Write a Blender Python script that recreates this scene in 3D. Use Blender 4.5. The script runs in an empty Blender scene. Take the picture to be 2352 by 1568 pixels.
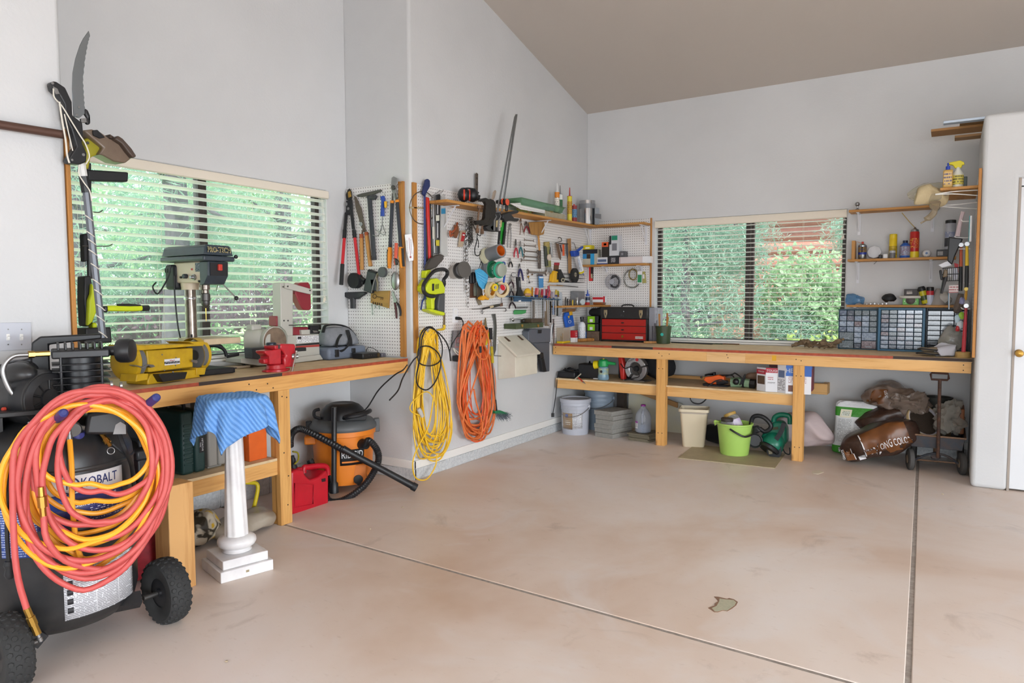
import bpy,bmesh,math,random
from mathutils import Vector as V,Matrix,noise as MN
SC=bpy.context.scene
COL=SC.collection
RAD=math.radians
rnd=random.Random(7)
# ------------------------------------------------------------------ camera
CAM_H=1.40
F_PX=1606.26
_yaw,_tilt,_roll=RAD(32.0407),RAD(3.6024),RAD(-0.1738)
CF=V((-math.sin(_yaw)*math.cos(_tilt),math.cos(_yaw)*math.cos(_tilt),-math.sin(_tilt)))
_r0=V((math.cos(_yaw),math.sin(_yaw),0));_u0=_r0 .cross(CF)
CR=_r0*math.cos(_roll)+_u0*math.sin(_roll)
CU=_u0*math.cos(_roll)-_r0*math.sin(_roll)
EYE=V((0,0,CAM_H))
cd=bpy.data.cameras.new('camera');cam=bpy.data.objects.new('camera',cd);COL.objects.link(cam)
cd.sensor_width=36;cd.lens=F_PX/2352*36;cd.clip_end=400;cd.clip_start=.05
cam.matrix_world=Matrix(((CR.x,CU.x,-CF.x,EYE.x),(CR.y,CU.y,-CF.y,EYE.y),(CR.z,CU.z,-CF.z,EYE.z),(0,0,0,1)))
SC.camera=cam
# ------------------------------------------------------------------ light
SC.view_settings.view_transform='Standard';SC.view_settings.look='None'
SC.view_settings.gamma=1;SC.view_settings.use_curve_mapping=False
SC.view_settings.exposure=0.2
w=bpy.data.worlds.new('sky');SC.world=w;w.use_nodes=True
bg=w.node_tree.nodes['Background'];bg.inputs[0].default_value=(.86,.93,1.0,1);bg.inputs[1].default_value=3.0
sl=bpy.data.lights.new('sun','SUN');sun=bpy.data.objects.new('sun',sl);COL.objects.link(sun)
sl.energy=6.5;sl.angle=RAD(3);sl.color=(1,.96,.88);sun.rotation_euler=(RAD(28),RAD(12),0)
def area(name,loc,rot,sx,sy,power,col=(1,1,1)):
 l=bpy.data.lights.new(name,'AREA');l.shape='RECTANGLE';l.size=sx;l.size_y=sy;l.energy=power;l.color=col;l.spread=RAD(125)
 o=bpy.data.objects.new(name,l);COL.objects.link(o);o.location=loc;o.rotation_euler=rot
 return o
 # daylight standing in the two open garage doors, behind the camera and on its right
area('daylight_rear_door',(1.6,-4.45,1.2),(RAD(46),0,0),5.2,2.2,215,(.88,.94,1))
area('daylight_side_door',(5.45,0.4,1.2),(RAD(48),0,RAD(90)),5.0,2.2,350,(.88,.94,1))
# ------------------------------------------------------------------ geometry helpers
def ray(x,y):return CR*((x-1176)/F_PX)+CU*((784-y)/F_PX)+CF
def atp(x,y,ax,val):
 d=ray(x,y);k=(val-EYE[ax])/d[ax];return EYE+d*k
def aX(x,y,X):return atp(x,y,0,X)
def aY(x,y,Y):return atp(x,y,1,Y)
def aZ(x,y,Z):return atp(x,y,2,Z)
class Fr:
 """a flat frame in the room: origin, right axis, up axis, normal"""
 def __init__(s,O,U,N,W=(0,0,1)):
  s.O,s.U,s.N,s.W=V(O),V(U).normalized(),V(N).normalized(),V(W).normalized()
 def P(s,u,v,n=0):return s.O+s.U*u+s.W*v+s.N*n
 def px(s,x,y,n=0):
  d=ray(x,y);o=s.O+s.N*n;k=(o-EYE).dot(s.N)/d.dot(s.N);q=EYE+d*k-s.O
  return(q.dot(s.U),q.dot(s.W))
 def at(s,x,y,n=0):
  u,v=s.px(x,y,n);return s.P(u,v,n)
def lerp(a,b,t):return a+(b-a)*t
def cat(pts,n=6,closed=False):
 """Catmull-Rom through the points"""
 pts=[V(p)for p in pts];out=[];m=len(pts)
 for i in range(m if closed else m-1):
  p1,p2=pts[i],pts[(i+1)%m]
  p0=pts[(i-1)%m]if(closed or i>0)else p1*2-p2
  p3=pts[(i+2)%m]if(closed or i+2<m)else p2*2-p1
  for k in range(n):
   t=k/n
   out.append(.5*((2*p1)+(p2-p0)*t+(2*p0-5*p1+4*p2-p3)*t*t+(3*p1-p0-3*p2+p3)*t**3))
 if not closed:out.append(pts[-1].copy())
 return out
class MB:
 def __init__(s):s.v=[];s.f=[]
 def quadstrip(s,rings,closed=True,cap=True,ringclosed=True):
  n=len(rings[0]);b=len(s.v)
  for r in rings:s.v+=[V(p)for p in r]
  m=len(rings)
  for i in range(m if not closed else m-1)if False else range(m-1):
   for j in range(n if ringclosed else n-1):
    a=b+i*n+j;c=b+i*n+(j+1)%n
    s.f.append((a,c,c+n,a+n))
  if cap:
   s.f.append(tuple(b+j for j in reversed(range(n))));s.f.append(tuple(b+(m-1)*n+j for j in range(n)))
  return s
 def box(s,lo,hi):
  x0,y0,z0=(min(lo[i],hi[i])for i in range(3));x1,y1,z1=(max(lo[i],hi[i])for i in range(3));b=len(s.v)
  s.v+=[V(p)for p in((x0,y0,z0),(x1,y0,z0),(x1,y1,z0),(x0,y1,z0),(x0,y0,z1),(x1,y0,z1),(x1,y1,z1),(x0,y1,z1))]
  s.f+=[tuple(b+i for i in q)for q in((3,2,1,0),(4,5,6,7),(0,1,5,4),(1,2,6,5),(2,3,7,6),(3,0,4,7))]
  return s
 def cbox(s,c,size,rz=0,M3=None):
  """centred box turned by rz about its own middle (or by a matrix)"""
  b=len(s.v);s.box([-q/2 for q in size],[q/2 for q in size]);m=M3 or Matrix.Rotation(rz,3,'Z')
  for i in range(b,len(s.v)):s.v[i]=m@s.v[i]+V(c)
  return s
 def fbox(s,fr,u0,u1,v0,v1,n0,n1):
  return s.poly(fr,[(u0,v0),(u1,v0),(u1,v1),(u0,v1)],n0,n1)
 def poly(s,fr,pts,n0,n1):
  """polygon in a frame pushed from n0 to n1"""
  ar=sum(pts[i][0]*pts[(i+1)%len(pts)][1]-pts[(i+1)%len(pts)][0]*pts[i][1]for i in range(len(pts)))
  if ar<0:pts=pts[::-1]
  return s.quadstrip([[fr.P(u,v,min(n0,n1))for u,v in pts],[fr.P(u,v,max(n0,n1))for u,v in pts]])
 def px(s,fr,pts,n0,n1):
  """outline given in picture pixels, standing at depth n1 of the frame"""
  return s.poly(fr,[fr.px(x,y,n1)for x,y in pts],n0,n1)
 def tube(s,pts,r,seg=8,closed=False,flat=1.0,up=None):
  pts=[V(p)for p in pts];m=len(pts)
  if m<2:return s
  rr=r if isinstance(r,(list,tuple))else[r]*m
  T=[]
  for i in range(m):
   a=pts[(i-1)%m]if(closed or i)else pts[i];c=pts[(i+1)%m]if(closed or i<m-1)else pts[i]
   t=c-a;T.append(t.normalized()if t.length>1e-9 else V((0,0,1)))
  n=V(up)if up else(V((0,0,1))if abs(T[0].z)<.9 else V((1,0,0)))
  rings=[]
  for i in range(m):
   n=n-T[i]*n.dot(T[i])
   if n.length<1e-6:n=T[i].orthogonal()
   n.normalize();bb=T[i].cross(n)
   rings.append([pts[i]+(n*math.cos(q)*flat+bb*math.sin(q))*rr[i]for q in(2*math.pi*k/seg for k in range(seg))])
  if closed:
   b=len(s.v)
   for q in rings:s.v+=q
   for i in range(m):
    for j in range(seg):
     a,c=b+i*seg+j,b+i*seg+(j+1)%seg;a2,c2=b+((i+1)%m)*seg+j,b+((i+1)%m)*seg+(j+1)%seg
     s.f.append((a,c,c2,a2))
  else:s.quadstrip(rings)
  return s
 def cyl(s,a,b,r1,r2=None,seg=16):return s.tube([a,b],[r1,r1 if r2 is None else r2],seg)
 def lathe(s,prof,base=(0,0,0),axis=(0,0,1),seg=24,flat=None,cap=True):
  ax=V(axis).normalized();e1=ax.orthogonal().normalized()
  if abs(ax.z)>.99:e1=V((1,0,0))
  e2=ax.cross(e1);base=V(base);fx,fy=flat or(1,1)
  return s.quadstrip([[base+ax*h+(e1*math.cos(t)*fx+e2*math.sin(t)*fy)*max(r,1e-4)for t in(2*math.pi*k/seg for k in range(seg))]for r,h in prof],cap=cap)
 def ball(s,c,r,seg=14,rings=8,M3=None):
  rx,ry,rz=r if isinstance(r,(tuple,list))else(r,r,r);c=V(c);m=M3 or Matrix.Identity(3)
  rg=[]
  for i in range(rings+1):
   t=math.pi*(.001+.998*i/rings)
   rg.append([c+m@V((rx*math.sin(t)*math.cos(2*math.pi*k/seg),ry*math.sin(t)*math.sin(2*math.pi*k/seg),-rz*math.cos(t)))for k in range(seg)])
  return s.quadstrip(rg)
 def grid(s,fn,nu,nv,thick=0):
  """open sheet fn(u,v) for u,v in 0..1"""
  b=len(s.v)
  for i in range(nu+1):
   for j in range(nv+1):s.v.append(V(fn(i/nu,j/nv)))
  for i in range(nu):
   for j in range(nv):
    a=b+i*(nv+1)+j;s.f.append((a,a+nv+1,a+nv+2,a+1))
  return s
 def xf(s,m):
  s.v=[m@p for p in s.v];return s
 def jit(s,amp,sc,seed=0):
  s.v=[p+MN.noise_vector(p*sc+V((seed,seed*2.1,0)))*amp for p in s.v];return s
 def bb(s):
  return V([min(p[i]for p in s.v)for i in range(3)]),V([max(p[i]for p in s.v)for i in range(3)])
WC={}
ZMIN=[None]
ROOTS=[]
def mk(name,mb,mat,parent=None,smooth=True,bevel=0,seg=2,sub=0,solid=0,ang=38):
 if ZMIN[0]:mb.v=[V((p.x,p.y,max(p.z,ZMIN[0])))for p in mb.v]
 lo,hi=mb.bb();c=(lo+hi)/2
 if parent is None:c.z=lo.z
 me=bpy.data.meshes.new(name)
 me.from_pydata([tuple(p-c)for p in mb.v],[],mb.f)
 me.validate();me.update()
 bm=bmesh.new();bm.from_mesh(me);bmesh.ops.recalc_face_normals(bm,faces=bm.faces);bm.to_mesh(me);bm.free()
 if smooth:
  me.shade_smooth()
  me.set_sharp_from_angle(angle=RAD(ang))
 me.materials.append(mat)
 o=bpy.data.objects.new(name,me);COL.objects.link(o)
 if solid:
  q=o.modifiers.new('s','SOLIDIFY');q.thickness=solid;q.offset=0
 if bevel:
  q=o.modifiers.new('b','BEVEL');q.width=bevel;q.segments=seg;q.limit_method='ANGLE';q.angle_limit=RAD(32)
 if sub:
  q=o.modifiers.new('u','SUBSURF');q.levels=sub;q.render_levels=sub
 WC[o]=c
 if parent is not None:
  o.parent=parent;o.location=c-WC[parent]
 else:o.location=c
 return o
def tag(o,label=None,cat=None,group=None,kind=None):
 if label:o['label']=label
 if cat:o['category']=cat
 if group:o['group']=group
 if kind:o['kind']=kind
 return o
def thing(name,label,cat,group=None,kind=None):
 o=bpy.data.objects.new(name,None);COL.objects.link(o);o.empty_display_size=.05
 WC[o]=V((0,0,0));ROOTS.append(o)
 return tag(o,label,cat,group,kind)
def one(name,mb,mat,label,cat,group=None,kind=None,**k):
 return tag(mk(name,mb,mat,None,**k),label,cat,group,kind)
def struct(name,mb,mat,**k):
 return tag(mk(name,mb,mat,None,**k),kind='structure')
def sroot(name):
 o=thing(name,None,None,kind='structure');return o
def _kids(o):return[c for c in bpy.data.objects if c.parent==o]
def finish():
 kids={}
 for o in bpy.data.objects:
  if o.parent:kids.setdefault(o.parent,[]).append(o)
 for r in ROOTS:
  if r.get('_f')or r not in kids:continue
  lo=V((1e9,)*3);hi=V((-1e9,)*3)
  for ch in kids[r]:
   for b in ch.bound_box:
    p=ch.matrix_basis@V(b)
    for i in range(3):lo[i]=min(lo[i],p[i]);hi[i]=max(hi[i],p[i])
  B=V(((lo.x+hi.x)/2,(lo.y+hi.y)/2,lo.z))
  r.location=B;WC[r]=B
  for ch in kids[r]:ch.location-=B
 ROOTS.clear()
def dup(root,offs,label=None,rotz=0,mat=None):
 """copy of a finished thing with its parts and sub-parts"""
 r=root.copy();COL.objects.link(r);r.location=root.location+V(offs);r.rotation_euler.z=root.rotation_euler.z+rotz
 if label:r['label']=label
 for ch in _kids(root):
  c=ch.copy();COL.objects.link(c);c.parent=r
  for g in _kids(ch):
   d=g.copy();COL.objects.link(d);d.parent=c
 return r
 # ------------------------------------------------------------------ materials
def lin(c):
 if isinstance(c,int):c=((c>>16)&255,(c>>8)&255,c&255)
 return tuple(((q/255+.055)/1.055)**2.4 if q/255>.04045 else q/255/12.92 for q in c)+(1,)
MATS={}
def nt(name):
 m=bpy.data.materials.new(name);m.use_nodes=True;t=m.node_tree
 return m,t,t.nodes['Principled BSDF']
def nd(t,typ,**k):
 n=t.nodes.new(typ)
 for a,b in k.items():setattr(n,a,b)
 return n
def ramp(t,fac,stops):
 r=nd(t,'ShaderNodeValToRGB');e=r.color_ramp.elements
 while len(e)<len(stops):e.new(.5)
 for i,(p,c)in enumerate(stops):e[i].position=p;e[i].color=lin(c)
 t.links.new(fac,r.inputs[0]);return r.outputs[0]
def coords(t,scale=(1,1,1),world=False,out='Object'):
 if world:o=nd(t,'ShaderNodeNewGeometry').outputs['Position']
 else:o=nd(t,'ShaderNodeTexCoord').outputs[out]
 mp=nd(t,'ShaderNodeMapping');mp.inputs['Scale'].default_value=scale;t.links.new(o,mp.inputs[0]);return mp.outputs[0]
def noisen(t,vec,scale,detail=3,rough=.55,dist=0):
 n=nd(t,'ShaderNodeTexNoise');n.inputs['Scale'].default_value=scale;n.inputs['Detail'].default_value=detail
 n.inputs['Roughness'].default_value=rough;n.inputs['Distortion'].default_value=dist
 t.links.new(vec,n.inputs['Vector']);return n.outputs['Fac']
def bumpn(t,b,h,strength,dist=.01):
 n=nd(t,'ShaderNodeBump');n.inputs['Strength'].default_value=strength;n.inputs['Distance'].default_value=dist
 t.links.new(h,n.inputs['Height']);t.links.new(n.outputs[0],b.inputs['Normal'])
def mixc(t,fac,a,b):
 n=nd(t,'ShaderNodeMix',data_type='RGBA');n.clamp_factor=True
 for s,q in((0,fac),(6,a),(7,b)):
  if isinstance(q,(int,float))and s==0:n.inputs[0].default_value=q
  elif hasattr(q,'is_linked'):t.links.new(q,n.inputs[s])
  else:n.inputs[s].default_value=lin(q)
 return n.outputs[2]
def mth(t,op,a,b=None):
 n=nd(t,'ShaderNodeMath',operation=op)
 for i,q in enumerate((a,b)):
  if q is None:continue
  if hasattr(q,'is_linked'):t.links.new(q,n.inputs[i])
  else:n.inputs[i].default_value=q
 return n.outputs[0]
def Mt(col,rough=.5,metal=0,var=0,col2=None,vs=30,bump=0,bs=200,trans=0,alpha=1,coat=0,name=None):
 """plain material with an optional second colour in noise and fine relief"""
 key=(col,rough,metal,var,col2,vs,bump,bs,trans,alpha,coat)
 if key in MATS:return MATS[key]
 m,t,b=nt(name or 'paint_%s'%(('%06x'%col)if isinstance(col,int)else 'c'))
 b.inputs['Base Color'].default_value=lin(col);b.inputs['Roughness'].default_value=rough;b.inputs['Metallic'].default_value=metal
 b.inputs['Transmission Weight'].default_value=trans;b.inputs['Alpha'].default_value=alpha;b.inputs['Coat Weight'].default_value=coat
 if col2 is not None:
  f=noisen(t,coords(t),vs,4)
  n=nd(t,'ShaderNodeMapRange');n.inputs[1].default_value=.5-.25+var;n.inputs[2].default_value=.75+var;t.links.new(f,n.inputs[0])
  t.links.new(mixc(t,n.outputs[0],col,col2),b.inputs['Base Color'])
 if bump:bumpn(t,b,noisen(t,coords(t),bs,3),bump,.004)
 MATS[key]=m;return m
def wood(name,c1,c2,axis='Y',knots=True,rough=.6,world=False,knot=0x5a3416):
 if name in MATS:return MATS[name]
 m,t,b=nt(name);sc=[14,14,14];sc['XYZ'.index(axis)]=.9
 v=coords(t,tuple(sc),world)
 f=noisen(t,v,1.6,4,.6,.6)
 f2=noisen(t,v,6,3,.6)
 fac=mth(t,'ADD',mth(t,'MULTIPLY',f,.72),mth(t,'MULTIPLY',f2,.28))
 c=ramp(t,fac,[(.34,c2),(.52,c1),(.7,c1)])
 if knots:
  s2=[5,5,5];s2['XYZ'.index(axis)]=2.6
  vo=nd(t,'ShaderNodeTexVoronoi');vo.inputs['Scale'].default_value=1;vo.inputs['Randomness'].default_value=1
  t.links.new(coords(t,tuple(s2),world),vo.inputs['Vector'])
  k=nd(t,'ShaderNodeMapRange');k.inputs[1].default_value=.05;k.inputs[2].default_value=.13;k.inputs[3].default_value=.85;k.inputs[4].default_value=0
  t.links.new(vo.outputs['Distance'],k.inputs[0]);c=mixc(t,k.outputs[0],c,knot)
 t.links.new(c,b.inputs['Base Color']);b.inputs['Roughness'].default_value=rough
 bumpn(t,b,fac,.12,.004)
 MATS[name]=m;return m
def clear(name,tint=0xffffff,mix=.25,rough=.15,body=0xdddddd):
 """see-through plastic or film: a little body colour and gloss over transparency"""
 if name in MATS:return MATS[name]
 m,t,b=nt(name);b.inputs['Base Color'].default_value=lin(body);b.inputs['Roughness'].default_value=rough
 tr=nd(t,'ShaderNodeBsdfTransparent');tr.inputs[0].default_value=lin(tint)
 lw=nd(t,'ShaderNodeLayerWeight');lw.inputs[0].default_value=.35
 f=mth(t,'ADD',mth(t,'MULTIPLY',lw.outputs['Facing'],.5),mix)
 mx=nd(t,'ShaderNodeMixShader');t.links.new(f,mx.inputs[0]);t.links.new(tr.outputs[0],mx.inputs[1]);t.links.new(b.outputs[0],mx.inputs[2])
 t.links.new(mx.outputs[0],t.nodes['Material Output'].inputs[0]);MATS[name]=m;return m
TXM={}
def txmesh(s):
 if s in TXM:return TXM[s]
 cu=bpy.data.curves.new('t','FONT');cu.body=s;cu.size=1;cu.align_x='CENTER';cu.align_y='CENTER';cu.resolution_u=2
 o=bpy.data.objects.new('t',cu);COL.objects.link(o)
 me=bpy.data.meshes.new_from_object(o.evaluated_get(bpy.context.evaluated_depsgraph_get()))
 TXM[s]=([tuple(q.co)for q in me.vertices],[tuple(p.vertices)for p in me.polygons])
 bpy.data.objects.remove(o);bpy.data.meshes.remove(me);bpy.data.curves.remove(cu)
 return TXM[s]
def text(parent,s,fr,u,v,n,size,mat,width=None,shear=0,rot=0,name='lettering',bold=0,fn=None):
 """flat lettering lying on a frame (or bent by fn(u,v))"""
 vs,fs=txmesh(s);xs=[p[0]for p in vs];k=size
 kx=k if not width else width/max(1e-6,max(xs)-min(xs));xm=(max(xs)+min(xs))/2
 mb=MB();c,sn=math.cos(rot),math.sin(rot)
 for p in vs:
  a,b=(p[0]-xm)*kx+shear*p[1]*k,p[1]*k
  a,b=a*c-b*sn,a*sn+b*c
  mb.v.append(fn(u+a,v+b)if fn else fr.P(u+a,v+b,n))
 mb.f=list(fs)
 for d in([(bold,0),(0,bold)]if bold else[]):
  q=len(mb.v);mb.v+=[p+fr.U*d[0]+fr.W*d[1]for p in mb.v[:len(vs)]];mb.f+=[tuple(i+q for i in f)for f in fs]
 return mk(name,mb,mat,parent,smooth=False)
 # ================================================================== the room
XM,XW,YN,YJ,YB=-3.45,-4.11,1.67,4.09,7.09
def ceil_z(y):return 3.41+.257*(7.09-y)if y>1.3 else 4.898-.257*(1.3-y)
def wall_mat():
 m,t,b=nt('white_plaster')
 f=noisen(t,coords(t,world=True),1.1,4)
 t.links.new(ramp(t,f,[(.3,0xcbcccd),(.6,0xd1d2d3),(.8,0xd5d6d7)]),b.inputs['Base Color'])
 b.inputs['Roughness'].default_value=.75
 bumpn(t,b,mth(t,'ADD',noisen(t,coords(t,world=True),55,3),mth(t,'MULTIPLY',noisen(t,coords(t,world=True),9,4),.8)),.22,.006)
 return m
PLASTER=wall_mat()
CEILM=Mt(0xc2bab2,.9,bump=.25,bs=90,name='ceiling_texture')
WHITE=Mt(0xe9e8e4,.45,name='white_trim')
CREAM=Mt(0xe6ddcd,.45,name='cream_blind')
SLATM=Mt(0xf0eeea,.4,name='white_slat')
BRONZE=Mt(0x3b332f,.45,.3,name='bronze_frame')
def floor_mat():
 m,t,b=nt('stained_concrete');v=coords(t,world=True)
 a=noisen(t,v,.55,5,.55,.4);c=ramp(t,a,[(.30,0xc6a992),(.43,0xd8c3b3),(.55,0xe2d4ca),(.70,0xe8e0dd)])
 s=noisen(t,v,2.3,6,.65,.8);k=nd(t,'ShaderNodeMapRange');k.inputs[1].default_value=.6;k.inputs[2].default_value=.74;k.inputs[4].default_value=.6
 t.links.new(s,k.inputs[0]);c=mixc(t,k.outputs[0],c,0xb09e90)
 s2=noisen(t,v,1.3,4,.6,1.2);k2=nd(t,'ShaderNodeMapRange');k2 .inputs[1].default_value=.52;k2 .inputs[2].default_value=.68;k2 .inputs[4].default_value=.55
 t.links.new(s2,k2 .inputs[0]);c=mixc(t,k2 .outputs[0],c,0xe2dad6)
 fine=noisen(t,coords(t,(1,2.6,1),True),16,5,.7);k3=nd(t,'ShaderNodeMapRange');k3 .inputs[1].default_value=.60;k3 .inputs[2].default_value=.72;k3 .inputs[4].default_value=.35
 t.links.new(fine,k3 .inputs[0]);c=mixc(t,k3 .outputs[0],c,0xbba28f)
 t.links.new(c,b.inputs['Base Color'])
 rr=nd(t,'ShaderNodeMapRange');rr.inputs[3].default_value=.34;rr.inputs[4].default_value=.6;t.links.new(s2,rr.inputs[0]);t.links.new(rr.outputs[0],b.inputs['Roughness'])
 bumpn(t,b,fine,.05,.003);b.inputs['Specular IOR Level'].default_value=.4
 return m
FLOORM=floor_mat()
JOINT=Mt(0xb0a69e,.8,col2=0x857a72,vs=40,name='joint_filler')
# floor: slabs parted by the two sawn joints
fl=sroot('floor')
GZ=Fr((0,0,0),(1,0,0),(0,0,1),(0,1,0))
def s1(x):return 2.858-.0384*(x+3.41)
def s2(y):return-.165+(2.737-y)*(-.0255)*-1 if False else-.081-.028*(y-2.845)
g=.010;xc=-.085;yc=s1(xc)
for nm,pts in(('slab',[(-4.2,s1(-4.2)+g),(xc-g,yc+g),(s2(7.1)-g,7.1),(-4.2,7.1)]),('slab',[(xc+g,yc+g),(5.6,s1(5.6)+g),(5.6,7.1),(s2(7.1)+g,7.1)]),('slab',[(-4.2,-4.7),(s2(-4.7)-g,-4.7),(xc-g,yc-g),(-4.2,s1(-4.2)-g)]),('slab',[(s2(-4.7)+g,-4.7),(5.6,-4.7),(5.6,s1(5.6)-g),(xc+g,yc-g)])):
 mk(nm,MB().poly(GZ,pts,-.12,0),FLOORM,fl,smooth=False,bevel=.004)
mk('joint_filler',MB().box((-4.2,-4.7,-.13),(5.6,7.1,-.003)),JOINT,fl)
# walls
BULL=dict(bevel=.022,seg=4)
struct('wall_middle',MB().box((-4.26,YJ,0),(XM,YB+.15,5.1)),PLASTER,**BULL)
struct('wall_left',MB().box((-4.26,-4.6,0),(XM,YN,5.3)),PLASTER,**BULL)
def holed(name,fr,u0,u1,v1,hu0,hu1,hv0,hv1,th):
 m=MB()
 # one skin with a real opening: front, back and reveal
 O=[(u0,0),(u1,0),(u1,v1),(u0,v1)];H=[(hu0,hv0),(hu1,hv0),(hu1,hv1),(hu0,hv1)]
 m.v=[fr.P(u,v,0)for u,v in O+H]+[fr.P(u,v,-th)for u,v in O+H]
 for i in range(4):
  j=(i+1)%4
  m.f+=[(i,j,4+j,4+i),(8+j,8+i,12+i,12+j),(4+i,4+j,12+j,12+i),(j,i,8+i,8+j)]
 return struct(name,m,PLASTER,smooth=False,bevel=.012,seg=3)
WN=Fr((XW,0,0),(0,1,0),(1,0,0))
MW=Fr((XM,0,0),(0,1,0),(1,0,0))
JW=Fr((0,YJ,0),(1,0,0),(0,-1,0))
BW=Fr((0,YB,0),(1,0,0),(0,-1,0))
holed('wall_window',WN,YN,YJ,5.1,1.93,3.87,.985,2.225,.15)
holed('wall_back',BW,XM,5.6,3.7,-2.655,-.825,.935,2.195,.15)
m=MB();m.poly(Fr((0,6.085,0),(1,0,0),(0,-1,0)),[(.166,0),(.39,0),(.39,2.226),(1.33,2.226),(1.33,0),(3.2,0),(3.2,2.69),(.166,2.69)],-1.0,0)
struct('wall_closet',m,PLASTER,bevel=.03,seg=4)
m=MB().box((-4.26,-4.75,0),(-1.2,-4.6,3.6)).box((4.4,-4.75,0),(5.75,-4.6,3.6)).box((-1.2,-4.75,2.5),(4.4,-4.6,3.6))
struct('wall_rear',m,PLASTER)
m=MB().box((5.6,3.2,0),(5.75,7.24,5.1)).box((5.6,-4.75,0),(5.75,-2.4,5.1)).box((5.6,-2.4,2.5),(5.75,3.2,5.1))
struct('wall_right',m,PLASTER)
m=MB();SX=Fr((0,0,0),(0,1,0),(1,0,0))
m.poly(SX,[(7.3,ceil_z(7.3)),(1.3,ceil_z(1.3)),(-4.8,ceil_z(-4.8)),(-4.8,ceil_z(-4.8)+.15),(1.3,ceil_z(1.3)+.15),(7.3,ceil_z(7.3)+.15)],-4.3,5.8)
struct('ceiling',m,CEILM,smooth=False)
# painted block course and ledge along the foot of the walls
BLOCKM=Mt(0xd6d8d8,.8,col2=0xaeb2b6,vs=60,bump=.9,bs=70,name='painted_block')
bm_=sroot('baseboard_middle');a=YJ
while a<6.9:
 b=min(a+.397,YB);mk('block',MB().box((XM-.02,a+.002,0),(XM+.006,b-.002,.084)),BLOCKM,bm_,bevel=.003,seg=1);a+=.4
bj=sroot('baseboard_jog')
for a,b in((XW,-3.83),(-3.826,XM+.006)):mk('block',MB().box((a,YJ-.006,0),(b,YJ+.02,.084)),BLOCKM,bj,bevel=.003,seg=1)
bw=sroot('baseboard_window');a=YN
while a<YJ-.05:
 b=min(a+.397,YJ-.008);mk('block',MB().box((XW-.02,a+.002,0),(XW+.006,b-.002,.16)),BLOCKM,bw,bevel=.003,seg=1);a+=.4
bb=sroot('baseboard_back');a=XM+.01
while a<.1:
 b=min(a+.397,.16);mk('block',MB().box((a+.002,YB-.006,0),(b-.002,YB+.02,.084)),BLOCKM,bb,bevel=.003,seg=1);a+=.4
struct('trim_1',MB().box((XM-.01,YJ-.01,.088),(XM+.012,YB,.15)),WHITE,bevel=.003)
struct('trim_2',MB().box((XW+.01,YJ-.012,.088),(XM+.012,YJ+.01,.15)),WHITE,bevel=.003)
struct('trim_3',MB().box((XM+.012,YB-.012,.088),(.166,YB+.01,.15)),WHITE,bevel=.003)
# door of the closet, set a little back in its opening
d=sroot('door_1')
DWH=Mt(0xdfe2e6,.4,name='door_white')
mk('door_slab',MB().box((.398,6.115,.012),(1.326,6.15,2.165)),DWH,d,bevel=.004)
mk('head_stop',MB().box((.392,6.108,2.172),(1.33,6.16,2.222)),DWH,d,bevel=.003)
mk('door_knob',MB().lathe([(.012,0),(.026,.003),(.026,.006),(.010,.012),(.011,.03),(.022,.042),(.027,.055),(.022,.068),(.004,.073)],(.425,6.118,.995),(0,-1,0),20),Mt(0xb08a45,.3,1,name='brass'),d)
struct('door_gap_shade',MB().box((.384,6.09,0),(.399,6.125,2.226)),Mt(0xa59a90,.6,name='painted_gap_shade'))  # strip coloured to stand for the shaded gap beside the door
# ================================================================== windows
GLASS=clear('window_glass',0xf4f8f6,.02,.03,0xe8eeee)
def window(name,fr,u0,u1,v0,v1,mull):
 r=sroot(name);fw=.04;n0,n1=-.135,-.085
 m=MB().fbox(fr,u0,u0+fw,v0,v1,n0,n1).fbox(fr,u1-fw,u1,v0,v1,n0,n1).fbox(fr,u0+fw,u1-fw,v0,v0+fw,n0,n1).fbox(fr,u0+fw,u1-fw,v1-fw,v1,n0,n1)
 f=mk('window_frame',m,BRONZE,r,bevel=.003)
 mk('mullion',MB().fbox(fr,mull-.04,mull-.004,v0+fw,v1-fw,n0,n1+.008),BRONZE,r,bevel=.003)
 mk('meeting_rail',MB().fbox(fr,mull+.004,mull+.034,v0+fw,v1-fw,n0-.01,n1-.012),BRONZE,r,bevel=.003)
 mk('latch',MB().fbox(fr,mull-.03,mull-.014,1.5,1.57,n1+.008,n1+.022),Mt(0x555250,.4,.5),r,bevel=.003)
 for a,b,n in((u0+fw,mull-.04,-.105),(mull+.034,u1-fw,-.125)):
  mk('pane',MB().fbox(fr,a,b,v0+fw,v1-fw,n,n+.004),GLASS,r,smooth=False)
 mk('window_sill',MB().fbox(fr,u0,u1,v0-.004,v0+.012,-.14,.012),WHITE,r,bevel=.004)
 return r
window('window_1',WN,1.93,3.87,.985,2.225,2.872)
window('window_2',BW,-2.655,-.825,.935,2.195,-1.70)
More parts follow.
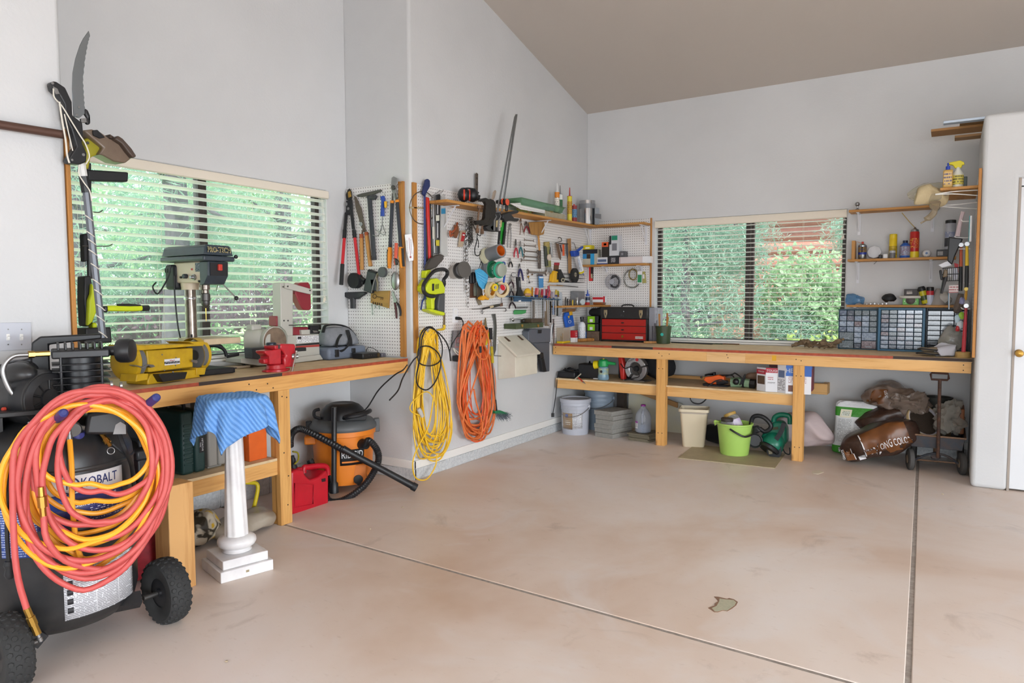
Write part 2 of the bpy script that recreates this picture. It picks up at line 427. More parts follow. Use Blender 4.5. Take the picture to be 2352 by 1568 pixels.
def blind(label,fr,u0,u1,v0,v1,pitch,tilt,vh,cords,tassel):
 r=thing('window_blind',label,'blind','slatted window blinds')
 mk('valance',MB().poly(Fr(fr.P(0,0,0),fr.N,fr.U),[(.0,v1-vh),(.018,v1-vh+.006),(.018,v1-.012),(.012,v1),(-.05,v1),(-.05,v1-vh+.02),(0,v1-vh+.02)],u0-.005,u1+.005),CREAM,r,bevel=.002)
 base=None;z=v1-vh-.012;c,s=math.cos(tilt)*.025,math.sin(tilt)*.025;nc=-.04
 while z>v0+.045:
  if base is None:
  # bowed slat, room edge high
   q=[(nc-c,z-s),(nc-c*.4,z-s*.4+.0022),(nc+c*.4,z+s*.4+.0022),(nc+c,z+s)]
   m=MB();m.quadstrip([[fr.P(u,b,a)for a,b in q]+[fr.P(u,b-.003,a)for a,b in q[::-1]]for u in(u0+.006,u1-.006)])
   base=mk('slat',m,SLATM,r,ang=50);z0=z
  else:
   o=base.copy();COL.objects.link(o);o.location=base.location+V((0,0,z-z0))
  z-=pitch
 mk('bottom_rail',MB().fbox(fr,u0+.006,u1-.006,v0+.016,v0+.034,nc-.024,nc+.024),SLATM,r,bevel=.003)
 for u in cords:
  for n in(nc-.026,nc+.026):
   mk('ladder_cord',MB().tube([fr.P(u,v1-vh,n),fr.P(u,v0+.02,n)],.0011,4),CREAM,r)
 if tassel:
  u,ve=tassel
  for k,dz in((0,0),(.012,.012)):
   p=[fr.P(u+k,v1-vh,.006),fr.P(u+k+.012,lerp(v1,ve,.4),.012),fr.P(u+k-.006,lerp(v1,ve,.75),.01),fr.P(u+k,ve+dz,.01)]
   mk('pull_cord',MB().tube(cat(p,6),.0012,4),CREAM,r)
   mk('tassel',MB().lathe([(.003,0),(.005,-.006),(.009,-.03),(.004,-.034)],fr.P(u+k,ve+dz,.01),(0,0,1),10),CREAM,r)
 return r
blind('white slatted blind with cream valance in window behind the drill press',WN,1.94,3.875,.985,2.222,.0525,RAD(14),.062,(2.07,2.53,3.2,3.72),(3.815,1.40))
blind('white slatted blind with cream valance in window above the long back workbench',BW,-2.65,-.828,.935,2.193,.0443,RAD(4),.075,(-2.57,-2.3,-2.05,-1.5,-1.2,-.93),(-.86,1.95))
# ================================================================== pegboards
def peg_mat(axis):
 m,t,b=nt('pegboard_'+axis);sx=nd(t,'ShaderNodeSeparateXYZ');t.links.new(nd(t,'ShaderNodeTexCoord').outputs['Object'],sx.inputs[0])
 d=None
 for o in(sx.outputs[axis.upper()],sx.outputs['Z']):
  q=mth(t,'SUBTRACT',mth(t,'FRACT',mth(t,'DIVIDE',o,.0254)),.5);q=mth(t,'MULTIPLY',q,q);d=q if d is None else mth(t,'ADD',d,q)
 h=mth(t,'LESS_THAN',d,.0225)
 b.inputs['Roughness'].default_value=.4
 t.links.new(mixc(t,h,0xe6e4e2,0x3a2a22),b.inputs['Base Color']);bumpn(t,b,mth(t,'SUBTRACT',1,h),.8,.006)
 return m
PEGY,PEGX=peg_mat('y'),peg_mat('x')
TRIMW=wood('trim_wood',0xb9803f,0x9c6730,'Z',False)
def pegboard(label,fr,mat,u0,u1,v0,v1,trims=(),splits=()):
 r=thing('pegboard',label,'pegboard','white pegboards')
 us=[u0]+list(splits)+[u1]
 for a,b in zip(us,us[1:]):mk('panel',MB().fbox(fr,a+.001,b-.001,v0,v1,.001,.012),mat,r,bevel=.0015,seg=1)
 for a,b in trims:mk('wood_strip',MB().fbox(fr,a,b,v0-.004,v1+.006,.001,.02),TRIMW,r,bevel=.002)
 return r
pegboard('white pegboard on the short wall beside the blinds, hung with loppers and shears',JW,PEGX,-4.108,-3.557,.952,2.268,[(-3.557,-3.507)])
pegboard('long white pegboard on the middle wall, crowded with hand tools',MW,PEGY,4.138,7.075,.984,2.257,[(4.098,4.138)],[4.52,5.74])
pegboard('white pegboard on the back wall behind the red drawer tool chest',BW,PEGX,-3.437,-2.703,.925,2.225,[(-2.703,-2.688)])
CW=Fr((.166,0,0),(0,-1,0),(-1,0,0))
pegboard('white pegboard seen edge-on at the side of the closet, full of hung tools',CW,PEGY,-7.05,-6.13,.955,2.31,[(-6.13,-6.095)])
NR=Fr((0,YN,0),(-1,0,0),(0,1,0))
pegboard('pegboard with wooden edge strip on the near side of the window bay',NR,PEGX,3.49,4.1,.95,2.17,[(3.452,3.49)])
# ================================================================== workbenches
PINE_Y=wood('bench_pine_y',0xdca661,0xc48b48,'Y')
PINE_X=wood('bench_pine_x',0xe0b070,0xca9452,'X')
PINE_Z=wood('bench_pine_z',0xdba660,0xc08846,'Z')
PLY=Mt(0xe6cfa8,.6,col2=0xcdb085,var=.0,vs=12,name='worn_plywood')
RED=Mt(0xb5502f,.6,col2=0x8d3a24,vs=25,name='red_edge');CHAR=Mt(0x3a2c26,.7,name='scorched_edge')
NAIL=Mt(0x2c2420,.6,.3,name='nail')
def nails(r,fr,pts):
 m=MB()
 for u,v,n in pts:
  mk('nail',MB().lathe([(.0045,0),(.0045,.0012)],fr.P(u,v,n),fr.N,8),NAIL,r,smooth=False)
FX=-3.448
r=thing('workbench','plywood-topped pine workbench under the left window carrying the drill press','workbench')
mk('worktop',MB().box((XW+.004,YN+.006,.915),(FX-.004,4.03,.944)),PLY,r,bevel=.002)
for a,b,mm in((YN+.006,2.30,RED),(2.30,2.86,CHAR),(2.86,4.03,RED)):mk('edge_strip',MB().box((FX-.004,a,.925),(FX,b,.9445)),mm,r)
mk('front_beam',MB().box((FX-.04,YN+.008,.838),(FX,3.985,.925)),PINE_Y,r,bevel=.002)
mk('end_block',MB().box((FX-.09,3.987,.838),(FX,4.03,.925)),PINE_Z,r,bevel=.002)
mk('back_ledger',MB().box((XW+.004,YN+.01,.838),(XW+.04,4.05,.915)),PINE_Y,r,bevel=.002)
mk('leg',MB().box((FX-.04,2.828,0),(FX,2.914,.838)),PINE_Z,r,bevel=.003)
mk('leg',MB().box((FX-.09,2.834,0),(FX-.042,2.91,.838)),PINE_Z,r,bevel=.003)
mk('shelf_board',MB().box((XW+.03,1.75,.405),(FX-.02,2.825,.421)),PLY,r,bevel=.001)
mk('shelf_beam',MB().box((FX-.058,1.75,.318),(FX-.02,2.826,.405)),PINE_Y,r,bevel=.002)
nails(r,SX,[(y,z,FX)for y,z in((2.62,.9),(2.67,.862),(2.75,.89),(2.79,.86),(2.855,.8),(2.89,.79),(2.86,.45),(2.89,.3),(2.88,.12))])
one('timber_stub',MB().box((-3.2,1.878,0),(-3.08,2.008,.518)),wood('stub_pine',0xd6a468,0xb98347,'Z',False),'short upright pine post with chipped face behind the compressor wheel','post',bevel=.004)
r=thing('workbench','long pine workbench along the back wall under the right window','workbench')
FY=6.27
mk('worktop',MB().box((XM+.014,FY+.004,.9),(.155,YB-.014,.9275)),PLY,r,bevel=.002)
for a,b,mm in((XM+.02,-2.78,RED),(-2.78,-2.36,CHAR),(-2.36,-.37,RED),(-.37,.155,CHAR)):mk('edge_strip',MB().box((a,FY,.906),(b,FY+.004,.928)),mm,r)
mk('front_beam',MB().box((XM+.02,FY,.817),(-1.85,FY+.04,.902)),PINE_X,r,bevel=.002)
mk('front_beam',MB().box((-1.85,FY-.0,.817),(-1.51,FY+.04,.902)),wood('pale_pine_x',0xe3b982,0xcf9f66,'X'),r,bevel=.002)
mk('front_beam',MB().box((-1.51,FY,.817),(.15,FY+.04,.902)),PINE_X,r,bevel=.002)
for x in(-2.326,-1.112):
 mk('leg',MB().box((x,FY+.004,0),(x+.087,FY+.043,.818)),PINE_Z,r,bevel=.003)
 mk('leg',MB().box((x+.012,FY+.045,0),(x+.087,FY+.085,.818)),PINE_Z,r,bevel=.003)
mk('shelf_board',MB().box((XM+.03,FY+.045,.556),(-1.04,6.93,.571)),PLY,r,bevel=.001)
for a,b in((XM+.03,-2.33),(-2.235,-1.115)):mk('shelf_beam',MB().box((a,FY+.045,.468),(b,FY+.083,.556)),PINE_X,r,bevel=.002)
mk('wall_ledger',MB().box((-2.9,6.93,.50),(-.93,6.97,.60)),PINE_X,r,bevel=.002)
mk('wall_ledger',MB().box((-.975,6.97,.50),(-.93,YB-.002,.60)),PINE_X,r,bevel=.002)
nails(r,BW,[(x,z,YB-FY+.0)for x,z in((-2.30,.875),(-2.27,.85),(-2.2,.87),(-1.66,.86),(-1.67,.885),(-1.09,.87),(-1.05,.86),(.1,.88),(.1,.84),(-3.4,.89),(-3.4,.84))]+[(x+.025+dx,z,YB-FY-.004)for x in(-2.326,-1.112)for dx in(0,.038)for z in(.73,.12)])
one('support_beam_stain',MB().box((-1.285,FY-.0006,.85),(-1.25,FY+.001,.895)),Mt(0xd9a51c,.6),'small yellow paint splotch on the front beam of the back workbench','paint mark')
# ================================================================== shared finishes
BLK=Mt(0x1b1c1f,.42,name='black_plastic');BLKM=Mt(0x17181b,.6,name='matt_black');RUB=Mt(0x2a2a2a,.8,name='rubber')
STEEL=Mt(0x9a9a9a,.35,.9,name='steel');CHROME=Mt(0xc9c9c9,.18,1,name='chrome');DSTEEL=Mt(0x5c5a58,.45,.8,name='dark_steel')
BRASS=Mt(0xb9934a,.3,1,name='brass_fitting');RUSTY=Mt(0x6d5a4c,.6,.6,col2=0x8a6a52,vs=60,name='rusty_steel')
LAB=Mt(0xe8e8ea,.5,name='label_white');INK=Mt(0x26262a,.6,name='ink');NAVY=Mt(0x24356f,.45,name='navy_print')
def FXp(x):return Fr((x,0,0),(0,1,0),(1,0,0))
def FYp(y):return Fr((0,y,0),(1,0,0),(0,-1,0))
def FZp(z):return Fr((0,0,z),(1,0,0),(0,0,1),(0,1,0))
def printm(base,ink,pitch=.008,duty=.5,dens=.45,fine=140):
 """rows of fine print on a label"""
 key=('print',base,ink,pitch,duty,dens,fine)
 if key in MATS:return MATS[key]
 m,t,b=nt('fine_print');tc=nd(t,'ShaderNodeTexCoord').outputs['Object'];sx=nd(t,'ShaderNodeSeparateXYZ');t.links.new(tc,sx.inputs[0])
 z=mth(t,'DIVIDE',sx.outputs['Z'],pitch);row=mth(t,'LESS_THAN',mth(t,'FRACT',z),duty)
 cb=nd(t,'ShaderNodeCombineXYZ');t.links.new(mth(t,'MULTIPLY',mth(t,'ADD',sx.outputs['X'],sx.outputs['Y']),fine),cb.inputs[0]);t.links.new(mth(t,'MULTIPLY',mth(t,'FLOOR',z),3.7),cb.inputs[1])
 n=noisen(t,cb.outputs[0],1,2);f=mth(t,'MULTIPLY',row,mth(t,'GREATER_THAN',n,dens))
 t.links.new(mixc(t,mth(t,'MULTIPLY',f,.8),base,ink),b.inputs['Base Color']);b.inputs['Roughness'].default_value=.5
 MATS[key]=m;return m
def wheel(parent,c,axis,R,w,hub,tyre=RUB,knobs=True,rim=BLK):
 """pneumatic wheel: knobbly tyre, rim, axle boss, bolts"""
 c=V(c);ax=V(axis).normalized();k=w/2
 t=mk('tyre',MB().lathe([(hub,-k*.75),(R*.86,-k),(R*.95,-k*.8),(R*.985,-k*.3),(R*.985,k*.3),(R*.95,k*.8),(R*.86,k),(hub,k*.75)],c,ax,36,cap=False),tyre,parent,solid=.004)
 if knobs:
  e1=ax.orthogonal().normalized();e2=ax.cross(e1);m=MB();n=26
  for row,(off,rr,sz)in enumerate(((-.78,.95,.9),(-.28,.985,1),(.28,.985,1),(.78,.95,.9))):
   for i in range(n):
    a=2*math.pi*(i+.5*(row%2))/n;d=e1*math.cos(a)+e2*math.sin(a);tt=ax.cross(d)
    p=c+d*(R*rr)+ax*(off*k);s=R*.085*sz
    nn=(d+ax*(off*.55)).normalized();q=ax-nn*ax.dot(nn);q.normalize()
    rg=[]
    for h,g in((-.004,1.1),(R*.035,.78)):
     rg.append([p+nn*h+(tt*math.cos(b)*1.05+q*math.sin(b))*s*g for b in(2*math.pi*j/6 for j in range(6))])
    m.quadstrip(rg)
  mk('tread',m,tyre,t,smooth=False)['kind']='stuff'
 h=mk('hub',MB().lathe([(hub*1.02,-k*.7),(hub*.9,-k*.45),(hub*.35,-k*.35),(hub*.3,-k*.9),(hub*.16,-k*.95),(hub*.16,k*.9),(hub*.3,k*.8),(hub*.35,k*.35),(hub*.9,k*.45),(hub*1.02,k*.7)],c,ax,24),rim,parent)
 e1=ax.orthogonal().normalized();e2=ax.cross(e1)
 for i in range(4):
  a=i*math.pi/2+.4;mk('bolt',MB().lathe([(.007,0),(.007,.008)],c-ax*(k*.42)+(e1*math.cos(a)+e2*math.sin(a))*hub*.62,-ax,6),CHROME,h)
 return t
 # ================================================================== air compressor with hoses
TC=V((-3.085,1.40,0));NN=V((.912,-.41,0)).normalized();UU=V((-NN.y,NN.x,0));TR=.285
TF=Fr(TC,UU,NN)
r=thing('air_compressor','black upright air compressor with knobbly wheels and coiled hoses hung on it','air compressor')
TANK=Mt(0x1d1e21,.38,col2=0x3a3836,var=.1,vs=6,name='tank_black')
def tp(th,z,rr=TR):return TC+NN*(math.cos(th)*rr)+UU*(math.sin(th)*rr)+V((0,0,z))
tk=mk('tank',MB().lathe([(.10,.09),(.19,.095),(.24,.115),(.272,.15),(.285,.2),(.285,.745),(.28,.79),(.262,.835),(.225,.875),(.17,.905),(.10,.925),(.03,.93)],TC,(0,0,1),56),TANK,r,ang=60)
mk('weld_band',MB().lathe([(.286,.738),(.2885,.742),(.2885,.75),(.286,.754)],TC,(0,0,1),56,cap=False),TANK,tk)
def cpatch(name,a0,a1,z0,z1,mat,lift=.0015,par=tk):
 return mk(name,MB().grid(lambda u,v:tp(RAD(lerp(a0,a1,u)),lerp(z0,z1,v),TR+lift),16,1),mat,par,solid=.0006)
def ctext(s,a,z,size,mat,lift=.0025,width=None,bold=0):
 text(tk,s,TF,0,z,0,size,mat,width=width,fn=lambda u,v:tp(RAD(a)+u/TR,v,TR+lift))
cpatch('brand_label',-14,52,.66,.728,LAB)
cpatch('capacity_label',-14,52,.535,.659,Mt(0x2b2f66,.45))
cpatch('capacity_stripe',-14,10,.60,.659,Mt(0x3957a8,.45),.002)
ctext('KOBALT',31,.694,.052,NAVY,width=.145);ctext('KOBALT',31.2,.6945,.052,NAVY,width=.145)
m=MB();q=[tp(RAD(9)+.03*math.cos(t)/TR,.692+.03*math.sin(t),TR+.003)for t in(2*math.pi*i/24 for i in range(24))]
m.tube(q,.003,6,closed=True);mk('emblem',m,NAVY,tk);ctext('K',9,.692,.045,NAVY)
ctext('30 Gallon',14,.615,.03,LAB);ctext('2.0 HP',40,.63,.016,LAB)
cpatch('print_rows',22,50,.545,.6,printm(0x2b2f66,0xd8d8e8,.009,.4,.5),.002)
cpatch('rating_label',-38,-13,.44,.665,printm(0x3452a0,0xc8d4f0,.009,.45,.42))
cpatch('rating_header',-38,-13,.62,.665,NAVY,.002)
cpatch('barcode_label',-66,-52,.52,.68,printm(0xe8e8ea,0x303040,.02,.6,.4))
cpatch('warning_label',2,62,.175,.37,printm(0xdcdce0,0x55555c,.0065,.45,.4))
cpatch('warning_header',2,22,.352,.372,Mt(0xe8a02a,.5),.0022)
for i in range(4):cpatch('hazard_symbol',4,8,.2+.035*i,.222+.035*i,INK,.0022)
for a in(24,43):cpatch('column_rule',a,a+.4,.18,.35,LAB,.0024)
cpatch('hazard_triangle',47,52,.335,.352,INK,.0024)
# base brackets and wheels
AX=V((0.04,1,0)).normalized()
for s,c in((1,V((-2.85,1.715,.135))),(-1,V((-2.83,1.10,.135)))):
 wheel(r,c,AX,.138,.088,.062)
 mk('axle',MB().cyl(c-AX*.1*s,c+AX*.045,.011,seg=10),DSTEEL,r)
for s in(1,-1):
 a=tp(RAD(40*s),.15,.2);b=V((-2.85,1.60,.14))if s>0 else V((-2.83,1.2,.14))
 d=(b-a);mk('axle_bracket',MB().tube([a,b],.036,4,up=(0,0,1),flat=1.0),BLK,r,smooth=False)
for a in(150,210):mk('foot',MB().cyl(tp(RAD(a),0,.18),tp(RAD(a),.12,.18),.03,.035,12),RUB,r)
# deck, pump, guard, motor
dz=.955
mk('deck',MB().fbox(TF,-.27,.27,dz,dz+.02,-.15,.17),BLK,r,bevel=.004)
mk('deck_leg',MB().fbox(TF,-.2,-.16,.85,dz,-.1,.1).fbox(TF,.16,.2,.85,dz,-.1,.1),BLK,r)
pu0,pu1=.005,.205
for i in range(5):mk('cooling_fin',MB().fbox(TF,pu0,pu1,1.03+.026*i,1.035+.026*i,-.08,.1),BLK,r,bevel=.002)
mk('cylinder',MB().lathe([(.07,1.0),(.07,1.165)],TF.P(.105,0,.01),(0,0,1),20),BLK,r)
mk('crankcase',MB().fbox(TF,.02,.19,dz+.02,1.03,-.07,.09),BLK,r,bevel=.008)
for u in(pu0+.03,pu1-.03):mk('tie_rod',MB().cyl(TF.P(u,1.0,.094),TF.P(u,1.18,.094),.006,seg=8),BLK,r)
hd=mk('cylinder_head',MB().fbox(TF,pu0,pu1,1.162,1.195,-.08,.1),BLK,r,bevel=.006)
for i in range(7):mk('head_fin',MB().fbox(TF,.025+.025*i,.033+.025*i,1.195,1.222,-.075,.085),BLK,hd,bevel=.002)
mk('air_filter',MB().lathe([(.02,-.05),(.02,0),(.045,.002),(.05,.012),(.05,.045),(.046,.058),(.02,.064)],TF.P(.235,1.185,.08),UU*.9+NN*.45,24),BLK,r,bevel=.002)
mk('outlet_fitting',MB().cyl(TF.P(0,1.185,.09),TF.P(-.05,1.185,.1),.011,seg=6).cyl(TF.P(-.05,1.185,.1),TF.P(-.07,1.185,.105),.014,seg=6),BRASS,r)
mk('outlet_pipe',MB().tube(cat([TF.P(-.06,1.185,.1),TF.P(-.12,1.18,.115),TF.P(-.15,1.13,.12),TF.P(-.13,1.05,.12),TF.P(-.09,.99,.12),TF.P(-.07,.9,.12)],8),.009,10),STEEL,r)
mk('belt_guard',MB().poly(TF,[(-.075,.99),(.0,1.0),(.0,1.21),(.19,1.228),(.19,1.25),(-.03,1.245),(-.06,1.22)],-.12,-.085).poly(TF,[(-.42,1.0),(-.075,.99),(-.06,1.16),(-.2,1.13),(-.42,1.08)],-.12,-.085),BLK,r,bevel=.006)
MC=TF.at(62,912,.0);MA=(UU*.6+NN*.8).normalized()
mo=mk('motor',MB().lathe([(.04,-.19),(.1,-.185),(.11,-.17),(.11,.09),(.105,.12),(.07,.125),(.03,.128)],MC,MA,36),TANK,r)
mk('end_bell',MB().lathe([(.111,.05),(.115,.055),(.115,.095),(.1,.125),(.075,.134),(.072,.118),(.04,.116),(.038,.138),(.01,.142)],MC,MA,36),BLK,mo)
for i in range(10):
 a=2*math.pi*i/10;e1=V((0,0,1));e2=MA.cross(e1);d=e1*math.cos(a)+e2*math.sin(a)
 mk('vent_rib',MB().cyl(MC+MA*.128+d*.036,MC+MA*.128+d*.075,.004,seg=6),BLK,mo)
for k,off in((-1,-.10),(1,.03)):
 mm=Matrix((MA,MA.cross(V((0,0,1))),V((0,0,1)))).transposed()
 mk('capacitor_cover',MB().ball(MC+MA*off+V((0,0,.1))+MA.cross(V((0,0,1)))*.05*k,(.085,.05,.045),20,10,mm),TANK,mo)
e2=MA.cross(V((0,0,1)))
def mtp(th,a,l=.1115):return MC+MA*a+(e2*math.cos(th)+V((0,0,1))*math.sin(th))*l
mk('motor_label',MB().grid(lambda u,v:mtp(RAD(lerp(-38,22,v)),lerp(-.1,-.005,u)),1,8),printm(0xdcdce6,0x44444c,.009,.4,.45),mo,solid=.0006)
mk('round_sticker',MB().grid(lambda u,v:mtp(RAD(lerp(-22,2,v)),lerp(-.16,-.13,u)),1,4),Mt(0x2fa36b,.5),mo,solid=.0006)
mk('reset_button',MB().lathe([(.008,0),(.008,.008),(.006,.012)],mtp(RAD(-15),.03,.112),e2,10),Mt(0xc8452f,.4),mo)
mk('motor_foot',MB().tube([MC-MA*.12-V((0,0,.11)),MC+MA*.08-V((0,0,.11))],.02,4),STEEL,mo)
# controls in front of the dome
sw=mk('pressure_switch',MB().poly(TF,[(.10,.875),(.245,.86),(.25,.945),(.235,.965),(.115,.955)],.16,.25),BLK,r,bevel=.012,seg=3)
mk('switch_knob',MB().lathe([(.022,0),(.02,.012),(.006,.016)],TF.P(.19,.955,.215),(0,0,1),16),Mt(0xd2503c,.4),sw)
mk('switch_plate',MB().poly(TF,[(.195,.868),(.24,.864),(.24,.90),(.222,.915),(.205,.905)],.25,.253),Mt(0x8e8e8e,.5),sw)
mk('pressure_gauge',MB().lathe([(.028,0),(.03,.004),(.03,.03),(.026,.034),(.002,.034)],TF.P(.06,.90,.2),NN+UU*.15+V((0,0,-.15)),24),DSTEEL,r)
mk('regulator',MB().cyl(TF.P(.05,.90,.17),TF.P(.14,.88,.19),.014,seg=10),STEEL,r)
mk('filter_bowl',MB().lathe([(.028,0),(.027,-.06),(.02,-.08),(.008,-.084)],TF.P(.075,.88,.2),(0,0,1),18),clear('blue_bowl',0x6a70c0,.55,.2,0x4a4f9a),r)
mk('quick_coupler',MB().lathe([(.009,-.02),(.009,.01),(.013,.012),(.013,.03),(.008,.032),(.008,.045)],TF.P(.165,.857,.23),(UU*.4+NN*.5+V((0,0,-.7))),12),BRASS,r)
mk('pull_ring',MB().tube([TF.P(.185+.013*math.cos(a),.805+.013*math.sin(a),.262)for a in(i*math.pi/8 for i in range(16))],.0016,6,closed=True),STEEL,r)
mk('riser',MB().lathe([(.022,.90),(.022,.915),(.012,.92),(.01,.96)],TF.P(.14,-.06,.17),(0,0,1),14),BLKM,r)
mk('switch_cable',MB().tube(cat([TF.P(.215,.87,.235),TF.P(.235,.8,.26),TF.P(.262,.72,.17),TF.P(.272,.62,.13)],8),.0085,8),BLKM,r)
mk('drain_line',MB().tube(cat([TF.P(.19,.83,.25),TF.P(.225,.79,.24),TF.P(.25,.76,.21)],6),.005,6),BLKM,r)
BLUEH=Mt(0x2a3170,.45,name='navy_grip')
for(x0,y0),(x1,y1)in(((110,982),(147,947)),((303,957),(361,911))):
 a,b=TF.at(x0,y0,.2),TF.at(x1,y1,.48)
 ha=mk('handle_bar',MB().tube(cat([TF.P(TF.px(x0,y0,.1)[0],.90,.02),a,b-(b-a)*.05],5),.011,10),BLK,r)
 mk('grip',MB().tube([a,a+(b-a)*.06,a+(b-a)*.93,a+(b-a)*.98,b],[.014,.017,.0165,.015,.009],16),BLUEH,ha)
 # hoses: loops hung over the two grips
def loops(lst,nbase,start=None,end=None,seed=1):
 R=random.Random(seed);pts=[];N=22
 for i in range(len(lst)):
  nx=lst[min(i+1,len(lst)-1)]
  for k in range(N if i+1<len(lst)else int(N*.8)):
   t=k/N;g=[lerp(lst[i][j],nx[j],t)for j in range(5)]
   a=math.pi*.5-2*math.pi*t
   cx,cy=(g[0]+g[1])/2,(g[2]+g[3])/2;rx,ry=(g[1]-g[0])/2,(g[3]-g[2])/2
   x=cx+rx*math.cos(a);y=cy+ry*math.sin(a)
   x+=(y-cy)*-.10*(1 if y>cy else .6)
   pts.append(TF.at(x+R.uniform(-3,3),y+R.uniform(-3,3),nbase+g[4]+R.uniform(-.004,.004)))
 p=[TF.at(*q)for q in(start or[])]+pts+[TF.at(*q)for q in(end or[])]
 return cat(p,3)
REDH=Mt(0xb84644,.5,col2=0xc65a55,vs=9,name='red_rubber_hose')
YELH=Mt(0xf2a01e,.42,col2=0xf5ab2c,vs=9,name='yellow_hose')
h=thing('air_hose','thick red rubber air hose coiled over the compressor handles','hose')
L=[(110,372,884,1306,.055),(38,388,892,1352,.05),(85,350,902,1205,.03),(30,380,908,1318,.06),(100,392,890,1240,.045),(150,345,948,1128,.06),(34,402,884,1330,.04),(165,335,955,1200,.068),(80,395,886,1262,.058),(28,385,895,1290,.07)]
mk('hose',MB().tube(loops(L,.345,start=[(100,1185,.42),(108,1240,.43),(150,1288,.42)],end=[(32,1240,.43),(42,1330,.44),(62,1400,.44)],seed=3),.0108,10),REDH,h)
m=MB();a,b=TF.at(61,1396,.44),TF.at(94,1472,.44)
m.tube([a,lerp(a,b,.25),lerp(a,b,.26),lerp(a,b,.5),lerp(a,b,.51),lerp(a,b,.78)],[.012,.012,.015,.015,.012,.013],8);mk('end_fitting',m,BRASS,h)
mk('plug_tip',MB().tube([lerp(a,b,.78),lerp(a,b,.88),lerp(a,b,.89),b],[.007,.007,.009,.008],10),STEEL,h)
a,b=TF.at(100,1190,.42),TF.at(94,1118,.42)
mk('end_fitting',MB().tube([a,lerp(a,b,.35),lerp(a,b,.36),lerp(a,b,.7),lerp(a,b,.71),b],[.011,.011,.016,.016,.011,.010],8),BRASS,h)
for x,y in((256,877),(278,880)):mk('hose_clamp',MB().lathe([(.0125,-.004),(.0125,.004)],TF.at(x,y+5,.40),UU,12),STEEL,h)
h=thing('air_hose','glossy yellow-orange air hose coiled behind the red hose','hose')
L=[(-10,362,922,1318,-.03),(60,352,926,1228,-.05),(96,340,932,1112,.05),(70,358,930,1282,-.06),(110,346,938,1150,-.03),(-25,370,924,1305,.05),(92,338,942,1200,-.05),(75,350,935,1236,.04),(-20,356,928,1260,.05),(100,344,940,1176,-.06),(50,365,922,1250,-.02)]
mk('hose',MB().tube(loops(L,.36,start=[(160,1010,.27),(165,1080,.32),(166,1160,.33),(176,1250,.33),(190,1300,.33)],seed=5),.0095,8),YELH,h)
a,b=TF.at(160,1012,.27),TF.at(159,985,.26);mk('end_fitting',MB().tube([a,lerp(a,b,.5),lerp(a,b,.51),b],[.0095,.0095,.007,.007],10),STEEL,h)
pc=one('power_cord',MB().tube(cat([TF.at(25,1050,.34),TF.at(18,1130,.38),TF.at(16,1220,.39),TF.at(20,1290,.39)],6),.0075,8),BLKM,'black power cord hanging at the left edge of the compressor','cord')
mk('plug',MB().tube([TF.at(20,1288,.39),TF.at(20,1297,.39),TF.at(21,1305,.39),TF.at(22,1318,.39),TF.at(23,1328,.39)],[.012,.017,.012,.017,.01],10),BLKM,pc)
# ================================================================== helpers for traced things
ZT=[0,0,1]
def zoom(ox,oy,s):ZT[:]=[ox,oy,s]
def z(*pts):return[(p[0]/ZT[2]+ZT[0],p[1]/ZT[2]+ZT[1])+tuple(p[2:])for p in pts]
def H(name,label,cat_,fr,*parts,group=None):
 """a thing hung on (or standing before) a frame; each part a traced plate 'p', rounded plate 'b', rod 't', closed ring 'o' or ball 's'"""
 solo=len(parts)==1;r=None if solo else thing(name,label,cat_,group);last=None
 for q in parts:
  nm,kind=q[0],q[1];par=r
  if nm[0]=='>':nm=nm[1:];par=last
  if solo:nm=name
  if kind in 'pb':
   pts,n0,n1,mat=q[2:6];o=mk(nm,MB().px(fr,pts,n0,n1),mat,par,bevel=.0012 if kind=='p' else min(.008,abs(n1-n0)*.4),seg=1 if kind=='p' else 3)
  elif kind in 'tl':
   pts,rad,mat=q[2:5];P=[fr.at(p[0],p[1],p[2]if len(p)>2 else .02)for p in pts]
   if kind=='t' and len(P)>2:
    n_=5;P2=cat(P,n_)
    if isinstance(rad,(list,tuple)):rad=[lerp(rad[min(i//n_,len(rad)-1)],rad[min(i//n_+1,len(rad)-1)],(i%n_)/n_)for i in range(len(P2))]
    P=P2
   o=mk(nm,MB().tube(P,rad,q[5]if len(q)>5 else 8),mat,par)
  elif kind=='o':
   pts,rad,mat=q[2:5];P=cat([fr.at(p[0],p[1],p[2]if len(p)>2 else .02)for p in pts],4,True);o=mk(nm,MB().tube(P,rad,6,closed=True),mat,par)
  elif kind=='s':
   (x,y,n),rad,mat=q[2:5];o=mk(nm,MB().ball(fr.at(x,y,n),rad),mat,par)
  elif kind=='c':
   (x,y),rp,n0,n1,mat=q[2:7];a=fr.px(x,y,n1);b=fr.px(x+rp,y,n1);rr=abs(b[0]-a[0])if len(q)<8 else q[7]
   o=mk(nm,MB().lathe([(rr,n0),(rr,n1)],fr.P(a[0],a[1],0),fr.N,24),mat,par,bevel=.001,seg=1)
  if not(q[0][0]=='>'):last=o
 if solo:tag(o,label,cat_,group)
 return r if not solo else o
def rct(x0,y0,x1,y1):return[(x0,y0),(x1,y0),(x1,y1),(x0,y1)]
def bx(name,label,cat_,lo,hi,mat,bevel=.004,group=None,**k):return one(name,MB().box(lo,hi),mat,label,cat_,group,bevel=bevel,**k)
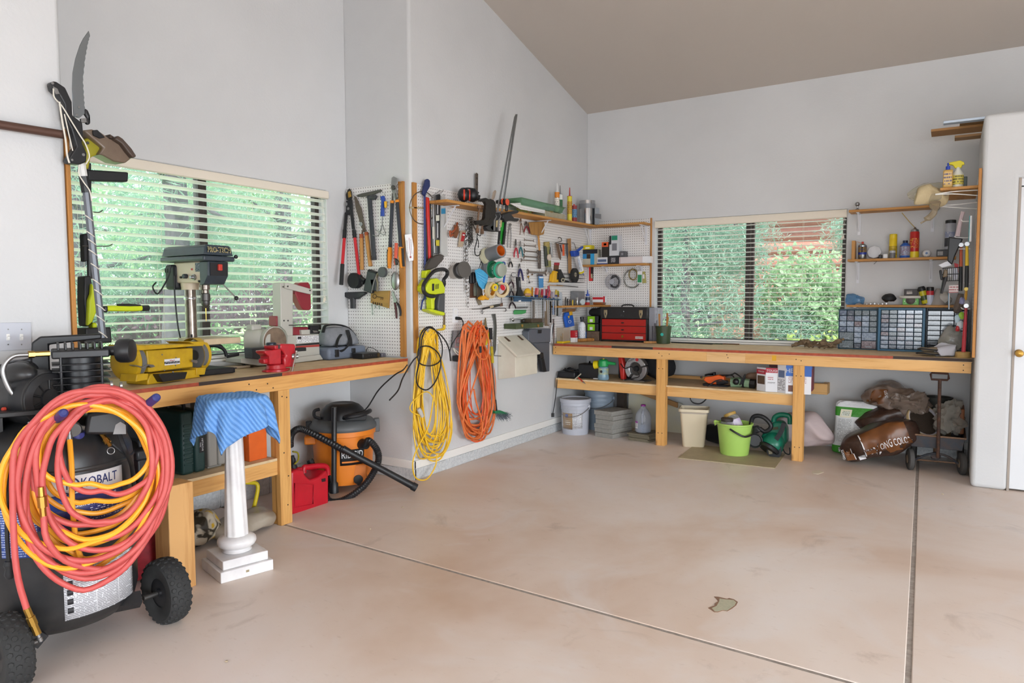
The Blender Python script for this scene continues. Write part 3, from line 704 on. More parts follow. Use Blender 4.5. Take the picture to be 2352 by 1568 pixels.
# ================================================================== bench under the left window
BZ=.945;ZMIN[0]=BZ
YEL=Mt(0xd2ab20,.45,col2=0xb8921a,vs=18,name='grinder_yellow');GRIT=Mt(0x6a6a6a,.9,bump=.5,bs=400,name='grinding_stone')
GF=Fr((-3.625,2.29,BZ),(-.10,.42,0),(.42,.10,0))
r=thing('bench_grinder','yellow double-wheel bench grinder with black tray on the left workbench','bench grinder')
zoom(260,760,7.84)
mk('body',MB().px(GF,z((600,350),(1440,300),(1440,650),(640,745)),-.15,-.02),YEL,r,bevel=.006)
mk('top_cover',MB().px(GF,z((375,252),(580,268),(590,250),(1440,232),(1370,190),(1640,190),(1630,268),(1440,275),(580,345),(375,352)),-.17,.005),YEL,r,bevel=.004)
u0=GF.px(*z((240,540))[0],-.07)[0];u1=GF.px(*z((1560,470))[0],-.07)[0];vL=.125
for uu,sg in((u0,1),(u1,-1)):
 mk('wheel_guard',MB().lathe([(.01,-.004),(.092,-.004),(.098,0),(.098,.05),(.094,.05),(.094,.004),(.01,.004)]if sg>0 else[(.098,-.05),(.098,.004),(.094,.004),(.094,-.05)],GF.P(uu,vL,-.085),GF.U,32,cap=sg>0),YEL,r)
 mk('grinding_wheel',MB().lathe([(.02,-.014),(.076,-.014),(.08,-.01),(.08,.01),(.076,.014),(.02,.014)],GF.P(uu+sg*.035,vL,-.06),GF.U,32),GRIT,r)
 mk('wheel_flange',MB().lathe([(.03,-.02),(.03,.02),(.01,.03)],GF.P(uu+sg*.035,vL,-.06),GF.U,16),DSTEEL,r)
mk('spark_cup',MB().px(GF,z((430,775),(640,762),(620,880),(405,915)),-.1,.01),YEL,r,bevel=.003)
mk('spark_cup',MB().px(GF,z((1500,665),(1680,655),(1650,785),(1500,795)),-.1,.01),YEL,r,bevel=.003)
mk('base',MB().px(GF,z((625,870),(690,770),(1490,690),(1580,862),(625,998)),-.15,.0),YEL,r,bevel=.006)
mk('tray',MB().px(GF,z((820,778),(1340,735),(1300,862),(905,922)),0,.045),BLK,r,bevel=.003)
mk('tray_knob',MB().ball(GF.at(*z((1075,738))[0],.03),.005),STEEL,r)
for x,y in((880,425),(1130,480),(925,705),(1120,618)):mk('screw',MB().lathe([(.005,0),(.004,.002)],GF.at(*z((x,y))[0],-.02),GF.N,8),STEEL,r)
mk('tool_rest',MB().px(GF,z((400,610),(520,640),(600,600),(720,605),(760,640),(690,660),(640,620),(540,670),(400,625)),-.02,.02),STEEL,r)
mk('tool_rest',MB().px(GF,z((1420,515),(1510,525),(1525,560),(1500,580),(1420,555)),.0,.006),STEEL,r)
lb=mk('label',MB().px(GF,z((922,512),(1200,485),(1203,592),(930,620)),-.02,-.0185),LAB,r)
a=GF.px(*z((1060,520))[0],-.018);ang=math.atan2(*(GF.px(*z((1200,485))[0],-.018)[i]-GF.px(*z((922,512))[0],-.018)[i]for i in(1,0)))
text(lb,'Wizard',GF,a[0],a[1]-.003,-.0178,.012,Mt(0xc0262c,.5),rot=ang,bold=.0005);mk('print_band',MB().px(GF,z((922,555),(1200,535),(1203,575),(925,598)),-.0185,-.0178),printm(0x2a2a30,0xd0d0d0,.004,.5,.5),lb)
# drill press facing into the room
PX_,PYc=-3.95,aX(438,700,-3.95).y
r=thing('drill_press','benchtop drill press with dark blue-grey head standing before the left window','drill press')
GREYB=Mt(0x39444d,.4,col2=0x2c343b,vs=10,name='press_blue_grey');BEIGE=Mt(0xd6c6ae,.45,name='press_beige')
POLI=Mt(0x9a9086,.3,.9,col2=0x6e6258,vs=25,name='worn_column')
zt_=lambda x,y,X:aX(x,y,X).z
mk('base',MB().box((-4.06,PYc-.11,BZ),(-3.70,PYc+.11,BZ+.035)),BLKM,r,bevel=.006)
mk('base_foot',MB().box((-3.80,PYc+.0,BZ),(-3.712,aZ(540,855,BZ).y,BZ+.032)),BLKM,r,bevel=.006)
ztop=zt_(465,650,-3.8)
co=mk('column',MB().cyl((PX_,PYc,BZ+.03),(PX_,PYc,ztop),.033,seg=28),POLI,r)
mk('collar',MB().lathe([(.037,-.009),(.038,-.006),(.038,.006),(.037,.009)],(PX_,PYc,zt_(437,685,PX_)),(0,0,1),28),CHROME,co)
mk('column_flange',MB().lathe([(.055,0),(.055,.012),(.042,.02),(.04,.06)],(PX_,PYc,BZ+.033),(0,0,1),24),BLKM,r)
zt=zt_(456,779,-3.72)
tb=mk('table',MB().box((-3.96,PYc-.085,zt-.036),(-3.70,PYc+.165,zt)),Mt(0xcdbb9d,.5,col2=0xb9a585,vs=14),r,bevel=.004)
mk('table_clamp',MB().lathe([(.05,-.07),(.05,-.03)],(PX_,PYc,zt-.01),(0,0,1),20),BLKM,tb)
mk('wing_bolt',MB().ball((PX_+.02,PYc-.1,zt-.045),.011).cyl((PX_+.03,PYc-.02,zt),(PX_+.03,PYc-.02,zt+.02),.006,seg=8),BLKM,tb)
hy=PYc+.06
mk('crank_arm',MB().tube(cat([(PX_+.06,hy,zt-.05),(PX_+.08,hy+.06,zt-.055),(PX_+.09,hy+.10,zt-.085),(PX_+.09,hy+.115,zt-.125)],6),[.014]*10+[.011]*9,10),BLKM,r)
mk('crank_grip',MB().tube([(PX_+.09,hy+.12,zt-.128),(PX_+.09,hy+.2,zt-.118)],[.011,.013],12),BLK,r)
zc1,zc0=zt_(465,560,-3.66),zt_(465,598,-3.66);zm=lerp(zc0,zc1,.33)
cv=mk('belt_cover',MB().quadstrip([[(-4.085+.025*k,PYc-.1+.02*k,h_),(-3.66-.008*k,PYc-.1+.02*k,h_),(-3.655-.012*k,PYc+.02,h_),(-3.66-.008*k,PYc+.1-.02*k,h_),(-4.085+.025*k,PYc+.1-.02*k,h_)]for k,h_ in((0,zm+.004),(.25,zm+.012),(.6,zc1-.012),(1.3,zc1))]),GREYB,r,bevel=.004)
mk('cover_base',MB().box((-4.09,PYc-.105,zc0),(-3.652,PYc+.105,zm)),GREYB,cv,bevel=.01,seg=3)
mk('cover_knob',MB().ball((-3.655,PYc+.112,zm),.012),BLK,cv)
CFp=FXp(-3.6545);a=CFp.px(491,575);text(cv,'PRO-TECH',FXp(-3.655),PYc-.002,lerp(zm,zc1,.5),.0,.042,Mt(0xd8c896,.5),width=.15,bold=.0025)
mk('head',MB().box((-4.02,PYc-.06,zc0-.125),(-3.745,PYc+.06,zc0)),BEIGE,r,bevel=.008)
mk('head_neck',MB().lathe([(.05,-.165),(.055,-.12),(.055,-.1)],(PX_,PYc,zc0),(0,0,1),24),BEIGE,r)
fp=mk('front_plate',MB().poly(Fr((0,0,0),(1,0,0),(0,-1,0)),[(-3.75,zc0-.14),(-3.71,zc0-.135),(-3.672,zc0-.085),(-3.668,zc0-.002),(-3.75,zc0-.002)],-PYc-.068,-PYc+.068),GREYB,r,bevel=.004)
mk('switch_panel',MB().box((-3.668,PYc-.055,zc0-.085),(-3.664,PYc+.06,zc0-.008)),BLK,fp)
mk('switch_key',MB().box((-3.664,PYc-.01,zc0-.055),(-3.648,PYc+.015,zc0-.018)),Mt(0xc03a2e,.4),fp,bevel=.003)
SY=FYp(PYc-.0605)
zoom(340,540,5.6)
mk('spec_plate',MB().px(SY,z((605,355),(703,352),(705,465),(607,470)),0,.0015),printm(0x3a4450,0xb8c0c8,.007,.45,.5),r)
mk('belt_knob',MB().lathe([(.014,0),(.014,.02),(.012,.024)],SY.at(*z((497,528))[0]),SY.N,16),Mt(0x2d3238,.5),r)
mk('depth_hub',MB().lathe([(.018,0),(.018,.01),(.012,.012),(.008,.03)],SY.at(*z((600,540))[0]),SY.N,16),STEEL,r)
for x,y in((432,542),(668,592)):mk('lock_bolt',MB().lathe([(.007,0),(.007,.01)],SY.at(*z((x,y))[0]),SY.N,6),BLKM,r)
mk('indicator',MB().lathe([(.007,0),(.005,.006)],SY.at(*z((567,438))[0]),SY.N,12),Mt(0xa83a30,.4),r)
mk('motor',MB().box((-4.095,PYc-.075,zc0-.165),(-3.985,PYc+.075,zc0-.012)),BLKM,r,bevel=.02,seg=3)
for i in range(3):mk('motor_vent',MB().box((-4.085+.02*i,PYc-.077,zc0-.06),(-4.079+.02*i,PYc-.0745,zc0-.035)),INK,r)
mk('quill',MB().lathe([(.027,0),(.027,-.03),(.02,-.034),(.02,-.055)],(-3.80,PYc,zc0-.135),(0,0,1),20),POLI,r)
ck=mk('chuck',MB().lathe([(.018,-.05),(.027,-.056),(.028,-.095),(.024,-.1),(.024,-.12),(.012,-.137),(.006,-.142)],(-3.80,PYc,zc0-.135),(0,0,1),20),DSTEEL,r)
mk('drill_bit',MB().tube([(-3.80,PYc,zc0-.27),(-3.80,PYc,zc0-.355)],[.0035,.002],6),BRASS,ck)
hb=V((-3.79,PYc+.085,zc0-.105))
mk('feed_hub',MB().cyl(hb-V((0,.03,0)),hb+V((0,.012,0)),.02,seg=14),POLI,r)
for e,kn in(((.02,.045,-.055),1),((-.02,.05,.09),1),((-.055,.03,-.03),0)):
 e=V(e).normalized()*.15;L=mk('feed_lever',MB().cyl(hb,hb+e,.0045,seg=8),STEEL,r)
 if kn:mk('lever_knob',MB().ball(hb+e,.0135),BLK,L)
mk('motor_cord',MB().tube(cat([(-4.0,PYc-.09,zc0-.02),(-4.01,PYc-.1,zc0-.08),(-4.04,PYc-.12,zc0-.15),(-4.07,PYc-.14,zc0-.19),(-4.08,PYc-.16,zc0-.15),(-4.06,PYc-.15,zc0-.12)],6),.0045,6),BLKM,r)
mk('power_cord',MB().tube(cat([(-3.99,PYc-.075,zc0-.08),(-3.985,PYc-.08,zc0-.2),(-3.98,PYc-.07,zc0-.38),(-3.98,PYc-.055,BZ+.2),(-3.97,PYc-.05,BZ+.02)],6),.0045,6),BLKM,r)
# disc and belt sander
zoom(550,620,5.6)
SF=FXp(-3.90);GRY=Mt(0xb9b7ae,.45,name='sander_grey');MAR=Mt(0x8c2a34,.45,name='sander_maroon');SANDP=Mt(0x8f7a66,.95,col2=0x6b5a4c,vs=20,bump=.4,bs=500,name='sandpaper')
r=thing('disc_sander','grey belt and disc sander with maroon guards beside the red vise','sander')
P_=lambda*a:z(*a)
mk('base_plate',MB().px(SF,P_((20,1140),(160,1120),(760,1120),(1040,1085),(1080,1150),(720,1195),(250,1230),(20,1195)),-.14,.02),GRY,r,bevel=.004)
mk('housing',MB().px(SF,P_((620,845),(1022,820),(1035,1095),(620,1130)),-.1,-.005),GRY,r,bevel=.004)
mk('upright',MB().px(SF,P_((528,165),(585,160),(690,205),(690,845),(620,850),(590,780),(535,730)),-.09,-.005),GRY,r,bevel=.005)
mk('top_arm',MB().px(SF,P_((590,165),(640,162),(945,250),(935,315),(880,305),(590,235)),-.005,.012),GRY,r,bevel=.003)
for x,y in((618,210),(905,262),(560,215),(570,650),(622,650)):mk('bolt',MB().lathe([(.0055,0),(.0055,.005)],SF.at(*z((x,y))[0],.012 if y<300 else-.005),SF.N,8),DSTEEL,r)
mk('belt_guard',MB().px(SF,P_((740,200),(790,160),(890,158),(915,200),(925,500),(900,518),(830,515),(800,480),(715,300)),-.085,-.02),MAR,r,bevel=.006)
mk('lower_guard',MB().px(SF,P_((690,735),(880,730),(905,760),(905,835),(690,835)),-.09,-.01),MAR,r,bevel=.004)
mk('pulley_guard',MB().px(SF,P_((475,595),(530,580),(535,740),(475,720)),-.12,-.04),MAR,r,bevel=.004)
mk('belt_table',MB().px(SF,P_((690,705),(1165,690),(1170,702),(690,716)),-.06,.04),DSTEEL,r)
mk('table_bracket',MB().px(SF,P_((918,712),(1018,710),(1018,815),(918,820)),-.01,.02),BLK,r,bevel=.002)
mk('wing_nut',MB().px(SF,P_((945,775),(1005,780),(1010,800),(960,805)),.02,.03),STEEL,r,bevel=.002)
mk('pivot_plate',MB().px(SF,P_((795,770),(915,765),(915,825),(800,830)),-.012,.01),GRY,r,bevel=.002)
lb=mk('label',MB().px(SF,P_((732,850),(1020,838),(1022,925),(738,942)),-.005,-.0035),printm(0xe8e8ea,0x33333a,.009,.45,.45),r)
mk('logo_block',MB().px(SF,P_((750,858),(795,856),(797,885),(752,888)),-.0035,-.0028),INK,lb)
mk('stripe',MB().px(SF,P_((724,955),(1025,930),(1027,955),(724,975)),-.005,-.0035),BLKM,r)
mk('stripe',MB().px(SF,P_((724,978),(1027,957),(1028,985),(724,1000)),-.005,-.0035),Mt(0xa33a34,.5),r)
dc=SF.at(*z((455,920))[0],.03);dr=abs(SF.px(*z((455,735))[0],.03)[1]-SF.px(*z((455,920))[0],.03)[1])
mk('disc_guard',MB().lathe([(dr*1.02,-.03),(dr*1.05,-.025),(dr*1.05,.006),(dr,.008),(dr,-.02)],dc,(1,0,0),40,cap=False),GRY,r)
mk('sanding_disc',MB().lathe([(dr*.97,-.006),(dr*.99,0),(.002,.002)],dc,(1,0,0),40),SANDP,r)
mm=SF.at(*z((200,910))[0],-.05)
mk('motor',MB().lathe([(.03,-.10),(.075,-.095),(.085,-.08),(.085,.06),(.075,.075)],V((dc.x-.09,dc.y-.045,dc.z+.0)),(.75,.66,0),32),GRY,r)
mk('motor_capacitor',MB().box((dc.x-.17,dc.y-.1,dc.z+.07),(dc.x-.1,dc.y-.02,dc.z+.115)),GRY,r,bevel=.012,seg=3)
mk('disc_table',MB().px(SF,P_((160,1005),(420,990),(470,1010),(470,1060),(280,1150),(170,1140)),.04,.12),Mt(0x3a3d42,.5),r,bevel=.004)
for x,y in((60,1205),(330,1235),(1010,1168)):mk('rubber_foot',MB().cyl(SF.at(*z((x,y))[0],-.02)-V((0,0,.006)),V((*SF.at(*z((x,y))[0],-.02).xy,BZ)),.012,seg=10),RUB,r)
mk('power_cord',MB().tube(cat([SF.at(*z((140,1060))[0],-.08),SF.at(*z((170,1130))[0],-.02),SF.at(*z((60,1170))[0],-.01),(-3.92,2.95,BZ+.006),(-3.9,2.86,BZ+.006)],6),.004,6),BLKM,r)
# vise at the bench edge
VF=FXp(-3.54);VRED=Mt(0xc01f2b,.35,col2=0xa81a26,vs=20,coat=.3,name='vise_red')
r=thing('bench_vise','red cast iron bench vise with chrome handle bolted to the left bench edge','vise')
bc=VF.at(*z((470,1260))[0],-.02)
mk('swivel_base',MB().lathe([(.07,0),(.07,.012),(.06,.018),(.056,.04),(.05,.045)],V((-3.56,bc.y,BZ)),(0,0,1),28),VRED,r)
for s in(-1,1):mk('base_lug',MB().box((-3.585,bc.y-.02+.07*s,BZ),(-3.535,bc.y+.02+.07*s,BZ+.014)),VRED,r,bevel=.005)
mk('body',MB().px(VF,P_((325,1040),(420,1030),(540,1000),(540,1215),(390,1215),(385,1110),(330,1070)),-.07,.02),VRED,r,bevel=.006)
mk('rear_boss',MB().px(VF,P_((312,1145),(390,1140),(390,1195),(315,1200)),-.05,.0),VRED,r,bevel=.004)
mk('fixed_jaw',MB().px(VF,P_((455,975),(560,950),(560,1020),(460,1020)),-.08,.025),VRED,r,bevel=.004)
mk('moving_jaw',MB().px(VF,P_((525,965),(545,950),(715,950),(725,985),(720,1245),(580,1250),(575,1130),(600,1100),(560,1040),(525,1010)),-.08,.03),VRED,r,bevel=.008)
mk('jaw_plate',MB().px(VF,P_((500,960),(522,958),(522,1010),(500,1012)),-.075,.028),DSTEEL,r)
mk('slide_bar',MB().px(VF,P_((722,1005),(860,995),(862,1040),(724,1050)),-.05,-.01),BLKM,r,bevel=.003)
mk('screw_boss',MB().lathe([(.02,-.02),(.02,.0),(.014,.004),(.014,.02)],VF.at(*z((712,1110))[0],.03),(.5,.8,0),16),STEEL,r)
ZMIN[0]=None;a,b=VF.at(*z((720,1105))[0],.05),VF.at(*z((655,1398))[0],.075);d=(b-a).normalized()
hd=mk('handle',MB().cyl(a-d*.03,b,.0058,seg=10),CHROME,r);mk('handle_end',MB().ball(b,.0085),CHROME,hd);mk('handle_end',MB().ball(a-d*.03,.0085),CHROME,hd)
mk('anvil_clamp',MB().lathe([(.03,0),(.032,.006),(.032,.03),(.026,.036)],VF.at(*z((410,1005))[0],-.05),(0,0,1),16),Mt(0x1f2a3a,.35),r)
# loose things at the far end of that bench
def tangle(c,rx,ry,h,n,seed,r0=.004,zmin=0):
 R=random.Random(seed);p=[]
 for i in range(n*7):
  a=2*math.pi*i/7*1.03;k=.55+.45*R.random()
  p.append(V(c)+V((math.cos(a)*rx*k+R.uniform(-.1,.1)*rx,math.sin(a)*ry*k+R.uniform(-.1,.1)*ry,zmin+r0+h*(.5+.5*math.sin(a*.37+R.uniform(-.5,.5)))*R.uniform(.2,1))))
 return cat(p,4)
cc=aZ(765,815,BZ)
one('extension_cord',MB().tube(tangle((cc.x,cc.y,BZ),.06,.105,.085,9,4),.0042,6),Mt(0xe0641e,.45),'short orange extension cord in a loose heap on the left bench','cord')
CASEG=Mt(0x6d7788,.5,name='case_grey_blue')
r=thing('tool_case','grey-blue plastic power tool case lying flat under the tool bag','case')
mk('shell',MB().box((-4.085,3.60,BZ),(-3.83,3.99,BZ+.09)),CASEG,r,bevel=.022,seg=3);mk('rib',MB().box((-3.832,3.62,BZ+.04),(-3.827,3.97,BZ+.046)),CASEG,r)
for y in(3.66,3.83):mk('latch',MB().box((-3.835,y,BZ+.02),(-3.82,y+.035,BZ+.075)),BLK,r,bevel=.003)
r=thing('tool_bag','small grey canvas tool bag with black zip and handles on the grey case','bag')
BAGM=Mt(0x8c8f95,.85,col2=0x777a80,vs=22,bump=.4,bs=120,name='grey_canvas');bx0,by0,bz0=-3.96,3.83,BZ+.091
m=MB();rg=[]
for t,wx,wy in((0,.085,.16),(.02,.095,.17),(.075,.085,.155),(.12,.055,.125),(.145,.025,.10)):
 rg.append([(bx0+wx*math.copysign(abs(math.cos(q))**.55,math.cos(q)),by0+wy*math.copysign(abs(math.sin(q))**.55,math.sin(q))-t*.25,bz0+t)for q in(2*math.pi*i/24 for i in range(24))])
mk('bag_body',m.quadstrip(rg).jit(.012,14,3),BAGM,r,sub=1,ang=180)
mk('zip_band',MB().tube(cat([(bx0+.01,by0-.17,bz0+.11),(bx0,by0-.13,bz0+.158),(bx0,by0+.0,bz0+.158),(bx0+.02,by0+.085,bz0+.13),(bx0+.05,by0+.13,bz0+.07)],6),.014,8,flat=.5,up=(0,0,1)),BLKM,r)
mk('carry_handle',MB().tube(cat([(bx0+.085,by0-.06,bz0+.09),(bx0+.10,by0-.11,bz0+.05),(bx0+.115,by0-.14,bz0-.02),(bx0+.13,by0-.10,bz0-.03),(bx0+.12,by0-.03,bz0+.0),(bx0+.09,by0+.03,bz0+.075)],6),.012,6,flat=.35),BLKM,r)
mk('strap',MB().tube(cat([(bx0+.10,by0+.02,bz0+.0),(bx0+.098,by0+.02,bz0+.05),(bx0+.07,by0+.02,bz0+.12)],5),.02,4,flat=.2,up=(1,0,0)),BLKM,r)
r=thing('charger','black plastic charger box with thin cord at the end of the left bench','charger')
mk('box',MB().box((-3.80,3.80,BZ),(-3.685,3.985,BZ+.042)),BLK,r,bevel=.008);mk('screen',MB().box((-3.687,3.955,BZ+.006),(-3.683,3.98,BZ+.036)),Mt(0x4a3a22,.2),r)
mk('cord',MB().tube(cat([(-3.78,3.93,BZ+.04),(-3.78,3.96,BZ+.075),(-3.74,4.0,BZ+.055),(-3.72,4.02,BZ+.01)],6),.0025,6),BLKM,r)
for i in range(3):mk('button',MB().box((-3.686,3.86+.025*i,BZ+.02),(-3.682,3.868+.025*i,BZ+.026)),DSTEEL,r)
bx('metal_bracket','small grey perforated metal bracket beside the black charger','bracket',(-3.78,4.0,BZ),(-3.68,4.045,BZ+.03),Mt(0x6a6870,.5,.4))
bx('scrap_board','flat offcut of pale board lying on the bench behind the grinder','board',(-3.98,2.74,BZ),(-3.9,2.98,BZ+.016),Mt(0xb8a58a,.6))
# ================================================================== tools at the near side of the window bay
zoom(0,40,3.92)
LF=FXp(-3.40);ROPE=Mt(0xd9d4c8,.8,name='white_rope');PGREY=Mt(0x6b6f76,.4,.3,name='pole_grey');LIME=Mt(0xc6d41c,.45,name='lime_plastic');OLIVE=Mt(0xa39a1f,.45,name='olive_plastic')
SAWB=Mt(0x8d9499,.3,.9,name='saw_blade')
saw_edge=[]
eb=z((765,860),(755,720),(745,560),(765,370),(790,230),(815,140))
for i in range(len(eb)-1):
 for k in range(6):
  a=(lerp(eb[i][0],eb[i+1][0],k/6),lerp(eb[i][1],eb[i+1][1],k/6));saw_edge.append((a[0]+(0 if k%2 else 1.6),a[1]))
H('pole_saw','long pole saw with curved toothed blade propped at the left window corner','pole saw',LF,('blade','p',z((800,120),(750,190),(720,250),(680,370),(655,500),(650,640),(665,895),(715,905))+saw_edge,.0,.005,SAWB),('pruner_head','b',z((465,590),(480,572),(510,578),(590,630),(650,760),(655,880),(745,950),(755,1060),(740,1130),(785,1225),(780,1300),(720,1325),(630,1312),(608,1285),(690,1160),(640,1000),(590,900),(580,780),(530,690),(480,650)),-.03,.02,BLK),('hook_jaw','b',z((765,815),(795,830),(815,880),(820,955),(795,970),(770,940),(790,905),(765,870)),-.01,.01,BLK),('pulley_lever','p',z((480,620),(520,640),(540,690),(505,690)),.02,.026,STEEL),('bolt','c',(192.5,355),3.5,.02,.026,STEEL),('bolt','c',(166,367),3,.02,.026,STEEL),('bolt','c',(122,191),3,.02,.026,STEEL),('bolt','c',(182,246),3,.005,.01,STEEL),('bolt','c',(177,264),3,.005,.01,STEEL),('latch','p',z((730,910),(780,905),(783,945),(735,948)),.0,.015,STEEL),('upper_tube','l',[(187,374,-.01),(193,412,-.01)],.017,Mt(0xd9d9d6,.4)),('collar','l',[(192,405,-.01),(199,442,-.01)],.0215,BLK),('pole','l',[(198,438,-.01),(236,775,-.01)],.0165,PGREY),('rope','t',z((480,640,.03),(490,720,.03),(560,800,.03),(640,930,.03),(720,1060,.03),(770,1140,.03),(805,1250,.03),(775,1320,.03)),.003,ROPE),('rope','t',z((535,760,.03),(560,930,.03),(590,1100,.03),(605,1240,.03),(625,1310,.03)),.004,ROPE),('rope','t',z((580,870,.03),(620,1050,.03),(655,1200,.03)),.0025,ROPE),('rope','t',[(183,378,.02),(181,398,.02),(192,418,.02),(206,438,.02),(211,462,.02)],.0028,ROPE),*[('rope_turn','t',[(x-9,y-7,.0),(x-4,y-4,.012),(x+3,y+1,.012),(x+10,y+7,-.002)],.0028,ROPE)for x,y in((204,501),(208,538),(211,556),(213,580),(218,612),(222,648),(226,672),(231,706),(231,732),(236,768))])
one('conduit_pipe',MB().cyl(aX(148,309.5,-3.40),aX(-60,277,-3.40),.0185,seg=20),Mt(0x5c4238,.45,.3),'brown metal pipe running along the left wall near the pole saw','pipe')
QF=FXp(-3.62)
H('string_trimmer','yellow string trimmer with brown curved guard hung head-up beside the pole saw','string trimmer',QF,('motor_housing','b',z((770,1090),(830,1075),(920,1180),(880,1235),(820,1260),(800,1370),(770,1350),(775,1200)),-.03,.04,OLIVE),('guard','b',z((750,1015),(830,1005),(905,1030),(990,1090),(1060,1110),(1145,1200),(1190,1265),(1130,1312),(1030,1295),(930,1240),(890,1230),(930,1170),(830,1090)),-.02,.07,Mt(0x6c5a4c,.35,col2=0x7d6c5c,vs=14)),('guard_lip','b',z((1065,1060),(1110,1090),(1190,1180),(1235,1250),(1200,1268),(1150,1210),(1100,1140),(1030,1095)),-.02,.1,Mt(0x4c3d34,.4)),('guard_clip','p',z((990,1050),(1030,1075),(1015,1100),(990,1085)),.0,.06,Mt(0x4c3d34,.4)),('spool_mount','b',z((835,1015),(880,1010),(950,1080),(900,1090),(840,1060)),.07,.08,BLKM),('screw','c',(202,328),3.5,.04,.045,DSTEEL),('shaft','l',[(203,375,-.01),(206,640,-.01)],.012,BLK))
H('support_bar','black square metal bar jutting across the left blind','bar',QF,('bar','b',z((790,1368),(1160,1392),(1155,1480),(795,1468)),-.03,.02,BLKM))
zoom(160,380,3.5625)
H('hedge_trimmer','lime green cordless trimmer with black body hung behind the pole saw','trimmer',QF,('body','b',z((120,905),(175,900),(205,1080),(215,1200),(190,1290),(150,1320),(130,1310),(118,1100)),-.05,.02,BLK),('shell','b',z((185,960),(235,1060),(225,1190),(190,1280),(150,1315),(160,1100),(180,1050)),.02,.05,LIME),('foot_housing','b',z((130,1330),(340,1320),(350,1450),(130,1460)),-.05,.05,BLK),('neck','b',z((190,1285),(225,1285),(230,1330),(190,1330)),-.02,.03,LIME),('handle','t',z((300,1172,.05),(340,1168,.06),(480,1170,.06),(560,1168,.06),(590,1166,.06)),.0145,LIME),('handle_pad','t',z((390,1145,.06),(470,1142,.06),(580,1150,.06)),.008,BLKM),('handle_end','t',z((585,1167,.06),(625,1166,.06),(645,1165,.06)),.0155,BLK),('handle_clamp','b',z((285,1150),(318,1148),(318,1200),(290,1205)),.03,.07,BLK),('upper_body','b',z((110,560),(150,555),(155,780),(120,790)),-.03,.01,BLKM))
for(a,b,c),nm in(((195,240,270),378),((105,300,352),655)):
 H('peg_hook','bent steel peg hook sticking out below the pole saw head, %s of two'%('upper' if nm<500 else 'lower'),'hook',QF,('hook','t',z((a,nm+2,.05),(b,nm+5,.05),(c,nm-12,.05)),.0025,DSTEEL),group='hooks at the near end of the bay')
 # switch plate
r=thing('light_switch','white double toggle switch plate on the left wall','light switch')
zoom(0,740,3.733)
mk('plate',MB().px(MW,z((-170,5),(268,0),(272,232),(-170,255)),0,.006),Mt(0xc3c6cf,.4),r,bevel=.002)
for x in(70,185,-45):
 t=mk('toggle',MB().px(MW,z((x-14,100),(x+14,99),(x+15,152),(x-13,154)),.006,.008),WHITE,r)
 mk('lever',MB().cyl(MW.at(*z((x,125))[0],.006),MW.at(*z((x+6,132))[0],.024),.006,.0045,8),WHITE,t)
 for y in(60,190):mk('screw',MB().lathe([(.003,0),(.003,.0015)],MW.at(*z((x,y))[0],.006),MW.N,8),STEEL,r)
 # ================================================================== pegboard on the jog wall
zoom(740,390,3.336)
REDT=Mt(0xc3202b,.4,name='red_tube');ASH=wood('tool_ash',0xb98647,0x94622c,'Z',False);RUSTB=Mt(0x5d564f,.5,.7,col2=0x77685c,vs=40,name='dull_blade');ORG=Mt(0xe08a1e,.45,name='orange_grip')
H('lopper','red-handled bypass lopper hanging at the left of the short pegboard','lopper',JW,('blade','b',z((180,190),(195,150),(210,142),(222,165),(228,215),(215,235),(185,230)),.03,.036,Mt(0x2c2a28,.4,.5)),('anvil','p',z((195,170),(215,160),(222,205),(200,215)),.036,.04,BRASS),('pivot_block','b',z((180,235),(222,225),(228,300),(205,345),(178,345)),.028,.045,BLKM),('arm','l',z((185,330,.035),(172,470,.08)),.013,BLK),('arm','l',z((222,300,.035),(240,455,.035)),.013,BLK),('sleeve','l',z((173,460,.078),(169,525,.095)),.0155,BLKM),('sleeve','l',z((243,460,.035),(249,520,.035)),.0155,BLKM),('handle','l',z((170,522,.095),(155,725,.14)),.0125,REDT),('handle','l',z((250,520,.035),(283,812,.035)),.0125,REDT),('grip','l',z((155,722,.14),(146,880,.17)),.016,BLKM),('bolt','c',z((183,262))[0],3,.045,.05,STEEL),('bolt','c',z((198,297))[0],2.5,.045,.05,STEEL))
H('hedge_shears','old hedge shears with rusty blades and worn wooden handles','shears',JW,('blade','p',z((243,200),(258,205),(300,300),(325,440),(318,475),(295,430),(255,290)),.026,.031,RUSTB),('blade','p',z((258,215),(300,320),(335,470),(318,478),(300,420),(262,290)),.02,.025,RUSTB),('pivot','c',z((296,415))[0],3.5,.031,.037,STEEL),('tang','l',z((315,450,.03),(302,500,.03)),.006,RUSTB),('tang','l',z((320,450,.03),(340,485,.03)),.006,RUSTB),('ferrule','l',z((300,492,.03),(301,525,.03)),.0155,Mt(0x9c4a22,.5)),('ferrule','l',z((338,478,.03),(341,505,.03)),.0155,Mt(0x9c4a22,.5)),('handle','t',z((301,523,.03),(302,600,.03),(304,690,.03),(304,765,.03)),[.0155,.0165,.015,.0165],ASH),('handle','t',z((341,503,.03),(350,580,.03),(362,680,.03),(370,738,.03)),[.0155,.0165,.015,.0165],ASH))
H('squeegee_nozzle','dark grey vacuum floor nozzle on a long tube, hung upside down','vacuum nozzle',JW,('blade_head','b',z((262,190),(300,178),(445,148),(455,160),(400,185),(300,208),(262,206)),.03,.05,Mt(0x4a4a44,.5)),('head_body','b',z((330,205),(400,188),(410,200),(400,228),(345,225)),.025,.05,Mt(0x33363a,.45)),('tube','t',z((362,200,.035),(370,320,.035),(385,500,.035),(398,688,.035)),[.018,.0175,.0175,.018],Mt(0x2f3338,.45)),('end_ring','l',z((397,668,.035),(399,690,.035)),.0195,Mt(0x26282c,.5)))
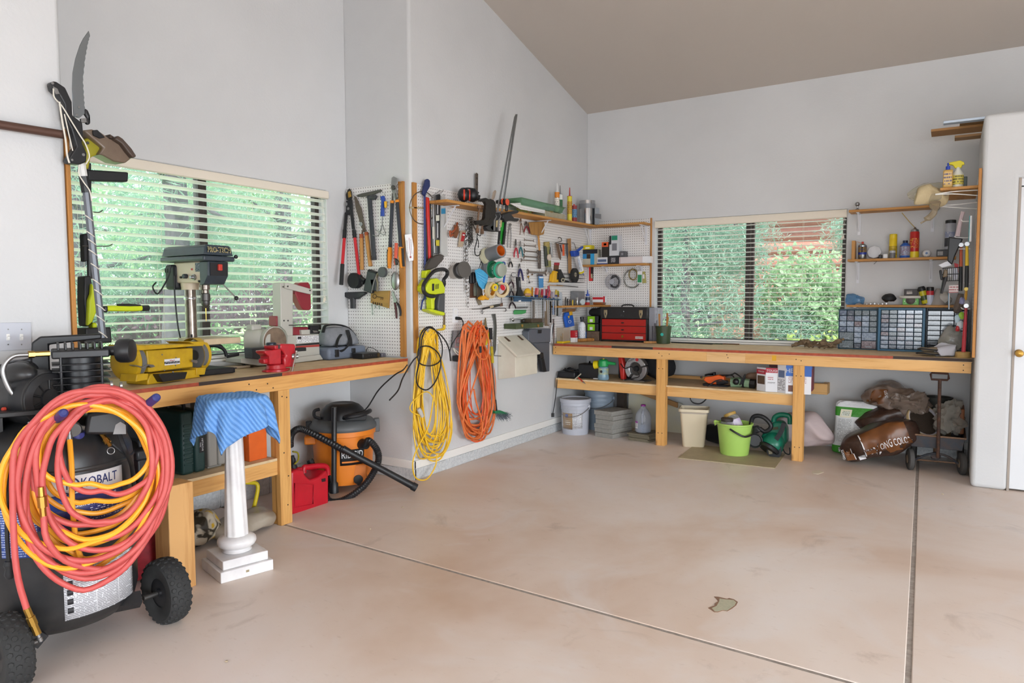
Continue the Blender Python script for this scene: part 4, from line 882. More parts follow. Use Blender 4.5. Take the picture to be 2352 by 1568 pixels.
H('hand_cultivator','blue-handled three-prong hand cultivator hanging on the short pegboard','cultivator',JW,('handle','t',z((462,205,.03),(468,240,.03),(463,300,.03),(462,355,.03)),[.018,.016,.014,.0165],Mt(0x24479c,.45)),('grip_pad','b',z((470,240),(487,238),(486,290),(473,292)),.03,.05,Mt(0xd9a51c,.5)),('shank','l',z((462,355,.03),(460,420,.03)),.004,STEEL),('tine','t',z((460,415,.03),(448,470,.035),(410,462,.04)),.003,STEEL),('tine','t',z((460,415,.03),(432,500,.035),(385,500,.045)),.003,STEEL),('tine','t',z((460,415,.03),(480,470,.035),(480,498,.045),(440,485,.045)),.003,STEEL))
H('bypass_lopper','black and orange long-handled lopper at the right of the short pegboard','lopper',JW,('blade','b',z((530,60),(545,50),(575,65),(575,110),(560,140),(525,135)),.03,.038,STEEL),('lower_blade','b',z((525,135),(560,125),(580,205),(560,230),(540,200)),.026,.034,STEEL),('pivot','c',z((540,135))[0],4,.038,.045,DSTEEL),('arm_link','l',z((540,180,.03),(538,240,.03)),.007,DSTEEL),('arm_link','l',z((565,180,.03),(572,235,.03)),.007,DSTEEL),('band','l',z((537,235,.03),(536,255,.03)),.0155,ORG),('band','l',z((572,232,.03),(575,250,.03)),.0155,ORG),('arm','l',z((536,253,.03),(520,600,.03)),.0135,Mt(0x2c3038,.4)),('arm','l',z((575,248,.03),(602,595,.03)),.0135,Mt(0x2c3038,.4)),('grip','t',z((518,595,.03),(518,650,.035),(515,720,.035),(513,750,.03)),[.0165,.019,.016,.0165],ORG),('grip','t',z((603,592,.03),(602,650,.035),(608,720,.035),(615,748,.03)),[.0165,.019,.016,.0165],ORG),('grip_back','t',z((505,610,.04),(504,680,.04),(507,745,.04)),.0095,BLK),('grip_back','t',z((616,600,.04),(620,680,.04),(625,740,.04)),.0095,BLK))
H('garden_trowel','steel scoop trowel with small orange and black handle','trowel',JW,('grip','t',z((568,560,.05),(566,630,.05),(563,700,.05),(566,728,.05)),[.012,.0145,.0125,.012],Mt(0xd0563c,.45)),('grip_end','b',z((550,670),(578,690),(575,728),(558,730)),.05,.066,BLK),('shank','l',z((566,725,.05),(568,790,.05)),.004,STEEL),('scoop','s',(*z((560,850))[0],.045),(.04,.018,.072),STEEL))
H('pruning_shears','worn bypass pruning shears with dark grips below the scoop trowel','pruner',JW,('blade','b',z((530,935),(545,930),(560,970),(570,1000),(560,1015),(540,985)),.025,.032,STEEL),('pivot','c',z((558,1000))[0],4,.032,.04,STEEL),('spring','t',z((560,985,.035),(578,990,.035),(578,1015,.035),(565,1030,.035)),.0025,STEEL),('grip','t',z((555,1015,.03),(562,1050,.03),(568,1100,.03),(570,1138,.03)),[.0075,.009,.009,.007],Mt(0x4a1f22,.5)),('grip','t',z((572,1015,.03),(590,1045,.03),(600,1085,.03),(600,1118,.03)),[.0075,.009,.009,.007],BLK))
H('dusting_brush','round black vacuum dusting brush with bristles on the short pegboard','vacuum brush',JW,('bristles','c',z((235,848))[0],13,.02,.075,BLKM),('shell','b',z((200,820),(230,808),(275,815),(280,870),(250,892),(215,880)),.02,.05,BLK),('neck','t',z((265,840,.04),(300,835,.04),(330,850,.04)),[.022,.018,.018],BLK),('clip','b',z((275,850),(305,848),(308,878),(280,880)),.02,.05,BLKM))
H('crevice_sleeve','wide dark grey vacuum tool sleeve tilted between the brush and the key plaque','vacuum nozzle',JW,('sleeve','b',z((345,765),(355,760),(412,785),(375,948),(312,925)),.02,.06,Mt(0x24272c,.4)),('rim','b',z((345,763),(415,782),(410,795),(342,778)),.02,.065,Mt(0x1c1e22,.4)))
H('swivel_nozzle','hose spray nozzle with grey arm hanging above the key plaque','nozzle',JW,('dial','c',z((455,783))[0],9,.06,.085,Mt(0x4a4c4e,.5)),('neck','t',z((450,790,.06),(425,800,.055),(415,830,.05),(425,870,.05),(420,930,.045)),[.011,.011,.009,.008,.008],Mt(0x77705e,.45,.4)),('lever','t',z((420,800,.06),(395,860,.07),(378,940,.07)),.0035,STEEL),('body','b',z((360,835),(410,830),(412,930),(385,928)),.03,.06,Mt(0x2a2c30,.4)))
r=thing('key_plaque','square wooden key holder plaque with a burnt key motif and hanging keys','key holder')
PLQ=wood('plaque_wood',0xa9823f,0x8a6a30,'X',False)
mk('plaque',MB().px(JW,z((372,930),(512,925),(505,1060),(370,1018)),.013,.03),PLQ,r,bevel=.002)
BURN=Mt(0x4a3418,.7)
m=MB();cxy=z((402,968))[0];m.tube([JW.at(cxy[0]+4.2*math.cos(a),cxy[1]+4.8*math.sin(a),.031)for a in(i*math.pi/8 for i in range(16))],.0028,6,closed=True)
m.tube([JW.at(*z((418,970))[0],.031),JW.at(*z((468,980))[0],.031)],.0028,6);m.tube([JW.at(*z((452,978))[0],.031),JW.at(*z((450,994))[0],.031)],.0025,6);m.tube([JW.at(*z((465,980))[0],.031),JW.at(*z((463,996))[0],.031)],.0025,6)
mk('burnt_motif',m,BURN,r)
for i in range(5):mk('burnt_letter',MB().px(JW,z((385+16*i,1012+3*i),(395+16*i,1008+3*i),(398+16*i,1028+3*i),(388+16*i,1030+3*i)),.03,.0308),BURN,r)
for x,y0,y1 in((380,1025,1050),(405,1030,1060),(436,1035,1068),(383,1050,1110)):
 mk('key',MB().lathe([(.008,-.001),(.008,.001)],JW.at(*z((x,y0+8))[0],.034),JW.N,10).px(JW,z((x-3,y0+10),(x+3,y0+10),(x+3,y1),(x-3,y1)),.033,.035).px(JW,z((x,y1-10),(x+8,y1-9),(x+8,y1-3),(x,y1-3)),.033,.035),STEEL,r)
H('floor_squeegee','wide flat black vacuum nozzle hung under the dusting brush','vacuum nozzle',JW,('blade_head','b',z((143,948),(160,938),(320,932),(336,945),(270,990),(205,990),(150,965)),.02,.045,Mt(0x26282b,.45)),('neck','t',z((235,980,.035),(236,1020,.035),(237,1062,.035)),[.024,.0215,.0225],Mt(0x26282b,.45)))
for x,y in((438,625),(465,590),(200,975),(268,975),(385,210),(600,100),(480,190),(380,1000),(540,930)):
 one('peg_hook',MB().tube(cat([JW.at(*z((x,y-8))[0],.012),JW.at(*z((x,y))[0],.035),JW.at(*z((x,y-7))[0],.045)],4),.0022,6),STEEL,'thin steel hook in the short pegboard','hook','steel hooks in the short pegboard')
H('wall_thermometer','white plastic thermometer on the corner between the two pegboards','thermometer',Fr((XM,YJ,0),(.72,.7,0),(.7,-.72,0)),('case','b',z((632,495),(685,487),(702,595),(700,695),(665,702),(645,620)),.0,.012,LAB),('tube','l',z((665,520,.013),(678,665,.013)),.0012,Mt(0xa02020,.4)),('bulb','c',z((677,668))[0],2.2,.012,.014,Mt(0xa02020,.4)),('scale','p',z((646,540),(652,539),(660,645),(655,646)),.012,.0125,printm(0xe8e8ea,0x6a1520,.006,.5,.3)),('scale','p',z((676,530),(682,529),(690,640),(685,641)),.012,.0125,printm(0xe8e8ea,0x20306a,.006,.5,.3)))
# ================================================================== shelves and tools of the middle wall
SHELFW=wood('shelf_wood_y',0xc08a48,0xa27033,'Y',False);SHELFX=wood('shelf_wood_x',0xc08a48,0xa27033,'X',False)
def bracket(r,fr,u,v,dep,drop):
 mk('shelf_bracket',MB().fbox(fr,u-.012,u+.012,v-drop,v,.013,.019).fbox(fr,u-.012,u+.012,v-.006,v,.013,dep).poly(Fr(fr.P(u,0,0),fr.N,-fr.U),[(.02,v-drop*.85),(.026,v-drop*.85),(dep*.85,v-.008),(dep*.78,v-.008)],-.004,.004),Mt(0xdcdde2,.4),r)
r=thing('wall_shelf','narrow pine shelf across the top of the middle wall pegboard','shelf')
mk('board',MB().poly(MW,[(4.268,2.122),(7.07,2.155),(7.07,2.176),(4.268,2.143)],.013,.2),SHELFW,r,bevel=.002)
bracket(r,MW,4.46,2.122,.17,.2);bracket(r,MW,5.95,2.142,.17,.22);bracket(r,MW,5.05,2.13,.17,.2)
r=thing('wall_shelf','short pine shelf turning the corner above the back pegboard','shelf')
mk('board',MB().box((-3.24,6.89,2.152),(-2.70,YB-.013,2.174)),SHELFX,r,bevel=.002)
bracket(r,BW,-2.75,2.152,.18,.2);bracket(r,BW,-3.40,2.152,.18,.2)
r=thing('wall_shelf','short pine shelf with small boxes on the back pegboard','shelf')
mk('board',MB().box((-3.435,6.94,1.732),(-2.705,YB-.013,1.754)),SHELFX,r,bevel=.002);bracket(r,BW,-2.80,1.732,.13,.06);bracket(r,BW,-3.2,1.732,.13,.06)
r=thing('wall_shelf','low corner shelf holding small tools left of the red tool chest','shelf')
mk('board',MB().box((-3.437,6.23,1.295),(-3.305,YB-.014,1.315)),SHELFW,r,bevel=.002);mk('board',MB().box((-3.304,6.93,1.295),(-3.15,YB-.014,1.315)),SHELFX,r,bevel=.002)
def PB(x,y,n=.013):return MW.at(x,y,n)
# --- left part of the board
zoom(920,390,4.75)
H('grabber_tool','long dark blue reacher grabber with forked jaw hanging at the left edge','grabber',MW,('handle','b',z((265,180),(285,105),(305,95),(325,115),(328,180),(300,230),(275,290),(248,260)),.03,.055,Mt(0x24305f,.45)),('shaft','l',z((262,280,.04),(268,1400,.04)),.0085,Mt(0x2a3a74,.4)),('jaw','t',z((268,1395,.04),(240,1430,.04),(230,1480,.04),(222,1525,.04)),.007,Mt(0x2a3a74,.4)),('jaw','t',z((268,1395,.04),(300,1425,.04),(318,1470,.04),(322,1520,.04)),.007,Mt(0x2a3a74,.4)))
H('wire_hoop','thin dark wire hoop with a wooden crossbar behind the blue grabber','hoop',MW,('ring','o',[(920+(238+138*math.cos(a))/4.75,390+(412+178*math.sin(a))/4.75,.022)for a in(i*math.pi/8 for i in range(16))],.0035,RUSTB),('crossbar','b',z((95,400),(380,412),(380,430),(95,420)),.014,.02,Mt(0xb3a27c,.6)))
H('level_bar','long red spirit level bar hanging behind the blue grabber','level',MW,('edge','b',z((278,300),(292,290),(310,1010),(290,1000)),.014,.03,BLK),('bar','b',z((290,295),(318,300),(340,985),(318,985)),.014,.045,Mt(0xc5281f,.4)),('edge','b',z((318,350),(335,352),(358,960),(340,985)),.014,.032,BLK))
H('spirit_level','grey and black aluminium spirit level with two vials','level',MW,('body','b',z((355,300),(390,265),(400,920),(370,915)),.014,.03,STEEL),('body_edge','b',z((392,275),(440,262),(432,920),(400,920)),.014,.036,Mt(0x24262a,.4)),('vial','b',z((390,495),(425,492),(425,555),(392,558)),.036,.042,Mt(0xd8d8c8,.3)),('vial','b',z((390,765),(425,765),(425,830),(392,828)),.036,.042,Mt(0xc8b92a,.3)),('vial','b',z((350,620),(372,618),(374,755),(352,755)),.03,.036,Mt(0xc9c9bd,.3)),('scale','p',z((402,330),(410,330),(410,480),(402,480)),.036,.0365,LAB),('scale','p',z((402,580),(410,580),(410,740),(402,740)),.036,.0365,LAB))
H('plastic_sleeve','clear plastic tube packet with blue band beside the spirit level','packet',MW,('sleeve','b',z((442,280),(488,270),(520,940),(480,950),(438,900)),.014,.03,clear('clear_sleeve',0xf0f0f0,.45,.2,0xd8d8d4)),('band','b',z((445,420),(490,418),(492,478),(446,482)),.03,.032,Mt(0x3a8ab4,.4)))
H('peg_hook','long double wire hook above the spirit level','hook',MW,('wire','t',z((440,225,.013),(380,262,.06),(330,285,.1),(300,285,.12)),.0022,STEEL),('wire','t',z((465,215,.013),(455,240,.03),(400,268,.08),(330,288,.13)),.0022,STEEL))
H('grass_trimmer','lime green cordless grass trimmer with looped black handle on the pegboard','trimmer',MW,('guard','b',z((290,1040),(330,965),(390,930),(440,918),(480,935),(470,980),(400,1060),(330,1090),(280,1090)),.05,.075,clear('smoky_guard',0x6a6058,.6,.25,0x4f4842)),('loop_handle','o',z((255,1330,.1),(250,1260,.1),(290,1190,.1),(360,1110,.1),(440,1085,.1),(490,1090,.1),(510,1120,.1),(500,1160,.1),(470,1200,.1),(470,1260,.1),(380,1370,.1),(300,1370,.1)),.015,BLK),('head','b',z((280,1100),(330,1085),(345,1150),(300,1180),(275,1180)),.02,.07,LIME),('motor_body','b',z((285,1270),(330,1195),(400,1180),(460,1220),(490,1290),(485,1345),(400,1360),(320,1350),(285,1320)),.02,.115,LIME),('neck','b',z((320,1350),(400,1350),(375,1430),(375,1520),(345,1520),(340,1430)),.03,.09,LIME),('rear_grip','b',z((425,1360),(490,1345),(485,1560),(420,1545),(410,1500)),.03,.09,Mt(0x4a4d50,.5)),('battery_foot','b',z((305,1520),(345,1515),(380,1525),(480,1550),(492,1575),(470,1592),(330,1545)),.02,.1,LIME),('badge','p',z((345,1242),(370,1240),(368,1318),(345,1320)),.115,.117,BLK),*[('vent_slot','p',z((385+q,1250-q*.2),(392+q,1245-q*.2),(388+q,1300-q*.2),(381+q,1305-q*.2)),.115,.117,BLKM)for q in(0,14,28)])
H('folding_saw','grey saw blade with bright yellow end hanging below the grass trimmer','saw',MW,('blade','p',z((472,1555),(490,1560),(488,1700),(468,1700)),.014,.02,Mt(0x7a6a50,.5,.4)),('grip','t',z((478,1690,.03),(474,1730,.03),(440,1742,.03),(400,1745,.03)),[.011,.011,.009,.006],Mt(0xd9b51c,.45)))
# earmuffs, plane irons, clamps on the shelf
H('ear_muffs','black ear muffs with red stripes on the upper shelf','ear muffs',Fr((XM+.12,0,0),(0,1,0),(1,0,0)),('cup','s',(*z((690,272))[0],0),(.05,.052,.058),BLK),('cup','s',(*z((785,275))[0],0),(.05,.052,.058),BLK),('stripe','o',[(920+(693+2*math.cos(a))/4.75,390+(270+57*math.sin(a))/4.75,.045*math.cos(a))for a in(i*math.pi/8 for i in range(16))],.008,Mt(0xd1402c,.4)),('stripe','o',[(920+(750+2*math.cos(a))/4.75,390+(275+57*math.sin(a))/4.75,.045*math.cos(a))for a in(i*math.pi/8 for i in range(16))],.008,Mt(0xd1402c,.4)),('headband','t',z((690,205,.02),(740,200,.04),(800,212,.03),(850,250,.0)),.006,BLKM),('pad','b',z((838,275),(878,272),(870,330),(835,332)),-.03,.03,BLKM))
H('steel_ruler','steel strip with holes standing up behind the ear muffs','ruler',MW,('strip','p',z((818,45),(832,30),(848,45),(843,340),(818,340)),.02,.024,RUSTB),('hole','c',z((833,160))[0],1.1,.024,.0245,INK),('hole','c',z((833,90))[0],1.1,.024,.0245,INK))
H('plastic_scoop','pale translucent round-ended strip behind the black clamps','strip',MW,('strip','b',z((1000,330),(1020,240),(1040,218),(1050,235),(1030,310),(1015,330)),.06,.075,Mt(0xb8a898,.3)))
zoom(1080,440,9.8)
for k,(dx,dy,nn,lab)in enumerate(((0,0,.26,'front heavy C-clamp gripping the upper shelf edge'),(105,20,.24,'rear heavy C-clamp behind the other on the upper shelf edge'))):
 D_=lambda*p:z(*[(a+dx,b+dy)for a,b in p])
 H('c_clamp','black iron '+lab,'clamp',MW,('frame','b',D_((240,195),(300,150),(360,140),(430,170),(475,240),(480,430),(455,580),(400,690),(330,735),(160,745),(140,650),(200,645),(300,640),(340,580),(350,430),(370,290),(340,225),(240,215)),nn-.03,nn,Mt(0x2a2724,.45,.4)),('screw','l',[(p[0],p[1],nn-.015)for p in D_((205,370),(170,640),(160,880))],.008,RUSTY),('pad','l',[(p[0],p[1],nn-.015)for p in D_((205,320),(202,380))],.018,RUSTY),('nut','l',[(p[0],p[1],nn-.015)for p in D_((165,830),(158,930))],.015,RUSTY),('tommy_bar','l',[(p[0],p[1],nn)for p in D_((130,890),(200,905))],.004,RUSTY),group='C-clamps on the shelf edge')
BARM=Mt(0x8d8f90,.3,.9)
for k,(dx,lab)in enumerate(((0,'left of two long bar clamps with tall steel bars on the upper shelf'),(95,'right of two long bar clamps with tall steel bars on the upper shelf'))):
 D_=lambda*p:[(q[0]+0,q[1])for q in z(*[(a+dx,b)for a,b in p])]
 top=[(1183,260),(1187,261)][k]
 H('bar_clamp',lab,'clamp',MW,('bar','p',[(top[0]-2.2,262),(top[0]+2.2,262),*z((740-(85 if not k else 0),440),(700-(85 if not k else 0),440))]if k else[(1182,268),(1185,263),*z((640,440),(600,440))],.2,.206,BARM),('jaw','b',D_((500,470),(600,460),(620,560),(560,640),(540,860),(600,905),(400,880),(340,790),(430,740),(470,600)),.19,.235,BLK),('trim','b',D_((560,480),(610,560),(570,640),(560,880),(530,880),(535,640),(590,560)),.235,.24,Mt(0x6b6b6b,.4)),('lower_bar','p',z((650+dx*1.3,880),(690+dx*1.3,880),(665+dx*1.2,1185),(625+dx*1.2,1180)),.2,.208,BLKM),('mark','p',D_((585,650),(625,640),(610,800),(580,800)),.236,.2375,Mt(0xb8a678,.5)),group='long bar clamps')
H('trigger_clamp','black trigger bar clamp with green strip below and red button pads','clamp',MW,('lever','b',z((740,500),(900,450),(1090,420),(1110,450),(1080,480),(940,520),(1000,590),(1100,600),(1105,640),(1070,675),(900,650),(800,690),(740,600)),.2,.24,BLK),('pad_arm','b',z((820,300),(870,300),(860,440),(820,440)),.2,.22,BLK),('pad_head','b',z((800,190),(900,180),(915,230),(900,300),(810,300)),.19,.24,BLK),('pad_button','c',z((843,232))[0],4,.24,.246,Mt(0xd94f2c,.4)),('pad_head','b',z((630,190),(730,165),(790,175),(785,290),(640,270)),.17,.2,BLK),('pad_button','c',z((745,225))[0],4,.2,.206,Mt(0xd94f2c,.4)),('green_strip','p',z((715,670),(780,660),(760,1000),(735,1220),(705,1220),(695,1000)),.17,.182,Mt(0x2aa336,.4)),('bar','p',z((790,680),(825,680),(780,1190),(745,1190)),.185,.195,BLKM))
one('twine_bunch',MB().tube(tangle((-3.33,5.55,2.165),.035,.16,.04,5,8),.004,6),Mt(0xa83234,.5,col2=0x5f9440,vs=20,name='red_green'),'red and green pliers and wire scraps lying on the upper shelf','scraps')
# --- centre of the board
zoom(920,390,4.75)
r=thing('wrench_ring','bunch of rusty orange clamps hung from the shelf bracket','clamps')
ORC=Mt(0xb5562e,.5,col2=0x7a4630,vs=40)
mk('clamp',MB().tube(cat([PB(*z((620,580))[0],.03),PB(*z((600,640))[0],.05),PB(*z((560,680))[0],.05),PB(*z((540,670))[0],.05),PB(*z((545,720))[0],.05),PB(*z((570,705))[0],.05)],5),.009,6),ORC,r)
mk('clamp',MB().px(MW,z((600,600),(635,610),(640,680),(615,745),(580,720),(600,660)),.03,.05),Mt(0x7a4a2c,.5),r,bevel=.003);mk('ring_hook',MB().tube([PB(*z((600,585))[0],.015),PB(*z((685,602))[0],.08)],.003,6),DSTEEL,r)
H('blister_card','narrow clear blister pack with red print hanging on the pegboard','package',MW,('card','p',z((655,660),(715,660),(690,790),(680,840),(630,840),(635,790)),.025,.03,Mt(0xb8a48c,.4)),('print','p',z((675,680),(710,690),(690,780),(655,780)),.03,.031,Mt(0xb5282c,.4)),('print','p',z((680,700),(702,705),(698,720),(678,716)),.031,.0315,LAB))
def chain(name,label,pts,n,mat,w,rr):
 r=MB();P=[MW.at(*q,n)for q in pts];L=[]
 tot=sum((P[i+1]-P[i]).length for i in range(len(P)-1));k=int(tot/(w*1.15));Q=cat(P,20)
 for i in range(k):
  c=Q[int(i/k*(len(Q)-1))];t=(Q[min(len(Q)-1,int(i/k*(len(Q)-1))+1)]-c)
  t=t.normalized()if t.length>1e-6 else V((0,0,-1));s=V((0,1,0))if i%2 else V((1,0,0))
  r.tube([c+t*(w*.75*math.cos(a))+s*(w*.42*math.sin(a))for a in(j*math.pi/4 for j in range(8))],rr,4,closed=True)
 return one(name,r,mat,label,'chain')
chain('steel_chain','long silver steel chain hanging down the pegboard to the outlet',z((728,540),(722,800),(730,1100),(738,1540)),.035,STEEL,.026,.0032)
chain('steel_chain','second strand of silver chain beside the long one',z((745,545),(712,820),(712,1100),(722,1360)),.04,STEEL,.026,.0032)
for q,lab in((0,'left'),(18,'middle'),(34,'right')):chain('saw_chain','%s of three dark chainsaw chains hanging on the pegboard'%lab,z((748+q,530),(745+q,700),(752+q,860-q*2)),.03+.0005*q,Mt(0x2c2624,.5,.5),.016,.003)
H('wire_hook_tool','black wire gripping hook hanging below the C-clamps','hook',MW,('wire','t',z((845,540,.08),(840,640,.08),(830,780,.06),(810,860,.05),(815,920,.05),(840,938,.05),(865,920,.05),(870,885,.05)),.0042,BLKM),('loop','t',z((800,545,.08),(795,600,.08),(815,650,.08),(840,700,.07),(870,720,.07),(880,680,.08)),.0035,BLKM),('tail','t',z((838,745,.06),(850,790,.06),(848,850,.06)),.0035,BLKM))
zoom(1070,560,9.8)
def roll(name,label,pts_axis,rad,hole,mat,core,n0,n1,cat_='tape',group=None,par=None,inner=None):
 a,b=MW.at(*pts_axis[0],n0),MW.at(*pts_axis[1],n1);ax=(b-a);L=ax.length
 r=par or thing(name,label,cat_,group)
 mk('winding',MB().lathe([(hole,0),(rad,0),(rad,L),(hole,L)],a,ax,32,cap=False),mat,r,bevel=.001)
 mk('core',MB().lathe([(hole*.93,.0005),(hole,.0005),(hole,L-.0005),(hole*.93,L-.0005)],a,ax,28,cap=False),core,r)
 return r
TAPEG=Mt(0x7c7f84,.35,.2,name='duct_tape');MASK=Mt(0xd2bf96,.6,name='masking_tape');KRAFT=Mt(0xa27a4c,.7,name='cardboard')
roll('tape_roll','pale cream flat tape roll at the back of the duct tape',z((440,300),(500,270)),.075,.04,Mt(0xc6c2a4,.5),KRAFT,.03,.06,group='tape rolls on the pegboard')
roll('tape_roll','grey duct tape roll with bright orange core',z((520,250),(790,150)),.06,.046,TAPEG,Mt(0xdd6a18,.5),.055,.20,group='tape rolls on the pegboard')
roll('tape_roll','grey duct tape roll behind the green wire spool',z((470,575),(590,570)),.075,.04,TAPEG,KRAFT,.03,.09,group='tape rolls on the pegboard')
r=thing('wire_spool','green spool of silver wire on the pegboard','spool');GRN=Mt(0x146b44,.4)
a,b=MW.at(*z((600,575))[0],.092),MW.at(*z((830,590))[0],.215);ax=b-a;L=ax.length
mk('flange',MB().lathe([(.01,0),(.075,0),(.07,.01),(.01,.012)],a,ax,28),GRN,r);mk('drum',MB().lathe([(.058,.012),(.058,L*.62)],a,ax,28),GRN,r);mk('flange',MB().lathe([(.05,L*.62),(.072,L*.64),(.072,L*.72),(.05,L*.74)],a,ax,28),Mt(0x2aa07a,.4),r)
mk('wire',MB().lathe([(.05,L*.72),(.058,L*.76),(.056,L*.95),(.02,L)],a,ax,28),Mt(0xaeb5a8,.35,.6,bump=.6,bs=300),r);mk('drum_label',MB().lathe([(.0585,L*.38),(.0585,L*.55)],a,ax,28,cap=False),printm(0x1d6f4a,0xd8e8d8,.012,.5,.45),r)
H('coping_saw','small coping saw with blue handle hanging by the green spool','saw',MW,('frame','t',z((780,420,.15),(850,410,.16),(880,450,.16),(880,700,.15),(870,760,.14)),.006,Mt(0x2f4f9c,.4)),('handle','l',z((868,740,.14),(850,870,.14)),.009,Mt(0x2456b8,.4)),('hook_end','t',z((850,865,.14),(880,890,.14),(910,890,.14),(915,870,.14)),.0018,STEEL))
zoom(920,390,4.75)
r=thing('wire_spool','silver wire spool with dark round end on the pegboard','spool');a,b=MW.at(*z((575,1118))[0],.02),MW.at(*z((700,1086))[0],.16);ax=b-a;L=ax.length
mk('winding',MB().lathe([(.055,0),(.055,L*.55)],a,ax,28),Mt(0xb5afa8,.35,.7),r);mk('flange',MB().lathe([(.066,L*.52),(.066,L*.6)],a,ax,28),DSTEEL,r);mk('winding',MB().lathe([(.05,L*.6),(.05,L*.9)],a,ax,28),Mt(0x8f8f92,.35,.7),r);mk('end_flange',MB().lathe([(.066,L*.9),(.067,L),(.012,L*1.02)],a,ax,28),Mt(0x55524e,.6),r)
zoom(1070,560,9.8)
for i,(pts,n,lab,m_)in enumerate(((((105,650),(170,640),(185,900),(245,1170),(240,1210),(95,1215)),.02,'wide rusty putty knife with black handle at the left of the scrapers',Mt(0x6a4a3c,.5,.5)),(((180,900),(240,890),(250,1170),(180,1170)),.03,'narrow grey putty knife blade in front of the rusty scraper',Mt(0x8a8d80,.45,.6)),(((250,840),(340,900),(385,1150),(370,1200),(255,1205)),.04,'broad dull scraper blade behind the blue mask',Mt(0x6a655a,.5,.6)),(((215,1200),(310,1200),(370,1365),(290,1380)),.02,'slanting steel scraper below the other putty knives',Mt(0x8d8270,.45,.6)))):
 H('putty_knife',lab,'putty knife',MW,('blade','p',z(*pts),n,n+.003,m_),*([('handle','b',z((110,650),(175,645),(180,880),(120,900))if i==0 else z((175,630),(225,640),(235,880),(185,890)),n-.005,n+.02,BLK)]if i<2 else[]),group='putty knives')
r=thing('face_mask','light blue pleated face mask hanging on the pegboard','mask')
mp=z((215,590),(300,555),(400,600),(505,705),(500,790),(450,1000),(385,1030),(300,940),(250,800))
mk('cloth',MB().px(MW,mp,.075,.082).jit(.004,40,1),Mt(0x58b4e0,.7,col2=0x3f9fd2,vs=30),r,bevel=.004,seg=2)
for k in range(3):mk('pleat',MB().tube(cat([MW.at(*z((250+30*k,640+70*k))[0],.083),MW.at(*z((380,720+60*k))[0],.088),MW.at(*z((480-10*k,760+70*k))[0],.084)],5),.004,6),Mt(0x6cc3ea,.7),r)
mk('ear_loop',MB().tube(cat([MW.at(*z(p)[0],.085)for p in((400,1010),(385,1100),(400,1160),(420,1100),(460,1150),(500,1140),(490,1060))],5),.003,6),LAB,r);mk('ear_loop',MB().tube(cat([MW.at(*z(p)[0],.08)for p in((290,560),(320,480),(345,400),(375,470),(380,580))],5),.003,6),BLKM,r)
roll('tape_roll','beige masking tape roll in front, holding a small yellow roll',z((520,1035),(600,1045)),.071,.046,MASK,Mt(0xc8801c,.5),.09,.125,group='tape rolls on the pegboard')
roll('tape_roll','beige masking tape roll holding a small red and white roll',z((770,1015),(820,1025)),.072,.048,MASK,KRAFT,.09,.125,group='tape rolls on the pegboard')
roll('tape_roll','small yellow electrical tape roll stuck in the front masking tape',z((625,975),(665,980)),.032,.016,Mt(0xe2c21e,.4),LAB,.128,.15,group='tape rolls on the pegboard')
r=roll('tape_roll','small red and white thread seal tape roll',z((790,1020),(835,975)),.028,.01,LAB,LAB,.128,.16,group='tape rolls on the pegboard');b=MW.at(*z((828,982))[0],.175);mk('cap',MB().lathe([(.027,0),(.026,.004),(.002,.004)],b,MW.N*.8+V((0,-.2,.3)),20),Mt(0xc8202c,.4),r)
H('yellow_rag','crumpled yellow cloth strip hanging under the masking tape','cloth',MW,('cloth','b',z((350,1200),(420,1150),(480,1180),(560,1200),(520,1265),(440,1245),(400,1275),(345,1240)),.05,.09,Mt(0xe8a61c,.7)),('strip','b',z((420,1030),(450,1040),(470,1170),(430,1160)),.07,.08,Mt(0xe8a61c,.7)))
H('green_clip','small green and blue plastic tools behind the tape rolls','clip',MW,('green_end','b',z((710,870),(745,890),(745,950),(715,970)),.09,.11,Mt(0x1f8a4a,.4)),('blue_end','b',z((620,890),(680,870),(690,900),(640,905)),.07,.09,Mt(0x2456a8,.4)))
H('keyhole_saw','long thin hacksaw with black and cream handle lying on hooks','saw',MW,('blade','l',z((140,1468,.05),(400,1462,.05)),.003,DSTEEL),('handle','t',z((380,1462,.05),(530,1425,.05),(600,1415,.05)),.008,BLK),('band','l',z((530,1425,.05),(610,1408,.05)),.0095,Mt(0xcfc09a,.5)),('grip','t',z((610,1410,.05),(680,1390,.05),(750,1375,.05)),[.011,.0125,.011],Mt(0x3a3a30,.5)))
H('hex_rod','bent dark steel rod below the hacksaw','rod',MW,('rod','t',z((580,1450,.03),(700,1445,.03),(860,1445,.03),(895,1455,.03),(905,1500,.03),(880,1515,.03)),.0035,DSTEEL))
H('small_file','small trowel-ended scraper on a thin shank hanging under the tape','scraper',MW,('shank','l',z((800,1180,.03),(808,1330,.03)),.003,DSTEEL),('blade','p',z((780,1345),(835,1320),(835,1400),(770,1410)),.028,.032,Mt(0x7a5c4c,.5,.4)))
H('spoon_bit','small steel spoon hanging below the hacksaw','spoon',MW,('shank','l',z((370,1470,.03),(375,1530,.03)),.003,STEEL),('bowl','s',(*z((372,1535))[0],.03),(.006,.012,.016),STEEL))
